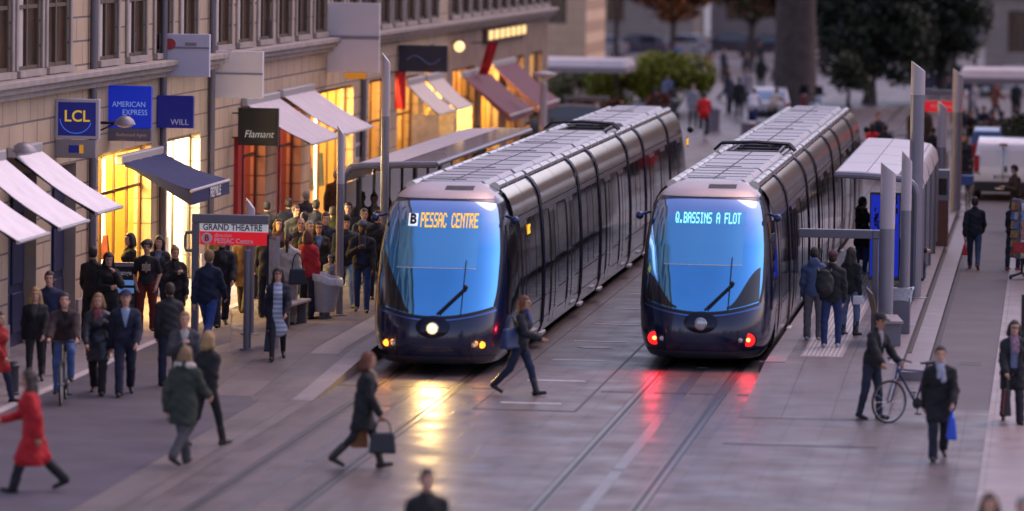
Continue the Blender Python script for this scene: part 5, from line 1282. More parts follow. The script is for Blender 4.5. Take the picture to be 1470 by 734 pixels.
# shelters
def shelter(label, xb, sgn, y0, y1, zr, reach, bays):
    """back wall at xb, roof reaching sgn*reach over the platform"""
    z0 = gz(xb, (y0 + y1) / 2); root = thing('tram_shelter', label, 'shelter', (xb, y0, z0)); L = y1 - y0; zr -= z0
    prof = [(0, .15), (0, zr - .35), (sgn * .05, zr - .16), (sgn * .18, zr - .03), (sgn * .40, zr), (sgn * reach * .7, zr + .05), (sgn * reach, zr + .06)]
    fr = MB()
    for i in range(bays + 1):
        y = L * i / bays; fr.tube([(u, y, w) for u, w in prof], .045 if i else .075, 8)
    fr.tube([(sgn * reach, 0, zr + .06), (sgn * reach, L, zr + .06)], .05, 10).tube([(sgn * .2, 0, zr - .02), (sgn * .2, L, zr - .02)], .04, 8)
    fr.build('shelter_frame', GREYL, root, smooth=True)
    for i in range(bays):
        MB().box(-.05, .05, L * (i + .5) / bays - .17, L * (i + .5) / bays + .17, 0, zr - .36).build('back_post', GREYP, root, bevel=.01)
        a, c = L * i / bays + .04, L * (i + 1) / bays - .04
        for u0, u1, m in ((.40, reach * .62, WPANEL), (reach * .63, reach * .985, mat('roof_glass', (.46, .43, .48), .06, 0, ior=1.9) if sgn > 0 else WPANEL)):
            z_ = lambda u: zr + .05 * min(1, max(0, (u - .4) / (reach * .7 - .4))) + .05
            MB().hexa([(sgn * u0, a, z_(u0)), (sgn * u1, a, z_(u1)), (sgn * u1, c, z_(u1)), (sgn * u0, c, z_(u0))], [(sgn * u0, a, z_(u0) + .02), (sgn * u1, a, z_(u1) + .02), (sgn * u1, c, z_(u1) + .02), (sgn * u0, c, z_(u0) + .02)]).build('roof_panel', m, root)
        MB().grid([[(sgn * u - sgn * .03, y, w) for y in (a, c)] for u, w in ((.0, zr - .38), (.05, zr - .14), (.18, zr + .0), (.38, zr + .04))]).build('eave_panel', WPANEL, root, smooth=True)
        MB().box(-.012, .012, a + .02, c - .02, .2, zr - .4).build('back_glass', mat('shelter_glass', (.16, .13, .13), .08, 0, .3, 1.5, ior=1.8), root)
    return root, L, zr
shelter('curved white roofed tram shelter behind the headlamp tram', -4.35, 1, 18., 36., 2.72, 2.0, 4)
sh, L, zr = shelter('white roofed tram shelter on the right platform over a blue poster', 7.9, -1, 16.2, 32.6, 2.78, 1.68, 4)
ps = MB().box(-.045, .045, -.62, .62, .35, 2.15)
p = thing('poster_case', 'bright blue poster case standing under the right shelter', 'poster', (7.12, 19.9, gz(7.12, 19.9)), R_(90))
MB().box(-.05, .05, -.33, .33, .12, 2.0).build('case_frame', GREYP, p, bevel=.01)
p.rotation_euler.z = 0
for c in list(p.children): c.rotation_euler.z = R_(90)
MB().box(-.30, .30, -.056, -.05, .20, 1.95).build('poster_sheet', mat('poster_blue', (.01, .03, .48), .3, emit=(.01, .04, .9), estr=.16), p)
b = MB()
rnd = random.Random(4)
for i in range(26):
    x = rnd.uniform(-.25, .25); z = rnd.uniform(1.15, 1.85); b.box(x, x + rnd.uniform(.02, .07), -.060, -.056, z, z + rnd.uniform(.03, .14))
b.box(-.1, .06, -.0605, -.056, .75, 1.2).build('poster_print', mat('poster_dark', (.006, .012, .08), .4), p)
o = thing('ticket_machine', 'brown and grey ticket cabinet at the far end of the right shelter', 'ticket machine', (8.02, 33.4, gz(8.02, 33.4)))
MB().box(-.16, .16, -.3, .3, 0, 1.1).build('cabinet', mat('cabinet_brown', (.20, .075, .05), .5, 0, .15, 3), o, bevel=.02); MB().box(-.17, .17, -.31, .31, 1.1, 1.85).build('cabinet_top', GREYL, o, bevel=.02); MB().box(-.12, .12, -.32, -.31, 1.25, 1.65).build('screen', GLASSD, o)
def stop_far(label, x, y, w, z, m, wl):
    root = thing('stop_sign', label, 'stop sign', (x, y, 0))
    MB().box(-.06, .06, -.08, .08, 0, z - .16).box(-.06, w, -.09, .09, z - .16, z).build('sign_frame', GREYP, root, bevel=.01)
    if m:
        MB().box(.07, w - .02, -.04, .04, z - .34, z - .17).build('name_panel', WPANEL, root); MB().box(.07, w - .02, -.04, .04, z - .66, z - .345).build('line_panel', m, root)
        letter('GRAND THEATRE', .17, mat('letter_dark', (.02, .02, .03), .5), root, (w / 2, -.046, z - .255), .72); letter('PESSAC Centre', .15, mat('letter_white', (.75, .75, .78), .6), root, (w / 2, -.046, z - .5), .75)
    return root
stop_far('far stop sign with red panel between the right lamp columns', 6.75, 60, 1.25, 3.2, mat('sign_red', (.70, .010, .020), .4, emit=(1, .012, .03), estr=.14), 1)
stop_far('empty grey stop frame before reddish shrubs at the far left', -7.3, 92, 1.6, 1.68, None, 0)
# postcard rack at the right edge
rk = thing('postcard_rack', 'revolving postcard rack on black feet at the right edge', 'card rack', (10.02, 26.4, .02))
b = MB().tube([(0, 0, .12), (0, 0, 1.85)], .03, 8)
for k in range(5): a = 2 * PI * k / 5; b.tube([(0, 0, .14), (.30 * math.cos(a), .30 * math.sin(a), .05)], .025, 6).ball((.31 * math.cos(a), .31 * math.sin(a), .04), .04, 5)
b.build('rack_stand', IRON, rk)
rnd = random.Random(9)
for k in range(4):
    a = PI / 2 * k + .5
    b = MB().box(-.17, .17, -.012, .0, .48, 1.82); wr = b.build('rack_side', GREYL, rk, (.19 * math.sin(a), -.19 * math.cos(a), 0), a)
    for i in range(6):
        for j in range(2):
            m = MB().hexa([(-.155 + j * .16, -.05, .52 + i * .21), (-.01 + j * .16, -.05, .52 + i * .21), (-.01 + j * .16, -.04, .52 + i * .21), (-.155 + j * .16, -.04, .52 + i * .21)], [(-.155 + j * .16, -.02, .69 + i * .21), (-.01 + j * .16, -.02, .69 + i * .21), (-.01 + j * .16, -.01, .69 + i * .21), (-.155 + j * .16, -.01, .69 + i * .21)])
            m.build('postcard', mat('postcard_%d' % rnd.randrange(6), [(.12, .22, .45), (.5, .5, .55), (.35, .12, .08), (.10, .25, .30), (.45, .30, .12), (.05, .10, .28)][rnd.randrange(6)], .3, 0, .5, 14), wr)
MB().box(-.19, .19, -.28, -.20, .62, .86).build('red_card_box', mat('card_red', (.42, .02, .03), .5), rk, bevel=.01)

# ------------------------------------------------------------------ bicycles, vehicles
def bicycle(label, x, y, rz, col, z=None, group=None, crate=None, lean=0):
    root = thing('bicycle', label, 'bicycle', (x, y, gz(x, y) if z is None else z), R_(rz), group); root.rotation_euler.x = R_(lean)
    fm = mat('bike_%.2f_%.2f_%.2f' % col, col, .35, .3)
    # faces -Y
    def wheel(yc):
        r = .335; n = 28
        w = MB(); w.tube([(0, yc + r * math.cos(2 * PI * k / n), .345 + r * math.sin(2 * PI * k / n)) for k in range(n + 1)], .018, 6, False)
        wo = w.build('wheel', BLACKR, root, smooth=True)
        s = MB()
        for k in range(14): a = 2 * PI * k / 14; s.tube([(0, yc, .345), (0, yc + (r - .03) * math.cos(a), .345 + (r - .03) * math.sin(a))], .0025, 4)
        s.tube([(0, yc + (r - .025) * math.cos(2 * PI * k / n), .345 + (r - .025) * math.sin(2 * PI * k / n)) for k in range(n + 1)], .009, 5, False).tube([(-.05, yc, .345), (.05, yc, .345)], .025, 8).build('rim', mat('rim_alu', (.5, .5, .52), .3, .8), wo)
    wheel(-.52); wheel(.53)
    f = MB().tube([(0, -.36, .86), (0, .02, .30)], .019, 8).tube([(0, -.36, .86), (0, .20, .80)], .017, 8).tube([(0, .02, .30), (0, .24, .92)], .017, 8)
    for s in (-1, 1): f.tube([(s * .03, .22, .78), (s * .05, .53, .345)], .010, 6).tube([(s * .03, .02, .30), (s * .05, .53, .345)], .011, 6).tube([(s * .045, -.40, .70), (s * .05, -.52, .345)], .013, 6)
    f.tube([(0, -.34, .98), (0, -.40, .70)], .019, 8).build('frame', fm, root, smooth=True)
    MB().tube([(-.29, -.30, .99), (-.2, -.40, 1.03), (0, -.36, 1.02), (.2, -.40, 1.03), (.29, -.30, .99)], .014, 6).build('handlebar', BLACKR, root, smooth=True)
    MB().hexa([(-.03, .12, .92), (.03, .12, .92), (.075, .36, .92), (-.075, .36, .92)], [(-.025, .10, .95), (.025, .10, .95), (.08, .37, .97), (-.08, .37, .97)]).build('saddle', BLACKR, root, bevel=.012)
    p = MB().lathe([(.09, -.008), (.09, .008)], (.04, .02, .30), 16, 'x').tube([(.06, .02, .30), (.07, .0, .14)], .010, 6).tube([(-.05, .02, .30), (-.07, .04, .46)], .010, 6); p.box(.05, .14, -.04, .04, .125, .145).box(-.14, -.05, .0, .08, .455, .475).build('crank', IRON, root)
    if crate: MB().box(-.17, .17, .38, .72, .72, 1.0).build('crate', mat('crate_blue', crate, .5), root, bevel=.02); MB().lathe([(.035, 0), (.03, .02)], (0, .71, .62), 10, 'y').build('rear_lamp', LAMPR if False else mat('reflector_red', (.5, .02, .02), .2), root)
    return root
def car(name, label, cat, x, y, rz, prof, w, col, z=0., plate=None, rearview=True, tint=.0, lampz=(.75, .95), group=None, glassz=None, roofw=.84, text=None):
    """prof = side outline (y,z) from front to rear; faces +Y (rear towards the camera)"""
    root = thing(name, label, cat, (x, y, z), R_(rz), group)
    P = mat('carpaint_%.2f_%.2f_%.2f' % col, col, .28, .15, .05, 2, coat=.7); rows = []
    zt = max(p[1] for p in prof)
    for (yy, zz) in prof:
        k = 1 if zz < .95 else 1 - (1 - roofw) * ((zz - .95) / max(.1, zt - .95)) ** 1.2
        hw = w / 2 * k; rows.append([(-hw * s, yy, zz) for s in (1, .97, .85, .4, 0, -.4, -.85, -.97, -1)])
    for r in rows:
        for i in (0, 8): r[i] = (r[i][0], r[i][1], r[i][2] - (.04 if r[i][2] > .5 else 0))
    body = MB().grid(rows); n = len(prof)
    for i in (0, 8):
        pts = [r[i] for r in rows]; c = (pts[0][0] * .98, sum(p[1] for p in pts) / n, .6)
        body.add(pts + [c], [(k, k + 1, n) for k in range(n - 1)] + [(n - 1, 0, n)])
    bo = body.build('body', P, root, smooth=True)
    L0, L1 = min(p[0] for p in prof), max(p[0] for p in prof)
    for yy in (L0 + (L1 - L0) * .19, L0 + (L1 - L0) * .80):
        for s in (-1, 1):
            wl = MB().lathe([(.20, -.1), (.31, -.1), (.325, -.06), (.325, .06), (.31, .1), (.20, .1)], (s * (w / 2 - .10), yy, .325), 22, 'x').build('wheel', BLACKR, root, smooth=True)
            MB().lathe([(.20, 0), (.18, s * .015), (.05, s * .02), (.01, s * .03)], (s * (w / 2 - .002), yy, .325), 16, 'x').build('rim', mat('rim_alu', (.5, .5, .52), .3, .8), wl, smooth=True)
    # rear face items: window, lamps, bumper, plate
    yr = L0
    gz0, gz1, ins = glassz or (1.0, 1.38, .0)
    def yrear(zz):
        pr = [(a, b) for a, b in prof if a < (L0 + L1) / 2]; pr.sort(key=lambda t: t[1])
        for (a, b), (c, d) in zip(pr[:-1], pr[1:]):
            if b <= zz <= d: return a + (c - a) * (zz - b) / max(1e-6, d - b)
        return pr[-1][0]
    k = lambda zz: w / 2 * (1 - (1 - roofw) * (max(0, zz - .95) / max(.1, zt - .95)) ** 1.2)
    g = MB().add([(-k(gz0) * .86, yrear(gz0) - .012, gz0), (k(gz0) * .86, yrear(gz0) - .012, gz0), (k(gz1) * .86, yrear(gz1) - .012, gz1), (-k(gz1) * .86, yrear(gz1) - .012, gz1)], [(0, 1, 2, 3)])
    if not (text and text == 'van'): g.build('rear_window', mat('car_glass', (.03, .04, .05), .05, 0, ior=1.9) if not tint else mat('car_glass_sky', (.25, .36, .5), .08, .6), root)
    for s in (-1, 1):
        xs = sorted((s * (k(lampz[0]) - .17), s * (k(lampz[0]) - .015))); yl = min(yrear(lampz[0]), yrear(lampz[1]))
        MB().box(xs[0], xs[1], yl - .03, yl + .06, lampz[0], lampz[1]).build('tail_lamp', mat('tail_lens', (.42, .015, .02), .15, coat=.5), root, bevel=.02)
        MB().ball((s * (w / 2 + .10), L0 + (L1 - L0) * .62, 1.02), .09, 6, (1, .6, .8)).build('door_mirror', BLACKR, root)
        yw0, yw1 = L0 + (L1 - L0) * .16, L0 + (L1 - L0) * .66
        if not (text and text == 'van'): MB().add([(s * (k(1.02) + .004), yw0, 1.02), (s * (k(1.02) + .004), yw1, 1.02), (s * (k(zt - .12) + .012), yw1 - .35, zt - .14), (s * (k(zt - .12) + .012), yw0 + .15, zt - .14)], [(0, 1, 2, 3)]).build('side_window', mat('car_glass', (.03, .04, .05), .05, 0, ior=1.9), root)
    MB().box(-w / 2 * .98, w / 2 * .98, yrear(.45) - .06, yrear(.45) + .1, .28, .58).build('bumper', mat('bumper_black', (.02, .02, .025), .5), root, bevel=.04)
    if plate:
        pl = MB().box(-.26, .26, -.012, 0, 0, .115).build('number_plate', mat('plate_white', (.7, .7, .7), .4), root, (plate[1], yrear(plate[2]) - .012, plate[2]))
        MB().box(-.26, -.215, -.014, -.012, 0, .115).build('plate_band', mat('plate_blue', (.02, .06, .35), .4), pl); letter(plate[0], .105, mat('letter_dark', (.02, .02, .03), .5), pl, (.02, -.016, .058), .85)
    return root
VANP = [(-2.02, .3), (-2.04, .6), (-2.02, .95), (-1.98, 1.3), (-1.92, 1.6), (-1.80, 1.74), (-1.5, 1.80), (-.2, 1.83), (.6, 1.80), (1.15, 1.32), (1.9, 1.0), (2.05, .75), (2.08, .3)]
HATCH = [(-1.85, .3), (-1.9, .55), (-1.86, .9), (-1.72, 1.0), (-1.35, 1.38), (-1.1, 1.46), (-.3, 1.50), (.4, 1.44), (1.1, 1.0), (1.75, .86), (1.9, .6), (1.9, .3)]
MPV = [(-2.0, .3), (-2.05, .6), (-2.0, 1.0), (-1.85, 1.5), (-1.7, 1.72), (-1.2, 1.82), (.2, 1.80), (1.0, 1.2), (1.9, .98), (2.1, .7), (2.1, .3)]
v = car('delivery_van', 'white delivery van with closed rear doors parked on the right road', 'van', 9.22, 60.2, 0, VANP, 1.74, (.80, .78, .82), plate=('AY 259 CC', .0, .66), lampz=(.85, 1.35), glassz=(1.0, 1.5, 0), roofw=.86, text='van')
b = MB().box(-.006, .006, -.014, 0, .35, 1.0)
MB().box(-.007, .007, -2.075, -1.93, .62, 1.70).build('door_gap', BLACKR, v); MB().box(.05, .12, -2.075, -2.03, .86, 1.04).build('door_handle', BLACKR, v, bevel=.01); MB().box(-.12, .12, -1.93, -1.86, 1.66, 1.70).build('brake_lamp', mat('tail_lens', (.42, .015, .02), .15), v)
for s in (-1, 1):
    MB().add([(s * .10, -2.030, 1.02), (s * .70, -2.028, 1.02), (s * .64, -1.955, 1.50), (s * .10, -1.957, 1.50)], [(0, 1, 2, 3)]).build('door_panel', mat('van_panel', (.72, .70, .75), .3, .1), v)
v = car('blue_van', 'blue van parked behind the white van with pale lettering on its rear window', 'van', 8.95, 68, 0, MPV, 1.75, (.03, .07, .22), lampz=(.9, 1.3), glassz=(1.05, 1.6, 0))
for s, c in ((-1, (.45, .05, .07)), (1, (.3, .42, .05))): MB().lathe([(.15, 0), (.15, .012), (.02, .013)], (-.45 + .17 * s, -1.99, 1.25), 18, 'y').build('round_mark', mat('mark_%.2f' % c[0], c, .5), v)
letter('bou lard', .22, mat('letter_pale', (.5, .5, .6), .5), v, (.32, -2.0, 1.22), .95)
car('hatchback_car', 'silver hatchback seen from behind in the far street by the big trunk', 'car', -.95, 112, 3, HATCH, 1.65, (.45, .45, .50), tint=1, lampz=(.72, .92), plate=('CE 418 LW', 0, .62), glassz=(1.02, 1.36, 0))
car('parked_car', 'dark grey car parked under the farther burgundy awning', 'car', -7.0, 88, 100, HATCH, 1.7, (.05, .05, .065))
for i, (x, y, c, l) in enumerate(((-17.2, 205, (.35, .36, .42), 'silver car parked in the far square, leftmost of the row'), (-15.0, 208, (.05, .06, .12), 'dark blue car parked in the far square'), (-12.6, 211, (.4, .4, .45), 'pale car parked in the far square beside the dark blue one'), (-10.0, 216, (.03, .035, .06), 'black car parked in the far square under brown leaves'), (-7.2, 214, (.05, .05, .08), 'dark car parked near the far trees'), (6.2, 150, (.04, .05, .10), 'dark blue car parked far away left of the right canopy'), (8.6, 152, (.42, .42, .46), 'pale grey car parked far away above the right canopy'))):
    car('parked_car', l, 'car', x, y, 88, HATCH, 1.7, c, group='cars parked far away')
def scooter(label, x, y, rz, c):
    root = thing('motor_scooter', label, 'scooter', (x, y, 0), R_(rz)); m = mat('scooter_%.2f_%.2f' % c[:2], c, .3, .1, coat=.5)
    for yy in (-.62, .60): MB().lathe([(.10, -.05), (.21, -.055), (.24, -.03), (.24, .03), (.21, .055), (.10, .05)], (0, yy, .24), 18, 'x').build('wheel', BLACKR, root, smooth=True)
    b = MB().hexa([(-.17, -.1, .22), (.17, -.1, .22), (.15, .75, .34), (-.15, .75, .34)], [(-.13, .05, .68), (.13, .05, .68), (.12, .80, .74), (-.12, .80, .74)]); b.hexa([(-.15, -.55, .25), (.15, -.55, .25), (.16, -.35, .25), (-.16, -.35, .25)], [(-.12, -.42, .95), (.12, -.42, .95), (.15, -.33, .95), (-.15, -.33, .95)]).box(-.14, .14, -.40, .0, .22, .30)
    b.build('body', m, root, bevel=.04); MB().box(-.12, .12, .02, .72, .75, .83).build('saddle', BLACKR, root, bevel=.03)
    MB().tube([(-.33, -.30, 1.05), (0, -.40, 1.02), (.33, -.30, 1.05)], .02, 6).build('handlebar', BLACKR, root); MB().ball((0, -.45, .92), .09, 6).build('headlight', LAMPOFF, root)
    MB().hexa([(-.2, -.42, 1.0), (.2, -.42, 1.0), (.2, -.40, 1.0), (-.2, -.40, 1.0)], [(-.16, -.28, 1.4), (.16, -.28, 1.4), (.16, -.26, 1.4), (-.16, -.26, 1.4)]).build('windshield', GLASSD, root)
    return root
scooter('dark scooter with a red tail stripe parked left of the far cyclist', -5.0, 110, 150, (.02, .025, .05))
scooter('grey scooter parked beside the dark scooter in the far street', -5.9, 112, 130, (.3, .32, .4))
scooter('white and blue motor scooter just beyond the tail of the right tram', .75, 117, 170, (.5, .55, .65))
scooter('dark red motor scooter beside the white one by the big trunk', .15, 118, 185, (.25, .02, .03))
# flat cafe canopies
def canopy(label, x0, x1, y0, y1, z, c, posts):
    root = thing('cafe_canopy', label, 'canopy', ((x0 + x1) / 2, (y0 + y1) / 2, 0)); w, d = (x1 - x0) / 2, (y1 - y0) / 2
    b = MB().hexa([(-w, -d, z), (w, -d, z), (w, d, z), (-w, d, z)], [(-w * .96, -d * .9, z + .30), (w * .96, -d * .9, z + .30), (w * .96, d * .9, z + .30), (-w * .96, d * .9, z + .30)])
    b.build('canopy_cloth', mat('canopy_%.2f' % c[0], c, .8, 0, .08, 1.5), root, bevel=.03)
    MB().box(-w - .02, w + .02, -d - .03, d + .03, z - .22, z).build('canopy_valance', mat('canopy_valance', (.34, .28, .30), .8), root)
    for px in posts: MB().tube([(px - (x0 + x1) / 2, -d * .8, 0), (px - (x0 + x1) / 2, -d * .8, z)], .05, 8).build('canopy_post', IRON, root)
canopy('flat pale cafe canopy at the far left behind the lamp column', -11.8, -7.3, 116, 121, 2.05, (.62, .55, .56), (-11.4, -7.7))
canopy('flat pale cafe canopy at the upper right edge over seated people', 6.9, 13.5, 104, 110, 2.25, (.55, .48, .49), (7.4, 10.0, 12.8))
# cafe chairs and tables under the right canopy
def cafe_set(x, y, l):
    root = thing('cafe_table', l, 'table', (x, y, 0)); MB().lathe([(.32, .70), (.32, .73), (.02, .735)], (0, 0, 0), 18).build('tabletop', mat('table_wood', (.16, .10, .06), .5), root); MB().tube([(0, 0, 0), (0, 0, .7)], .03, 6).lathe([(.22, 0), (.2, .03)], (0, 0, 0), 14).build('table_leg', IRON, root)
for i, (x, y) in enumerate(((8.0, 98), (9.3, 96))): cafe_set(x, y, ('round cafe table under the right canopy edge, left one', 'round cafe table under the right canopy edge, right one')[i])
# ------------------------------------------------------------------ trees, hedges, planting
def leafmat(name, c, var=.45, rough=.6): return mat(name, c, rough, 0, var, 1.1)
BARK = mat('bark', (.075, .055, .05), .9, 0, .35, 3, bump=.6, bscale=12)
def leaves(b, blobs, n, size, rnd):
    vol = [r[3] * r[4] * r[5] for r in blobs]; tot = sum(vol)
    for bl, v in zip(blobs, vol):
        for _ in range(int(n * v / tot)):
            d = Vector((rnd.gauss(0, 1), rnd.gauss(0, 1), rnd.gauss(0, 1))).normalized() * rnd.random() ** .4
            p = Vector((bl[0] + d.x * bl[3], bl[1] + d.y * bl[4], bl[2] + d.z * bl[5]))
            if math.sin(p.x * 2.1 + p.z * 1.3) * math.sin(p.z * 2.4 + p.y) > .55 * rnd.random() + .25: continue
            u = Vector((rnd.gauss(0, 1), rnd.gauss(0, 1), rnd.gauss(0, .6))).normalized(); w = u.cross(Vector((rnd.gauss(0, 1), rnd.gauss(0, 1), rnd.gauss(0, 1)))).normalized()
            s = size * rnd.uniform(.6, 1.3)
            k = len(b.v); b.v += [tuple(p - u * s), tuple(p + w * s * .45), tuple(p + u * s), tuple(p - w * s * .45)]; b.f.append((k, k + 1, k + 2, k + 3))
def tree(label, x, y, trunk_r, fork, blobs, n, size, cols, seed, name='tree', cat='tree', limbs=True):
    rnd = random.Random(seed); root = thing(name, label, cat, (x, y, 0))
    b = MB(); b.tube([(0, 0, -.1), (.05, 0, .35), (.02, .05, fork * .5), (.06, 0, fork)], [trunk_r * 1.35, trunk_r * 1.05, trunk_r * .92, trunk_r * .8], 16)
    if limbs:
        for bl in blobs:
            e = Vector(bl[:3]); s = Vector((.06, 0, fork * .93)); m = (s + e) / 2 + Vector((rnd.uniform(-.4, .4), rnd.uniform(-.4, .4), .3))
            b.tube([s, m, e], [trunk_r * .5, trunk_r * .3, trunk_r * .1], 8)
    b.build('trunk', BARK, root, smooth=True)
    for c, share in cols:
        b = MB(); leaves(b, blobs, int(n * share), size, rnd); b.build('crown', leafmat('leaf_%.3f_%.3f_%.3f' % c, c), root, fix=False)
    return root
DG, OL, BR, OR, LG = (.016, .026, .016), (.06, .07, .022), (.15, .06, .022), (.32, .10, .015), (.15, .17, .02)
tree('massive dark tree trunk standing in the middle of the far street', -.45, 121, .92, 9.5, [(0, 0, 13, 5, 5, 3.5), (3, 2, 11, 3, 3, 2.5), (-3, -1, 11.5, 3, 3, 2)], 5000, .26, [(DG, .6), (OL, .4)], 1, name='plane_tree')
tree('broad dark evergreen tree right of the massive trunk, left of two', 2.2, 136, .3, 2., [(0, 0, 4.6, 2.6, 2.6, 3.6), (-1.2, -.6, 3., 1.6, 1.6, 2.2), (1.4, 0, 3.6, 1.8, 1.8, 2.8), (-1.5, .5, 5.2, 1.6, 1.6, 2.2), (1.6, .6, 2.6, 1.5, 1.5, 1.8), (.2, 0, 8.5, 2.4, 2.4, 3)], 22000, .16, [(DG, .85), (OL, .15)], 2, name='evergreen_tree')
tree('broad dark evergreen tree right of the massive trunk, right of two', 5.4, 140, .3, 2.2, [(0, 0, 4.8, 2.5, 2.6, 3.0), (1.0, -.4, 4.2, 1.5, 1.8, 2.), (-1.4, 0, 3.4, 1.8, 1.8, 2.6), (.2, .4, 2.6, 1.6, 1.6, 1.6), (0, 0, 8.2, 2.6, 2.4, 3)], 20000, .16, [(DG, .9), (OL, .1)], 3, name='evergreen_tree')
tree('small olive green bush tree at the foot of the evergreens', 1.6, 127, .10, .7, [(0, 0, 1.7, .8, .8, 1.0), (.5, 0, 1.3, .6, .6, .7)], 1800, .13, [((.035, .045, .015), .7), (DG, .3)], 4)
tree('rust brown autumn tree far left of the trunk above the parked cars', -11.2, 188, .18, 2.6, [(0, 0, 4.4, 2.2, 2, 1.8), (1.6, 0, 5.2, 1.6, 1.6, 1.5), (-1.6, .4, 5., 1.5, 1.5, 1.4)], 4200, .24, [(BR, .6), (OR, .4)], 5)
tree('olive brown tree between the rust brown tree and the trunk', -7.2, 196, .22, 2.4, [(0, 0, 5.0, 2.6, 2.4, 2.4), (2.0, 0, 4.6, 1.8, 1.6, 1.7), (-1.6, 0, 5.8, 1.6, 1.6, 1.6)], 5200, .24, [(OL, .55), (BR, .45)], 6)
tree('dark green tree close left of the massive trunk, far back', -3.4, 205, .25, 2.6, [(0, 0, 5.0, 2.6, 2.4, 2.4), (2.2, 0, 5.4, 1.8, 1.6, 1.7), (-1.8, 0, 5.2, 1.6, 1.6, 1.8)], 5200, .25, [(DG, .6), (OL, .4)], 7)
tree('brown green tree in front of the grey far building at left', -15.6, 200, .18, 2.8, [(0, 0, 5.4, 2.0, 1.8, 1.6), (1.5, 0, 5.0, 1.4, 1.4, 1.2)], 3000, .24, [(BR, .5), (OL, .5)], 8)
def shrub(label, x, y, blobs, n, size, cols, seed, name='hedge', cat='hedge', pot=None, group=None):
    rnd = random.Random(seed); root = thing(name, label, cat, (x, y, 0), 0, group)
    for c, sh_ in cols:
        b = MB(); leaves(b, blobs, int(n * sh_), size, rnd); b.build('foliage', leafmat('leaf_%.3f_%.3f_%.3f' % c, c), root, fix=False)
    b = MB()
    for bl in blobs: b.tube([(0, 0, .1 if not pot else .4), (bl[0] * .6, bl[1] * .6, bl[2] * .6), (bl[0], bl[1], bl[2] + bl[5] * .5)], [.05, .035, .01], 6)
    b.build('stem', BARK, root)
    if pot: MB().lathe([(.26, 0), (.34, .02), (.40, .5), (.36, .5), (.34, .42), (.02, .42)], (0, 0, 0), 20).build('planter', mat('planter_%.2f' % pot[0], pot, .6), root, smooth=True)
YG = (.28, .30, .024)
shrub('bright yellow green hedge clump, tallest and rightmost before the square', -5.6, 122, [(0, 0, 1.45, 1.7, 1.2, 1.2), (.9, 0, 1.7, .9, .9, .85), (-1, .2, 1.5, 1.1, 1, 1.2)], 9000, .12, [(YG, .75), (LG, .25)], 11)
shrub('yellow green hedge clump in the middle of the hedge row', -8.0, 122.5, [(0, 0, 1.1, 1.7, 1.2, 1.05), (.8, 0, 1.35, 1., .9, .9)], 7500, .12, [(YG, .65), (LG, .35)], 12)
shrub('dark green hedge clump under the far left canopy', -10.4, 125, [(0, 0, .85, 1.5, 1.2, .9), (.9, 0, .9, .9, .9, .75)], 3600, .11, [((.08, .10, .02), .8), (DG, .2)], 13)
for i, (x, y, l) in enumerate(((-7.0, 95.5, 'reddish brown potted shrub seen through the empty grey frame'), (-6.0, 96.5, 'second reddish potted shrub right of the empty grey frame'), (-4.9, 104, 'orange brown spiky potted plant beyond the tail of the left tram'))):
    shrub(l, x, y, [(0, 0, .95, .55, .5, .5), (.2, 0, 1.2, .3, .3, .3)], 900, .10, [((.15, .03, .03), .5), ((.18, .07, .02), .5)], 20 + i, 'potted_shrub', 'potted plant', (.12, .07, .06))
shrub('round dark green potted bush left of the empty grey frame', -7.9, 88.5, [(0, 0, 1.05, .55, .5, .55)], 1400, .07, [((.03, .045, .015), 1)], 25, 'potted_shrub', 'potted plant', (.05, .045, .05))
shrub('round clipped dark green bush on a stem above the white van', 9.95, 62.6, [(0, 0, 1.98, .92, .8, .46)], 4200, .06, [((.022, .035, .014), 1)], 26, 'topiary_bush', 'topiary', (.10, .08, .08))
# ------------------------------------------------------------------ people
BLK, DNV, GRY, BRN, JEAN, LJEAN = (.012, .012, .016), (.012, .018, .045), (.06, .06, .07), (.075, .042, .025), (.025, .05, .15), (.16, .24, .42)
V = (.075, .0, .20); VO = (.085, .04, -.02)
def bag_at(r, J, side, label, size, col, strap=.16, name='handbag', cat='handbag', dz=0):
    w = jw(r, J['W%d' % side] + J['d%d' % side] * .10)
    return handbag(name, label, (w.x, w.y, w.z - size[2] - strap + dz), r.rotation_euler.z + R_(90), size, col, strap, cat)
# left street
person(-6.3, -6.2, 60, 'child in a red coat cut by the left edge', 'walk', True, 'coat', (.35, .02, .02), 'jeans', DNV, 'bob', sc=.86)
person(-6.39, -2.97, 10, 'woman with long blonde curls in black jacket and boots at the left edge', 'walk2', True, 'jacket', BLK, 'tights', BLK, 'curly', 'blonde', opening=V, uc=(.05, .05, .06), extra=('boots',), sc=.95)
person(-6.45, -1.6, 5, 'dark haired man in navy jacket behind the left cyclist', 'stand', False, 'jacket', (.012, .02, .06), 'jeans', DNV, 'short', 'black', sc=1.02)
bicycle('bicycle ridden towards us by the man in jeans at left', -5.25, -6.0, 8, (.10, .10, .12))
r, J = person(-5.25 - .03, -6.0 + .27, 8, 'man in dark leather jacket and jeans riding a bicycle towards us', 'ride', False, 'jacket', (.035, .022, .025), 'jeans', (.05, .11, .28), 'short', 'black', z=.07, sc=1.0, opening=(.06, 0, .3), uc=BLK)
person(-4.98, -4.56, 6, 'woman with short fair hair in dark leather coat beside the man in a cap', 'walk', True, 'coat', (.016, .02, .034), 'trousers', BLK, 'bob', 'fair', extra=('scarf',), scarfc=(.20, .06, .07), sc=.98, shiny=True)
person(-4.5, -4.67, 12, 'older man in navy flat cap and dark coat walking with the fair haired woman', 'walk2', False, 'jacket', (.012, .016, .04), 'trousers', (.012, .016, .04), 'short', 'grey', hat='cap', hatc=(.015, .022, .07), opening=V, uc=(.30, .38, .55), sc=1.02)
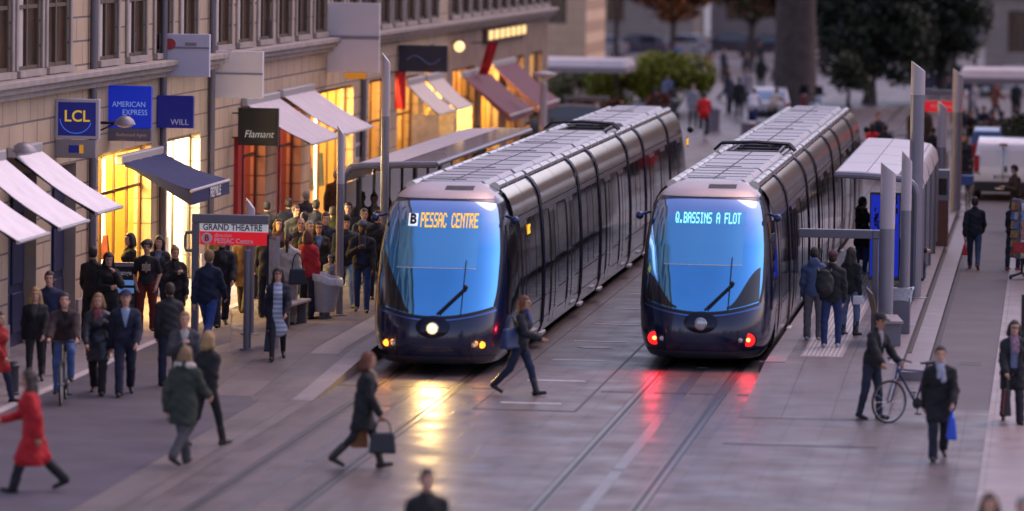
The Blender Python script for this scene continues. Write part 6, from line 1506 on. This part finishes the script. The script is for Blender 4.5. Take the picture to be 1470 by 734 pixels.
person(-3.12, -17.9, -80, 'person in a long red coat striding left in the foreground', 'stride', True, 'long', (.42, .012, .02), 'trousers', BLK, 'curly', 'dark', sc=.98, skin='mid')
person(-1.72, -14.3, 160, 'person in green parka with pale fur hood walking away in the foreground', 'stride', False, 'parka', (.032, .042, .032), 'trousers', GRY, 'bob', 'fair', extra=('furcollar', 'hood'), sc=1.0)
r, J = person(-1.85, -11.7, 150, 'woman with fair hair in black jacket beside the green parka', 'walk2', True, 'jacket', BLK, 'tights', BLK, 'bob', 'blonde', extra=('boots',), sc=1.0)
person(-4.04, -3.2, 200, 'man in dark jacket seen from behind left of the sign leg', 'stand', False, 'jacket', (.022, .022, .028), 'trousers', DNV, 'short', 'dark', sc=.98)
person(-2.85, -8.2, 15, 'balding man in grey jacket with a hand on his chest, half hidden', 'handchest', False, 'jacket', (.05, .05, .06), 'trousers', BLK, 'short', 'fair', opening=V, uc=(.4, .38, .38), sc=.98)
person(-6.55, 7.6, 8, 'man in black printed T-shirt and maroon trousers, hands in pockets', 'pockets', False, 'tee', (.014, .014, .018), 'trousers', (.13, .02, .02), 'afro', 'dark', sc=.98, shoe=(.10, .04, .03))
me_ = MB(); 
pr = bpy.data.objects[[o.name for o in bpy.data.objects if o.get('label', '').startswith('man in black printed')][0]]
b = MB()
for i in range(5):
    for j in range(6):
        if (i - 2) ** 2 + (j - 2.5) ** 2 < 7: b.box(-.085 + i * .034, -.055 + i * .034, -.172, -.155, 1.16 + j * .034, 1.19 + j * .034)
b.build('shirt_print', mat('print_cream', (.45, .36, .26), .8, 0, .5, 30), pr)
person(-7.1, 5.2, 170, 'man in black turned away beside the exchange board', 'idle', False, 'jacket', (.016, .014, .016), 'trousers', BLK, 'short', 'black', sc=1.0)
person(-6.6, 4.2, 20, 'dark haired woman holding a phone to her face beside the man in black', 'phone', True, 'jacket', (.012, .012, .014), 'trousers', BLK, 'long', 'black', sc=.98)
person(-7.3, 9.7, -60, 'person with black hair looking into the yellow shop doorway', 'stand', True, 'jacket', BLK, 'trousers', BLK, 'bob', 'black', sc=.98)
person(-6.6, 9.1, 0, 'woman with black fringe behind the man in the printed T-shirt', 'stand', True, 'jacket', (.02, .025, .035), 'trousers', DNV, 'long', 'black', opening=V, uc=(.12, .14, .2), extra=('fringe',), sc=.98)
person(-5.78, 6.4, 25, 'woman with tied fair hair in black coat, hands at her chest', 'handchest', True, 'coat', (.012, .012, .014), 'tights', BLK, 'bun', 'fair', extra=('scarf', 'boots'), scarfc=BLK, sc=.98)
person(-4.5, 2.9, 165, 'man in navy jacket and blue jeans walking away behind the sign leg', 'walk', False, 'jacket', (.010, .018, .05), 'jeans', (.02, .06, .24), 'short', 'fair', sc=1.04)
person(-5.2, 8.2, 15, 'man in black coat and dark scarf whose head meets the red sign', 'walk2', False, 'jacket', BLK, 'trousers', DNV, 'short', 'dark', extra=('scarf',), scarfc=(.02, .02, .03), sc=1.04)
person(-5.36, 11.6, 178, 'man in brown coat walking away behind the round sign post', 'walk', False, 'coat', (.10, .055, .025), 'trousers', (.05, .04, .03), 'short', 'brown', sc=.98)
r, J = person(-2.78, .3, 8, 'woman with black fringe, dark cardigan and striped dress walking to us', 'walk2', True, 'cardigan', (.010, .014, .03), 'tights', (.018, .015, .022), 'long', 'black', opening=(.075, .10, -.45), extra=('fringe', 'dress'), sc=.95)
def stripes():
    m = bpy.data.materials.new('striped_knit'); m.use_nodes = True; nt = m.node_tree; b = nt.nodes['Principled BSDF']; b.inputs['Roughness'].default_value = .9
    tc = nt.nodes.new('ShaderNodeTexCoord'); w = nt.nodes.new('ShaderNodeTexWave'); w.bands_direction = 'Z'; w.inputs['Scale'].default_value = 3.6; w.inputs['Distortion'].default_value = .6
    cr = nt.nodes.new('ShaderNodeMixRGB'); cr.inputs[1].default_value = (.22, .27, .42, 1); cr.inputs[2].default_value = (.50, .54, .66, 1)
    nt.links.new(tc.outputs['Object'], w.inputs['Vector']); nt.links.new(w.outputs['Fac'], cr.inputs[0]); nt.links.new(cr.outputs[0], b.inputs['Base Color']); return m
for c in r.children:
    if c.name.startswith('dress'): c.material_slots[0].material = stripes()
gl = MB()
for s in (-1, 1): gl.tube([(s * .03 + .026 * math.cos(2 * PI * k / 12), -.104, .014 + .02 * math.sin(2 * PI * k / 12)) for k in range(13)], .004, 4, False)
def glasses(r, J):
    o = gl.build('glasses', BLACKR, r); o.location = Vector(J['H']); o.rotation_euler = (0, 0, 0)
glasses(r, J)
bag_at(r, J, 1, 'dark navy tote bag held by the woman in the striped dress', (.30, .11, .36), (.012, .02, .06), .18)
# crowd by the bin
r, J = person(-3.75, 7.3, 172, 'woman with dark ponytail in cream jacket seen from behind', 'stand', True, 'jacket', (.50, .46, .42), 'trousers', (.35, .33, .33), 'pony', 'brown', sc=1.0)
handbag('shoulder_bag', 'navy shoulder bag on the cream jacket of the ponytailed woman', (-3.55, 7.14, 1.0), R_(20), (.34, .16, .30), (.014, .018, .04), .30, 'handbag')
person(-3.55, 8.4, 150, 'woman with red brown hair in a red puffer jacket beside the cream jacket', 'stand', True, 'puffer', (.42, .02, .03), 'trousers', DNV, 'bob', 'red', sc=.98)
person(-4.42, 12.9, 10, 'bald man in black padded jacket and orange brown trousers', 'pockets', False, 'puffer', (.016, .016, .02), 'trousers', (.24, .10, .03), 'bald', sc=1.0, opening=(.07, .0, .22), uc=(.03, .03, .035), shoe=(.05, .06, .02))
person(-5.58, 19.4, 5, 'young man with short brown hair in black jacket, looking right', dict(POSES['stand'], turn=35), False, 'jacket', (.018, .018, .02), 'trousers', BLK, 'short', 'brown', sc=.99)
person(-6.6, 21.6, 185, 'man in black leather jacket walking away, leftmost of the far pair', 'walk', False, 'jacket', BLK, 'trousers', DNV, 'short', 'black', sc=1.0)
person(-6.2, 22.1, 178, 'tall man in navy jacket walking away at the dark red shopfront', 'walk2', False, 'jacket', (.012, .016, .035), 'trousers', DNV, 'short', 'dark', sc=1.02)
person(-5.4, 21., 190, 'person in black coat turned away before the yellow shop light', 'stand', False, 'coat', (.012, .014, .03), 'trousers', BLK, 'short', 'black', sc=1.0)
person(-4.75, 19.2, 200, 'person in olive jacket bending behind the black coat', 'stand', False, 'jacket', (.06, .07, .03), 'trousers', BLK, 'short', 'dark', sc=.94)
r, J = person(-3.82, 11.4, 12, 'woman with dark bob and glasses in dark coat left of the lamp column', 'stand', True, 'coat', (.035, .024, .022), 'trousers', DNV, 'bob', 'dark', opening=V, uc=(.12, .2, .35), sc=.98); glasses(r, J)
person(-3.95, 13.1, 15, 'man with short dark hair between the woman in glasses and the column', 'stand', False, 'jacket', (.014, .018, .03), 'trousers', DNV, 'short', 'dark', sc=1.03)
person(-4.1, 12.0, 40, 'person with grey hair behind the woman in glasses', 'stand', False, 'jacket', (.05, .05, .06), 'trousers', DNV, 'short', 'grey', sc=.98)
person(-3.5, 10.9, -20, 'small child in a blue grey knit hat beside the bin', 'stand', False, 'puffer', (.20, .22, .30), 'jeans', GRY, 'short', 'fair', hat='beanie', hatc=(.10, .14, .24), sc=.60)
person(-2.72, 9.9, 5, 'bearded man in grey knit hat and scarf holding his jacket, blue jeans', 'handchest', False, 'jacket', (.016, .018, .022), 'jeans', (.022, .05, .17), 'short', 'black', hat='beanie', hatc=(.10, .11, .15), skin='dark', extra=('scarf', 'beard'), scarfc=(.045, .045, .055), opening=(.09, .06, .02), uc=(.02, .03, .08), sc=1.02, shoe=(.06, .05, .04))
person(-3.25, 11.2, 20, 'man in black knit hat, quilted jacket and light jeans', 'walk', False, 'puffer', (.020, .026, .034), 'jeans', (.20, .30, .50), 'short', 'dark', hat='beanie', hatc=BLK, sc=1.05, shoe=(.30, .32, .38))
person(-4.2, 21.6, 10, 'woman with hair in a bun and pale scarf, brown jacket', 'stand', True, 'jacket', (.16, .085, .05), 'trousers', DNV, 'bun', 'brown', extra=('scarf',), scarfc=(.42, .40, .40), sc=1.0)
person(-2.9, 13.2, 30, 'person with dark hair partly hidden by the nose of the tram', 'stand', False, 'jacket', BLK, 'trousers', DNV, 'short', 'dark', sc=1.02)
person(-4.2, 17.8, 8, 'man with glasses in dark jacket right of the lamp column', 'stand', False, 'jacket', (.016, .018, .024), 'trousers', DNV, 'short', 'dark', opening=V, uc=(.12, .03, .03), sc=1.01)
person(-5.96, 29, 20, 'woman in dark shawl with brown hair by the poster pier', 'stand', True, 'jacket', (.07, .03, .025), 'trousers', BLK, 'bob', 'brown', opening=V, uc=(.2, .05, .05), sc=1.0)
person(-5.6, 29.6, 160, 'person with black hair in black coat beside the dark shawl', 'stand', True, 'coat', BLK, 'trousers', BLK, 'long', 'black', sc=1.0)
person(-6.85, 33.3, 175, 'man in olive brown coat walking away behind the lamp column', 'walk', False, 'coat', (.05, .035, .02), 'trousers', (.12, .10, .08), 'short', 'grey', sc=1.06)
person(-7.05, 63.4, 180, 'man seen over the shelter roof before the amber cafe windows', 'stand', False, 'jacket', DNV, 'trousers', BLK, 'short', 'dark', sc=1.02, h=.018)
person(-5.7, 65.2, 30, 'dark hooded figure seen over the roof of the headlamp tram', 'stand', False, 'parka', (.01, .01, .012), 'trousers', BLK, 'short', 'black', hat='beanie', hatc=BLK, sc=1.0, h=.018)
for x, y, rz, ps, fem, tp, c, hr, hcl, l in ((-5.1, 14.2, 20, 'stand', True, 'coat', (.05, .02, .03), 'long', 'brown', 'woman with long brown hair in plum coat deep in the crowd'), (-4.9, 16.3, 170, 'stand', False, 'jacket', BLK, 'short', 'dark', 'man turned away in black deep in the crowd behind the plum coat'),
        (-5.9, 15.6, 40, 'idle', False, 'puffer', (.02, .03, .07), 'short', 'black', 'man in navy padded jacket near the red doorway'), (-5.2, 24.2, 10, 'stand', True, 'jacket', (.06, .05, .05), 'bob', 'dark', 'woman in charcoal jacket near the yellow shop light'),
        (-6.5, 26.5, 200, 'walk', False, 'coat', (.03, .025, .03), 'short', 'grey', 'grey haired man in dark coat by the dark red shopfront'), (-3.5, 15.4, 15, 'stand', False, 'jacket', (.03, .035, .05), 'short', 'brown', 'man in slate jacket right of the lamp column'),
        (-3.7, 20.1, -15, 'stand', True, 'coat', BLK, 'bob', 'black', 'woman in black coat behind the man with glasses'), (-4.6, 25.6, 30, 'stand', False, 'jacket', (.05, .03, .02), 'short', 'dark', 'man in brown jacket under the shelter edge'),
        (-4.6, 9.9, 165, 'stand', False, 'jacket', (.016, .02, .04), 'short', 'brown', 'man in dark blue jacket turned away left of the cream jacket'), (-6.2, 13.4, 190, 'walk', True, 'coat', (.02, .02, .025), 'long', 'dark', 'long haired woman in dark coat walking away past the white window')):
    person(x, y, rz, l, ps, fem, tp, c, 'trousers', DNV, hr, hcl, sc=.98)
# middle and foreground
r, J = person(1.86, -2.85, 75, 'woman with auburn hair in navy jacket striding right before the trams', 'stride', True, 'jacket', (.016, .018, .026), 'jeans', (.014, .022, .06), 'bob', 'red', extra=('scarf', 'boots'), scarfc=(.02, .045, .16), sc=.97, skin='mid')
handbag('handbag', 'blue slouchy shoulder bag of the auburn haired woman', (1.72, -3.12, .80), R_(60), (.40, .18, .34), (.02, .04, .13), .22)
r, J = person(.86, -14., 100, 'woman in black jacket and cream scarf crossing in the foreground', dict(POSES['stride'], arms=[(-20, 10, 20, 0), (10, 8, 22, 4)]), True, 'coat', (.012, .012, .016), 'tights', BLK, 'bob', 'red', extra=('scarf', 'boots'), scarfc=(.36, .26, .16), sc=.98, skin='mid')
bag_at(r, J, 0, 'orange brown bag held by the crossing woman in black', (.26, .14, .30), (.28, .10, .02), .12)
bag_at(r, J, 1, 'large black handbag in front of the crossing woman in black', (.40, .18, .30), (.012, .014, .022), .20)
person(3.8, -29, 20, 'dark haired head and shoulders at the bottom edge between the trams', 'stand', False, 'jacket', (.012, .012, .016), 'trousers', BLK, 'short', 'dark', sc=1.0)
person(10.05, -29.8, 0, 'brown haired head rising at the bottom right corner', 'stand', True, 'jacket', BRN, 'trousers', BLK, 'bob', 'brown', sc=1.0)
person(10.42, -30, 10, 'grey haired head in the bottom right corner beside the brown one', 'stand', False, 'jacket', DNV, 'trousers', BLK, 'short', 'grey', sc=1.0)
# right platform
r, J = person(6.32, 6., 178, 'man in blue hooded top and grey trousers waiting by the right tram', 'stand', False, 'jacket', (.075, .11, .22), 'trousers', (.14, .13, .15), 'short', 'black', extra=('hood',), sc=.97, shoe=(.45, .43, .45), skin='dark')
r, J = person(6.73, 4.5, 183, 'person in black jacket with rucksack, maroon cap and blue jeans', 'idle', False, 'jacket', (.014, .014, .017), 'jeans', (.018, .035, .12), 'short', 'dark', hat='cap', hatc=(.10, .04, .06), sc=1.0, shoe=(.4, .4, .42))
bp = thing('rucksack', 'black rucksack on the back of the person in the maroon cap', 'rucksack', (6.60, 4.22, 1.28), R_(4))
b = SDF(); b.ell((0, 0, .18), (.17, .11, .24), None, .05); b.ell((0, -.07, .08), (.13, .08, .12), None, .04); b.ell((0, .0, .38), (.10, .07, .06), None, .03)
Vv, Qq = b.eval(.014, .006, 3); link('bag_body', np_mesh('bag_body', Vv, Qq, [mat('rucksack_black', (.010, .010, .013), .7, 0, .2, 12)]), None, bp)
MB().tube([(-.10, -.03, .40), (-.12, .16, .44), (-.12, .24, .30), (-.12, .2, .0)], .022, 6).tube([(.10, -.03, .40), (.12, .16, .44), (.12, .24, .30), (.12, .2, .0)], .022, 6).build('strap', BLACKR, bp)
r, J = person(6.95, 7.2, 150, 'woman with curly hair and red scarf beyond the rucksack', 'idle', True, 'jacket', BLK, 'jeans', (.11, .15, .26), 'curly', 'dark', extra=('scarf', 'boots'), scarfc=(.5, .02, .03), sc=.94)
o = MB().box(-.10, .10, -.008, .008, -.08, .08).build('leaflet', mat('paper_white', (.7, .7, .74), .6), None, (7.12, 6.5, 1.0), R_(20), bevel=.004); tag(o, 'white paper held beside the woman with the red scarf', 'paper')
r, J = person(6.5, 23.2, 120, 'person in dark jacket with brown fur hood waiting under the right shelter', 'idle', True, 'parka', (.014, .014, .018), 'jeans', (.03, .08, .26), 'short', 'dark', extra=('furcollar', 'hood'), furc=(.14, .08, .04), sc=.97, shoe=(.2, .35, .6))
bag_at(r, J, 0, 'bright red bag beside the person in the fur hood', (.34, .18, .34), (.5, .012, .02), .14, 'shopping_bag', 'shopping bag')
person(7.45, 21.6, 100, 'person in dark coat seated low behind the blue poster', 'sit', False, 'jacket', BLK, 'trousers', DNV, 'short', 'dark', z=gz(7.4, 21) - .45)
# right street
bicycle('bicycle with a blue frame held by the man in the dark cap', 8.54, -5.5, -50, (.010, .030, .13))
person(7.84, -5.3, 55, 'man in dark cap and jacket leaning on his bicycle', 'pushbike', False, 'jacket', (.014, .014, .018), 'jeans', (.022, .03, .06), 'short', 'dark', hat='cap', hatc=(.02, .018, .022), sc=.98, skin='mid', opening=(.07, 0, .2), uc=(.25, .25, .28))
r, J = person(9.06, -10.9, 5, 'man in black coat and grey scarf carrying a blue bag towards us', 'walk2', False, 'coat', (.010, .010, .014), 'trousers', (.014, .018, .035), 'short', 'dark', extra=('scarf',), scarfc=(.34, .36, .46), sc=.99)
bag_at(r, J, 0, 'bright blue shopping bag in the hand of the man in the black coat', (.30, .16, .34), (.02, .09, .62), .12, 'shopping_bag', 'shopping bag')
r, J = person(10.1, -5.4, 8, 'woman with short dark hair, dark coat and patterned scarf at the right edge', 'walk', True, 'coat', (.014, .014, .018), 'trousers', (.02, .02, .03), 'bob', 'black', opening=(.08, .05, -.1), uc=(.16, .20, .34), extra=('scarf',), scarfc=mat('scarf_pattern', (.28, .16, .22), .8, 0, .8, 22), sc=.97); glasses(r, J)
bag_at(r, J, 1, 'black shopping tote of the woman with the patterned scarf', (.36, .12, .42), (.016, .016, .018), .20)
r, J = person(8.88, 29.4, 180, 'man in dark suit walking away with a red bag on the right road', 'walk', False, 'jacket', (.010, .012, .022), 'jeans', (.03, .05, .11), 'short', 'dark', sc=.99, shoe=(.20, .05, .03))
bag_at(r, J, 0, 'small red carrier bag of the man in the dark suit', (.22, .14, .24), (.55, .015, .03), .12, 'carrier_bag', 'carrier bag')
person(9.80, 29.3, 150, 'woman in dark jacket and jeans browsing at the postcard rack', 'idle', True, 'jacket', (.012, .014, .02), 'jeans', (.012, .018, .05), 'bob', 'dark', sc=.96, shoe=(.3, .05, .05))
person(9.72, 44, -60, 'man in brown jacket reading in front of the white van', 'read', False, 'jacket', (.06, .035, .025), 'trousers', DNV, 'short', 'black', sc=1.0)
o = MB().hexa([(-.19, -.13, 0), (.19, -.13, 0), (.19, .13, .02), (-.19, .13, .02)], [(-.19, -.13, .012), (.19, -.13, .012), (.19, .13, .032), (-.19, .13, .032)]).build('open_map', mat('paper_tan', (.5, .38, .25), .7), None, (9.38, 43.85, 1.12), R_(30)); tag(o, 'tan folded map in the hands of the man in the brown jacket', 'map')
person(10.15, 31.0, 190, 'person in red top at the right edge behind the postcard rack', 'stand', True, 'jacket', (.40, .03, .02), 'trousers', BLK, 'bob', 'dark', sc=.98)
person(7.98, 63, 5, 'person in long dark coat standing between the columns and the blue van', 'stand', True, 'long', (.016, .018, .026), 'trousers', BLK, 'short', 'brown', sc=1.0, h=.018)
person(7.35, 60, 20, 'person with fair hair half hidden between the right lamp columns', 'stand', True, 'jacket', (.3, .28, .27), 'trousers', BLK, 'long', 'brown', sc=.96, h=.018)
person(9.0, 38.6, 170, 'dark haired head low behind the white van rear', 'sit', False, 'jacket', BRN, 'trousers', BLK, 'short', 'dark', z=-.5, h=.018) if False else None
bicycle('parked bicycle with a blue crate behind the far right lamp columns', 8.35, 51.5, 176, (.02, .02, .03), crate=(.03, .08, .30))
# beyond the trams
G1 = 'people far down the street'
bicycle('bicycle ridden away by the person in the red jacket', -2.40, 95.8, 184, (.05, .05, .06), z=0)
def far(x, y, rz, label, pose='walk', **k):
    k.setdefault('h', .024); k.setdefault('group', G1); return person(x, y, rz, label, pose, **k)
far(-2.42, 95.5, 184, 'person in a bright red jacket cycling away up the street', 'ride', top='puffer', tc=(.60, .012, .02), bottom='trousers', bc=DNV, hair='short', z=.07)
far(-3.68, 106.4, 20, 'person in pale grey coat standing left of the red cyclist', 'idle', top='coat', tc=(.32, .32, .36), bottom='tights', bc=BLK)
far(-1.2, 105, 175, 'person in white jacket and jeans bending at the silver car', 'bend', top='jacket', tc=(.62, .62, .68), bottom='jeans', bc=(.02, .04, .16))
far(-.45, 106, 160, 'person in beige coat beside the white jacket', 'bend', top='puffer', tc=(.42, .36, .30), bottom='trousers', bc=BLK)
far(-2.55, 117, 185, 'dark silhouette walking away above the grey bollard', top='coat', tc=BLK)
far(-5.2, 128, 185, 'dark figure in the far street left of the dark silhouette', 'walk2', top='coat', tc=DNV)
far(-5.9, 121, 10, 'person in blue grey coat coming out beside the hedge', top='coat', tc=(.22, .25, .36))
far(-1.6, 140, 180, 'figure in black top and red skirt in the far street', top='jacket', tc=DNV, bottom='wide', bc=(.32, .02, .04))
far(-1.35, 141, 0, 'figure in a bright blue hat behind the red skirt', 'stand', top='jacket', tc=(.02, .03, .06), hat='beanie', hatc=(.05, .25, .75))
far(-3.7, 150, 180, 'tall dark figure far up the pale street', 'stand', top='coat', tc=BLK)
for i, (x, y, c, l) in enumerate(((-4.9, 158, GRY, 'grey figure far up the street, left of the tall dark one'), (-6.6, 165, DNV, 'navy figure far up the street near the hedge top'), (-3.1, 172, BLK, 'black figure far up the street under the trees'), (-8.6, 176, (.3, .3, .34), 'pale figure far up the street near the parked cars'), (-2.3, 168, (.28, .26, .26), 'beige figure far up the street by the trunk'), (-5.8, 184, BLK, 'small black figure farthest up the street'), (-10.2, 180, (.14, .20, .35), 'blue figure in the far square by the cars'))):
    far(x, y, (i * 57) % 360, l, ('walk', 'stand', 'walk2')[i % 3], top=('coat', 'jacket', 'coat')[i % 3], tc=c, bc=(.03, .03, .04))
for i, (x, y, c, l) in enumerate(((-3.2, 132, (.34, .30, .32), 'pale pink coated figure up the street beyond the bollard'), (-4.4, 136, (.05, .03, .03), 'figure in maroon coat up the street beyond the hedge'), (-2.9, 160, (.06, .06, .08), 'slate figure far up the street left of the trunk'), (-4.0, 168, (.4, .38, .38), 'white topped figure far up the street'), (-7.3, 158, (.03, .03, .05), 'dark pair member beside the far hedge top'), (-6.9, 158.5, (.25, .06, .05), 'red brown pair member beside the far hedge top'), (-1.9, 182, (.02, .02, .03), 'black figure farthest up the street close to the trunk'), (-9.3, 190, (.3, .32, .38), 'pale grey figure in the far square before the cars'), (-3.3, 122, (.05, .06, .10), 'figure in dark blue coat just beyond the grey bollard'))):
    far(x, y, (i * 97) % 360, l, ('walk', 'walk2', 'idle')[i % 3], top=('coat', 'jacket')[i % 2], tc=c, bc=(.03, .03, .04))
far(4.9, 70, 160, 'person in a scarlet jacket beside the tail of the right tram', 'stand', top='jacket', tc=(.55, .012, .03), bc=(.2, .15, .16), fem=True, hair='bob')
far(5.35, 69, 185, 'person in black next to the scarlet jacket at the right tram tail', 'stand', top='coat', tc=BLK, bc=(.3, .28, .3))
far(4.75, 79, 20, 'person in navy jacket standing by the bicycles behind the right tram', 'idle', top='jacket', tc=DNV)
far(5.75, 86, 200, 'person in brown jacket walking near the evergreens', 'walk', top='jacket', tc=(.09, .045, .03), bc=(.05, .04, .05))
far(6.1, 88, 190, 'second walker in brown beside the first near the evergreens', 'walk2', top='coat', tc=(.07, .04, .03))
far(6.9, 68, 185, 'person in black top and white bag strap behind the tall right mast', 'idle', top='jacket', tc=BLK)
far(6.4, 66.5, 150, 'seated looking figure in dark red behind the tall right mast', 'idle', top='jacket', tc=(.10, .02, .03))
far(7.2, 92, 10, 'person with a red umbrella far behind the right stop sign', 'stand', top='jacket', tc=DNV)
um = thing('umbrella', 'red umbrella far away between the right lamp columns', 'umbrella', (7.0, 91.8, 1.2))
n = 16
MB().grid([[(r_ * math.cos(2 * PI * k / n), r_ * math.sin(2 * PI * k / n), .95 - .5 * r_ ** 2 * 1.6) for k in range(n)] for r_ in (.02, .2, .38, .52)], True).build('umbrella_cloth', mat('flag_red'), um, smooth=True); MB().tube([(0, 0, 0), (0, 0, .98)], .012, 6).build('umbrella_shaft', IRON, um)
for i, (x, y, c, l) in enumerate(((7.6, 96, BLK, 'person in black seated at the left end of the cafe'), (8.3, 97.5, (.10, .03, .03), 'person in dark red seated at the cafe'), (8.7, 95.2, BLK, 'person in black coat seated nearer at the cafe'), (9.35, 97, (.09, .05, .03), 'person in brown seated under the right canopy'), (9.75, 94.6, (.03, .03, .04), 'person in charcoal seated at the right end of the cafe'), (8.0, 100.5, DNV, 'person in navy seated deep under the right canopy'), (9.1, 101, (.3, .28, .28), 'person in pale grey seated deep under the right canopy'))):
    far(x, y, (i * 73) % 360, l, 'sit', top='jacket', tc=c, bc=(.02, .02, .03), z=-.45, group='cafe guests under the right canopy')
    ch = thing('cafe_chair', 'wicker cafe chair of the ' + l.replace('person in ', 'guest in ').split(' seated')[0] + ' ' + ' '.join(l.split()[-3:]), 'chair', (x, y, 0), R_((i * 73) % 360), 'cafe chairs under the right canopy')
    MB().box(-.2, .2, -.22, .2, .38, .43).build('seat', BROWNW, ch); MB().box(-.2, .2, .2, .24, .43, .85).build('backrest', BROWNW, ch)
    for sx_ in (-1, 1):
        for sy_ in (-1, 1): MB().tube([(sx_ * .18, sy_ * .19, 0), (sx_ * .18, sy_ * .19, .38)], .018, 6).build('leg', IRON, ch)
for i, (x, y, c, l) in enumerate(((7.3, 118, (.35, .33, .36), 'pale figure walking beyond the right canopy, leftmost'), (8.2, 121, (.25, .08, .05), 'figure in rust jacket beyond the right canopy'), (9.1, 120, BLK, 'black figure beyond the right canopy at the right edge'), (6.2, 125, DNV, 'navy figure beside the evergreens beyond the right canopy'))):
    far(x, y, 30 + i * 80, l, 'walk', top='coat', tc=c)
bicycle('bicycle with raised handlebar parked behind the tail of the right tram', 4.5, 82, 70, (.10, .10, .12), z=0)
bicycle('second bicycle parked behind the tail of the right tram', 5.3, 83, 110, (.05, .05, .08), z=0)
# ------------------------------------------------------------------ light, air, camera
# real lamps of the trams: headlamp, markers, red tail lamps
def lamp(name, loc, col, e, r, spot=None):
    l = bpy.data.lights.new(name, 'SPOT' if spot else 'POINT'); l.energy = e; l.color = col; l.shadow_soft_size = r
    if spot: l.spot_size = R_(spot); l.spot_blend = .8
    o = bpy.data.objects.new(name, l); COL.objects.link(o); o.location = loc
    if spot: o.rotation_euler = (R_(82), 0, PI)
    return o
lamp('tram_headlamp_light', (0, -.16, .83), (1, .62, .20), 110, .10, 120)
for s in (-1, 1):
    lamp('tram_marker_light', (s * .84, .12, .55), (1, .35, .05), 1.5, .05)
    lamp('tram_tail_light', (D2 + s * .84, 2.3 + .22, .55), (1, .03, .05), 55, .085, 150)
W = bpy.data.worlds.new('World'); SC.world = W; W.use_nodes = True
nt = W.node_tree; bg = nt.nodes['Background']
sky = nt.nodes.new('ShaderNodeTexSky'); sky.sky_type = 'NISHITA'; sky.sun_disc = False
SUN_EL, SUN_AZ = 57., 45.
sky.sun_elevation = R_(SUN_EL); sky.sun_rotation = R_(SUN_AZ); sky.altitude = 50; sky.air_density = 1.; sky.dust_density = 1.5; sky.ozone_density = 2.
tn = nt.nodes.new('ShaderNodeVectorMath'); tn.operation = 'MULTIPLY'; tn.inputs[1].default_value = (1.20, .895, .865)   # mauve dusk air
nt.links.new(sky.outputs[0], tn.inputs[0]); nt.links.new(tn.outputs[0], bg.inputs[0]); bg.inputs[1].default_value = .10
sl = bpy.data.lights.new('sun', 'SUN'); sl.energy = .40; sl.angle = R_(50); sl.color = (1, .70, .64)
so = bpy.data.objects.new('sun', sl); COL.objects.link(so)
az = R_(SUN_AZ); el = R_(SUN_EL)
d = Vector((math.sin(az) * math.cos(el), math.cos(az) * math.cos(el), math.sin(el)))
so.rotation_euler = d.to_track_quat('Z', 'Y').to_euler()
cam = bpy.data.cameras.new('camera'); co = bpy.data.objects.new('camera', cam); COL.objects.link(co)
f, yaw, pitch, roll, cx, cy, H = 6699.8272, .1148, .0695, .0145, 10.6287, -80.2697, 7.7665
Fw = Vector((-math.sin(yaw) * math.cos(pitch), math.cos(yaw) * math.cos(pitch), -math.sin(pitch)))
Rr = Vector((math.cos(yaw), math.sin(yaw), 0)); Uu = Rr.cross(Fw)
R2 = Rr * math.cos(roll) + Uu * math.sin(roll); U2 = -Rr * math.sin(roll) + Uu * math.cos(roll)
M4 = Matrix((R2, U2, -Fw)).transposed().to_4x4(); M4.translation = (cx, cy, H); co.matrix_world = M4
cam.sensor_width = 36; cam.lens = 36 * f / 1470; cam.clip_start = 1; cam.clip_end = 3000
cam.dof.use_dof = True; cam.dof.focus_distance = 93; cam.dof.aperture_fstop = (36 * f / 1470) / 1000 / .205
SC.camera = co
SC.view_settings.view_transform = 'Standard'; SC.view_settings.look = 'None'; SC.view_settings.exposure = 1.30; SC.view_settings.gamma = 1
SC.cycles.max_bounces = 6; SC.cycles.diffuse_bounces = 3; SC.cycles.glossy_bounces = 4; SC.cycles.transparent_max_bounces = 8
SC.cycles.use_denoising = True; SC.cycles.sample_clamp_indirect = 6; SC.cycles.caustics_reflective = False; SC.cycles.caustics_refractive = False
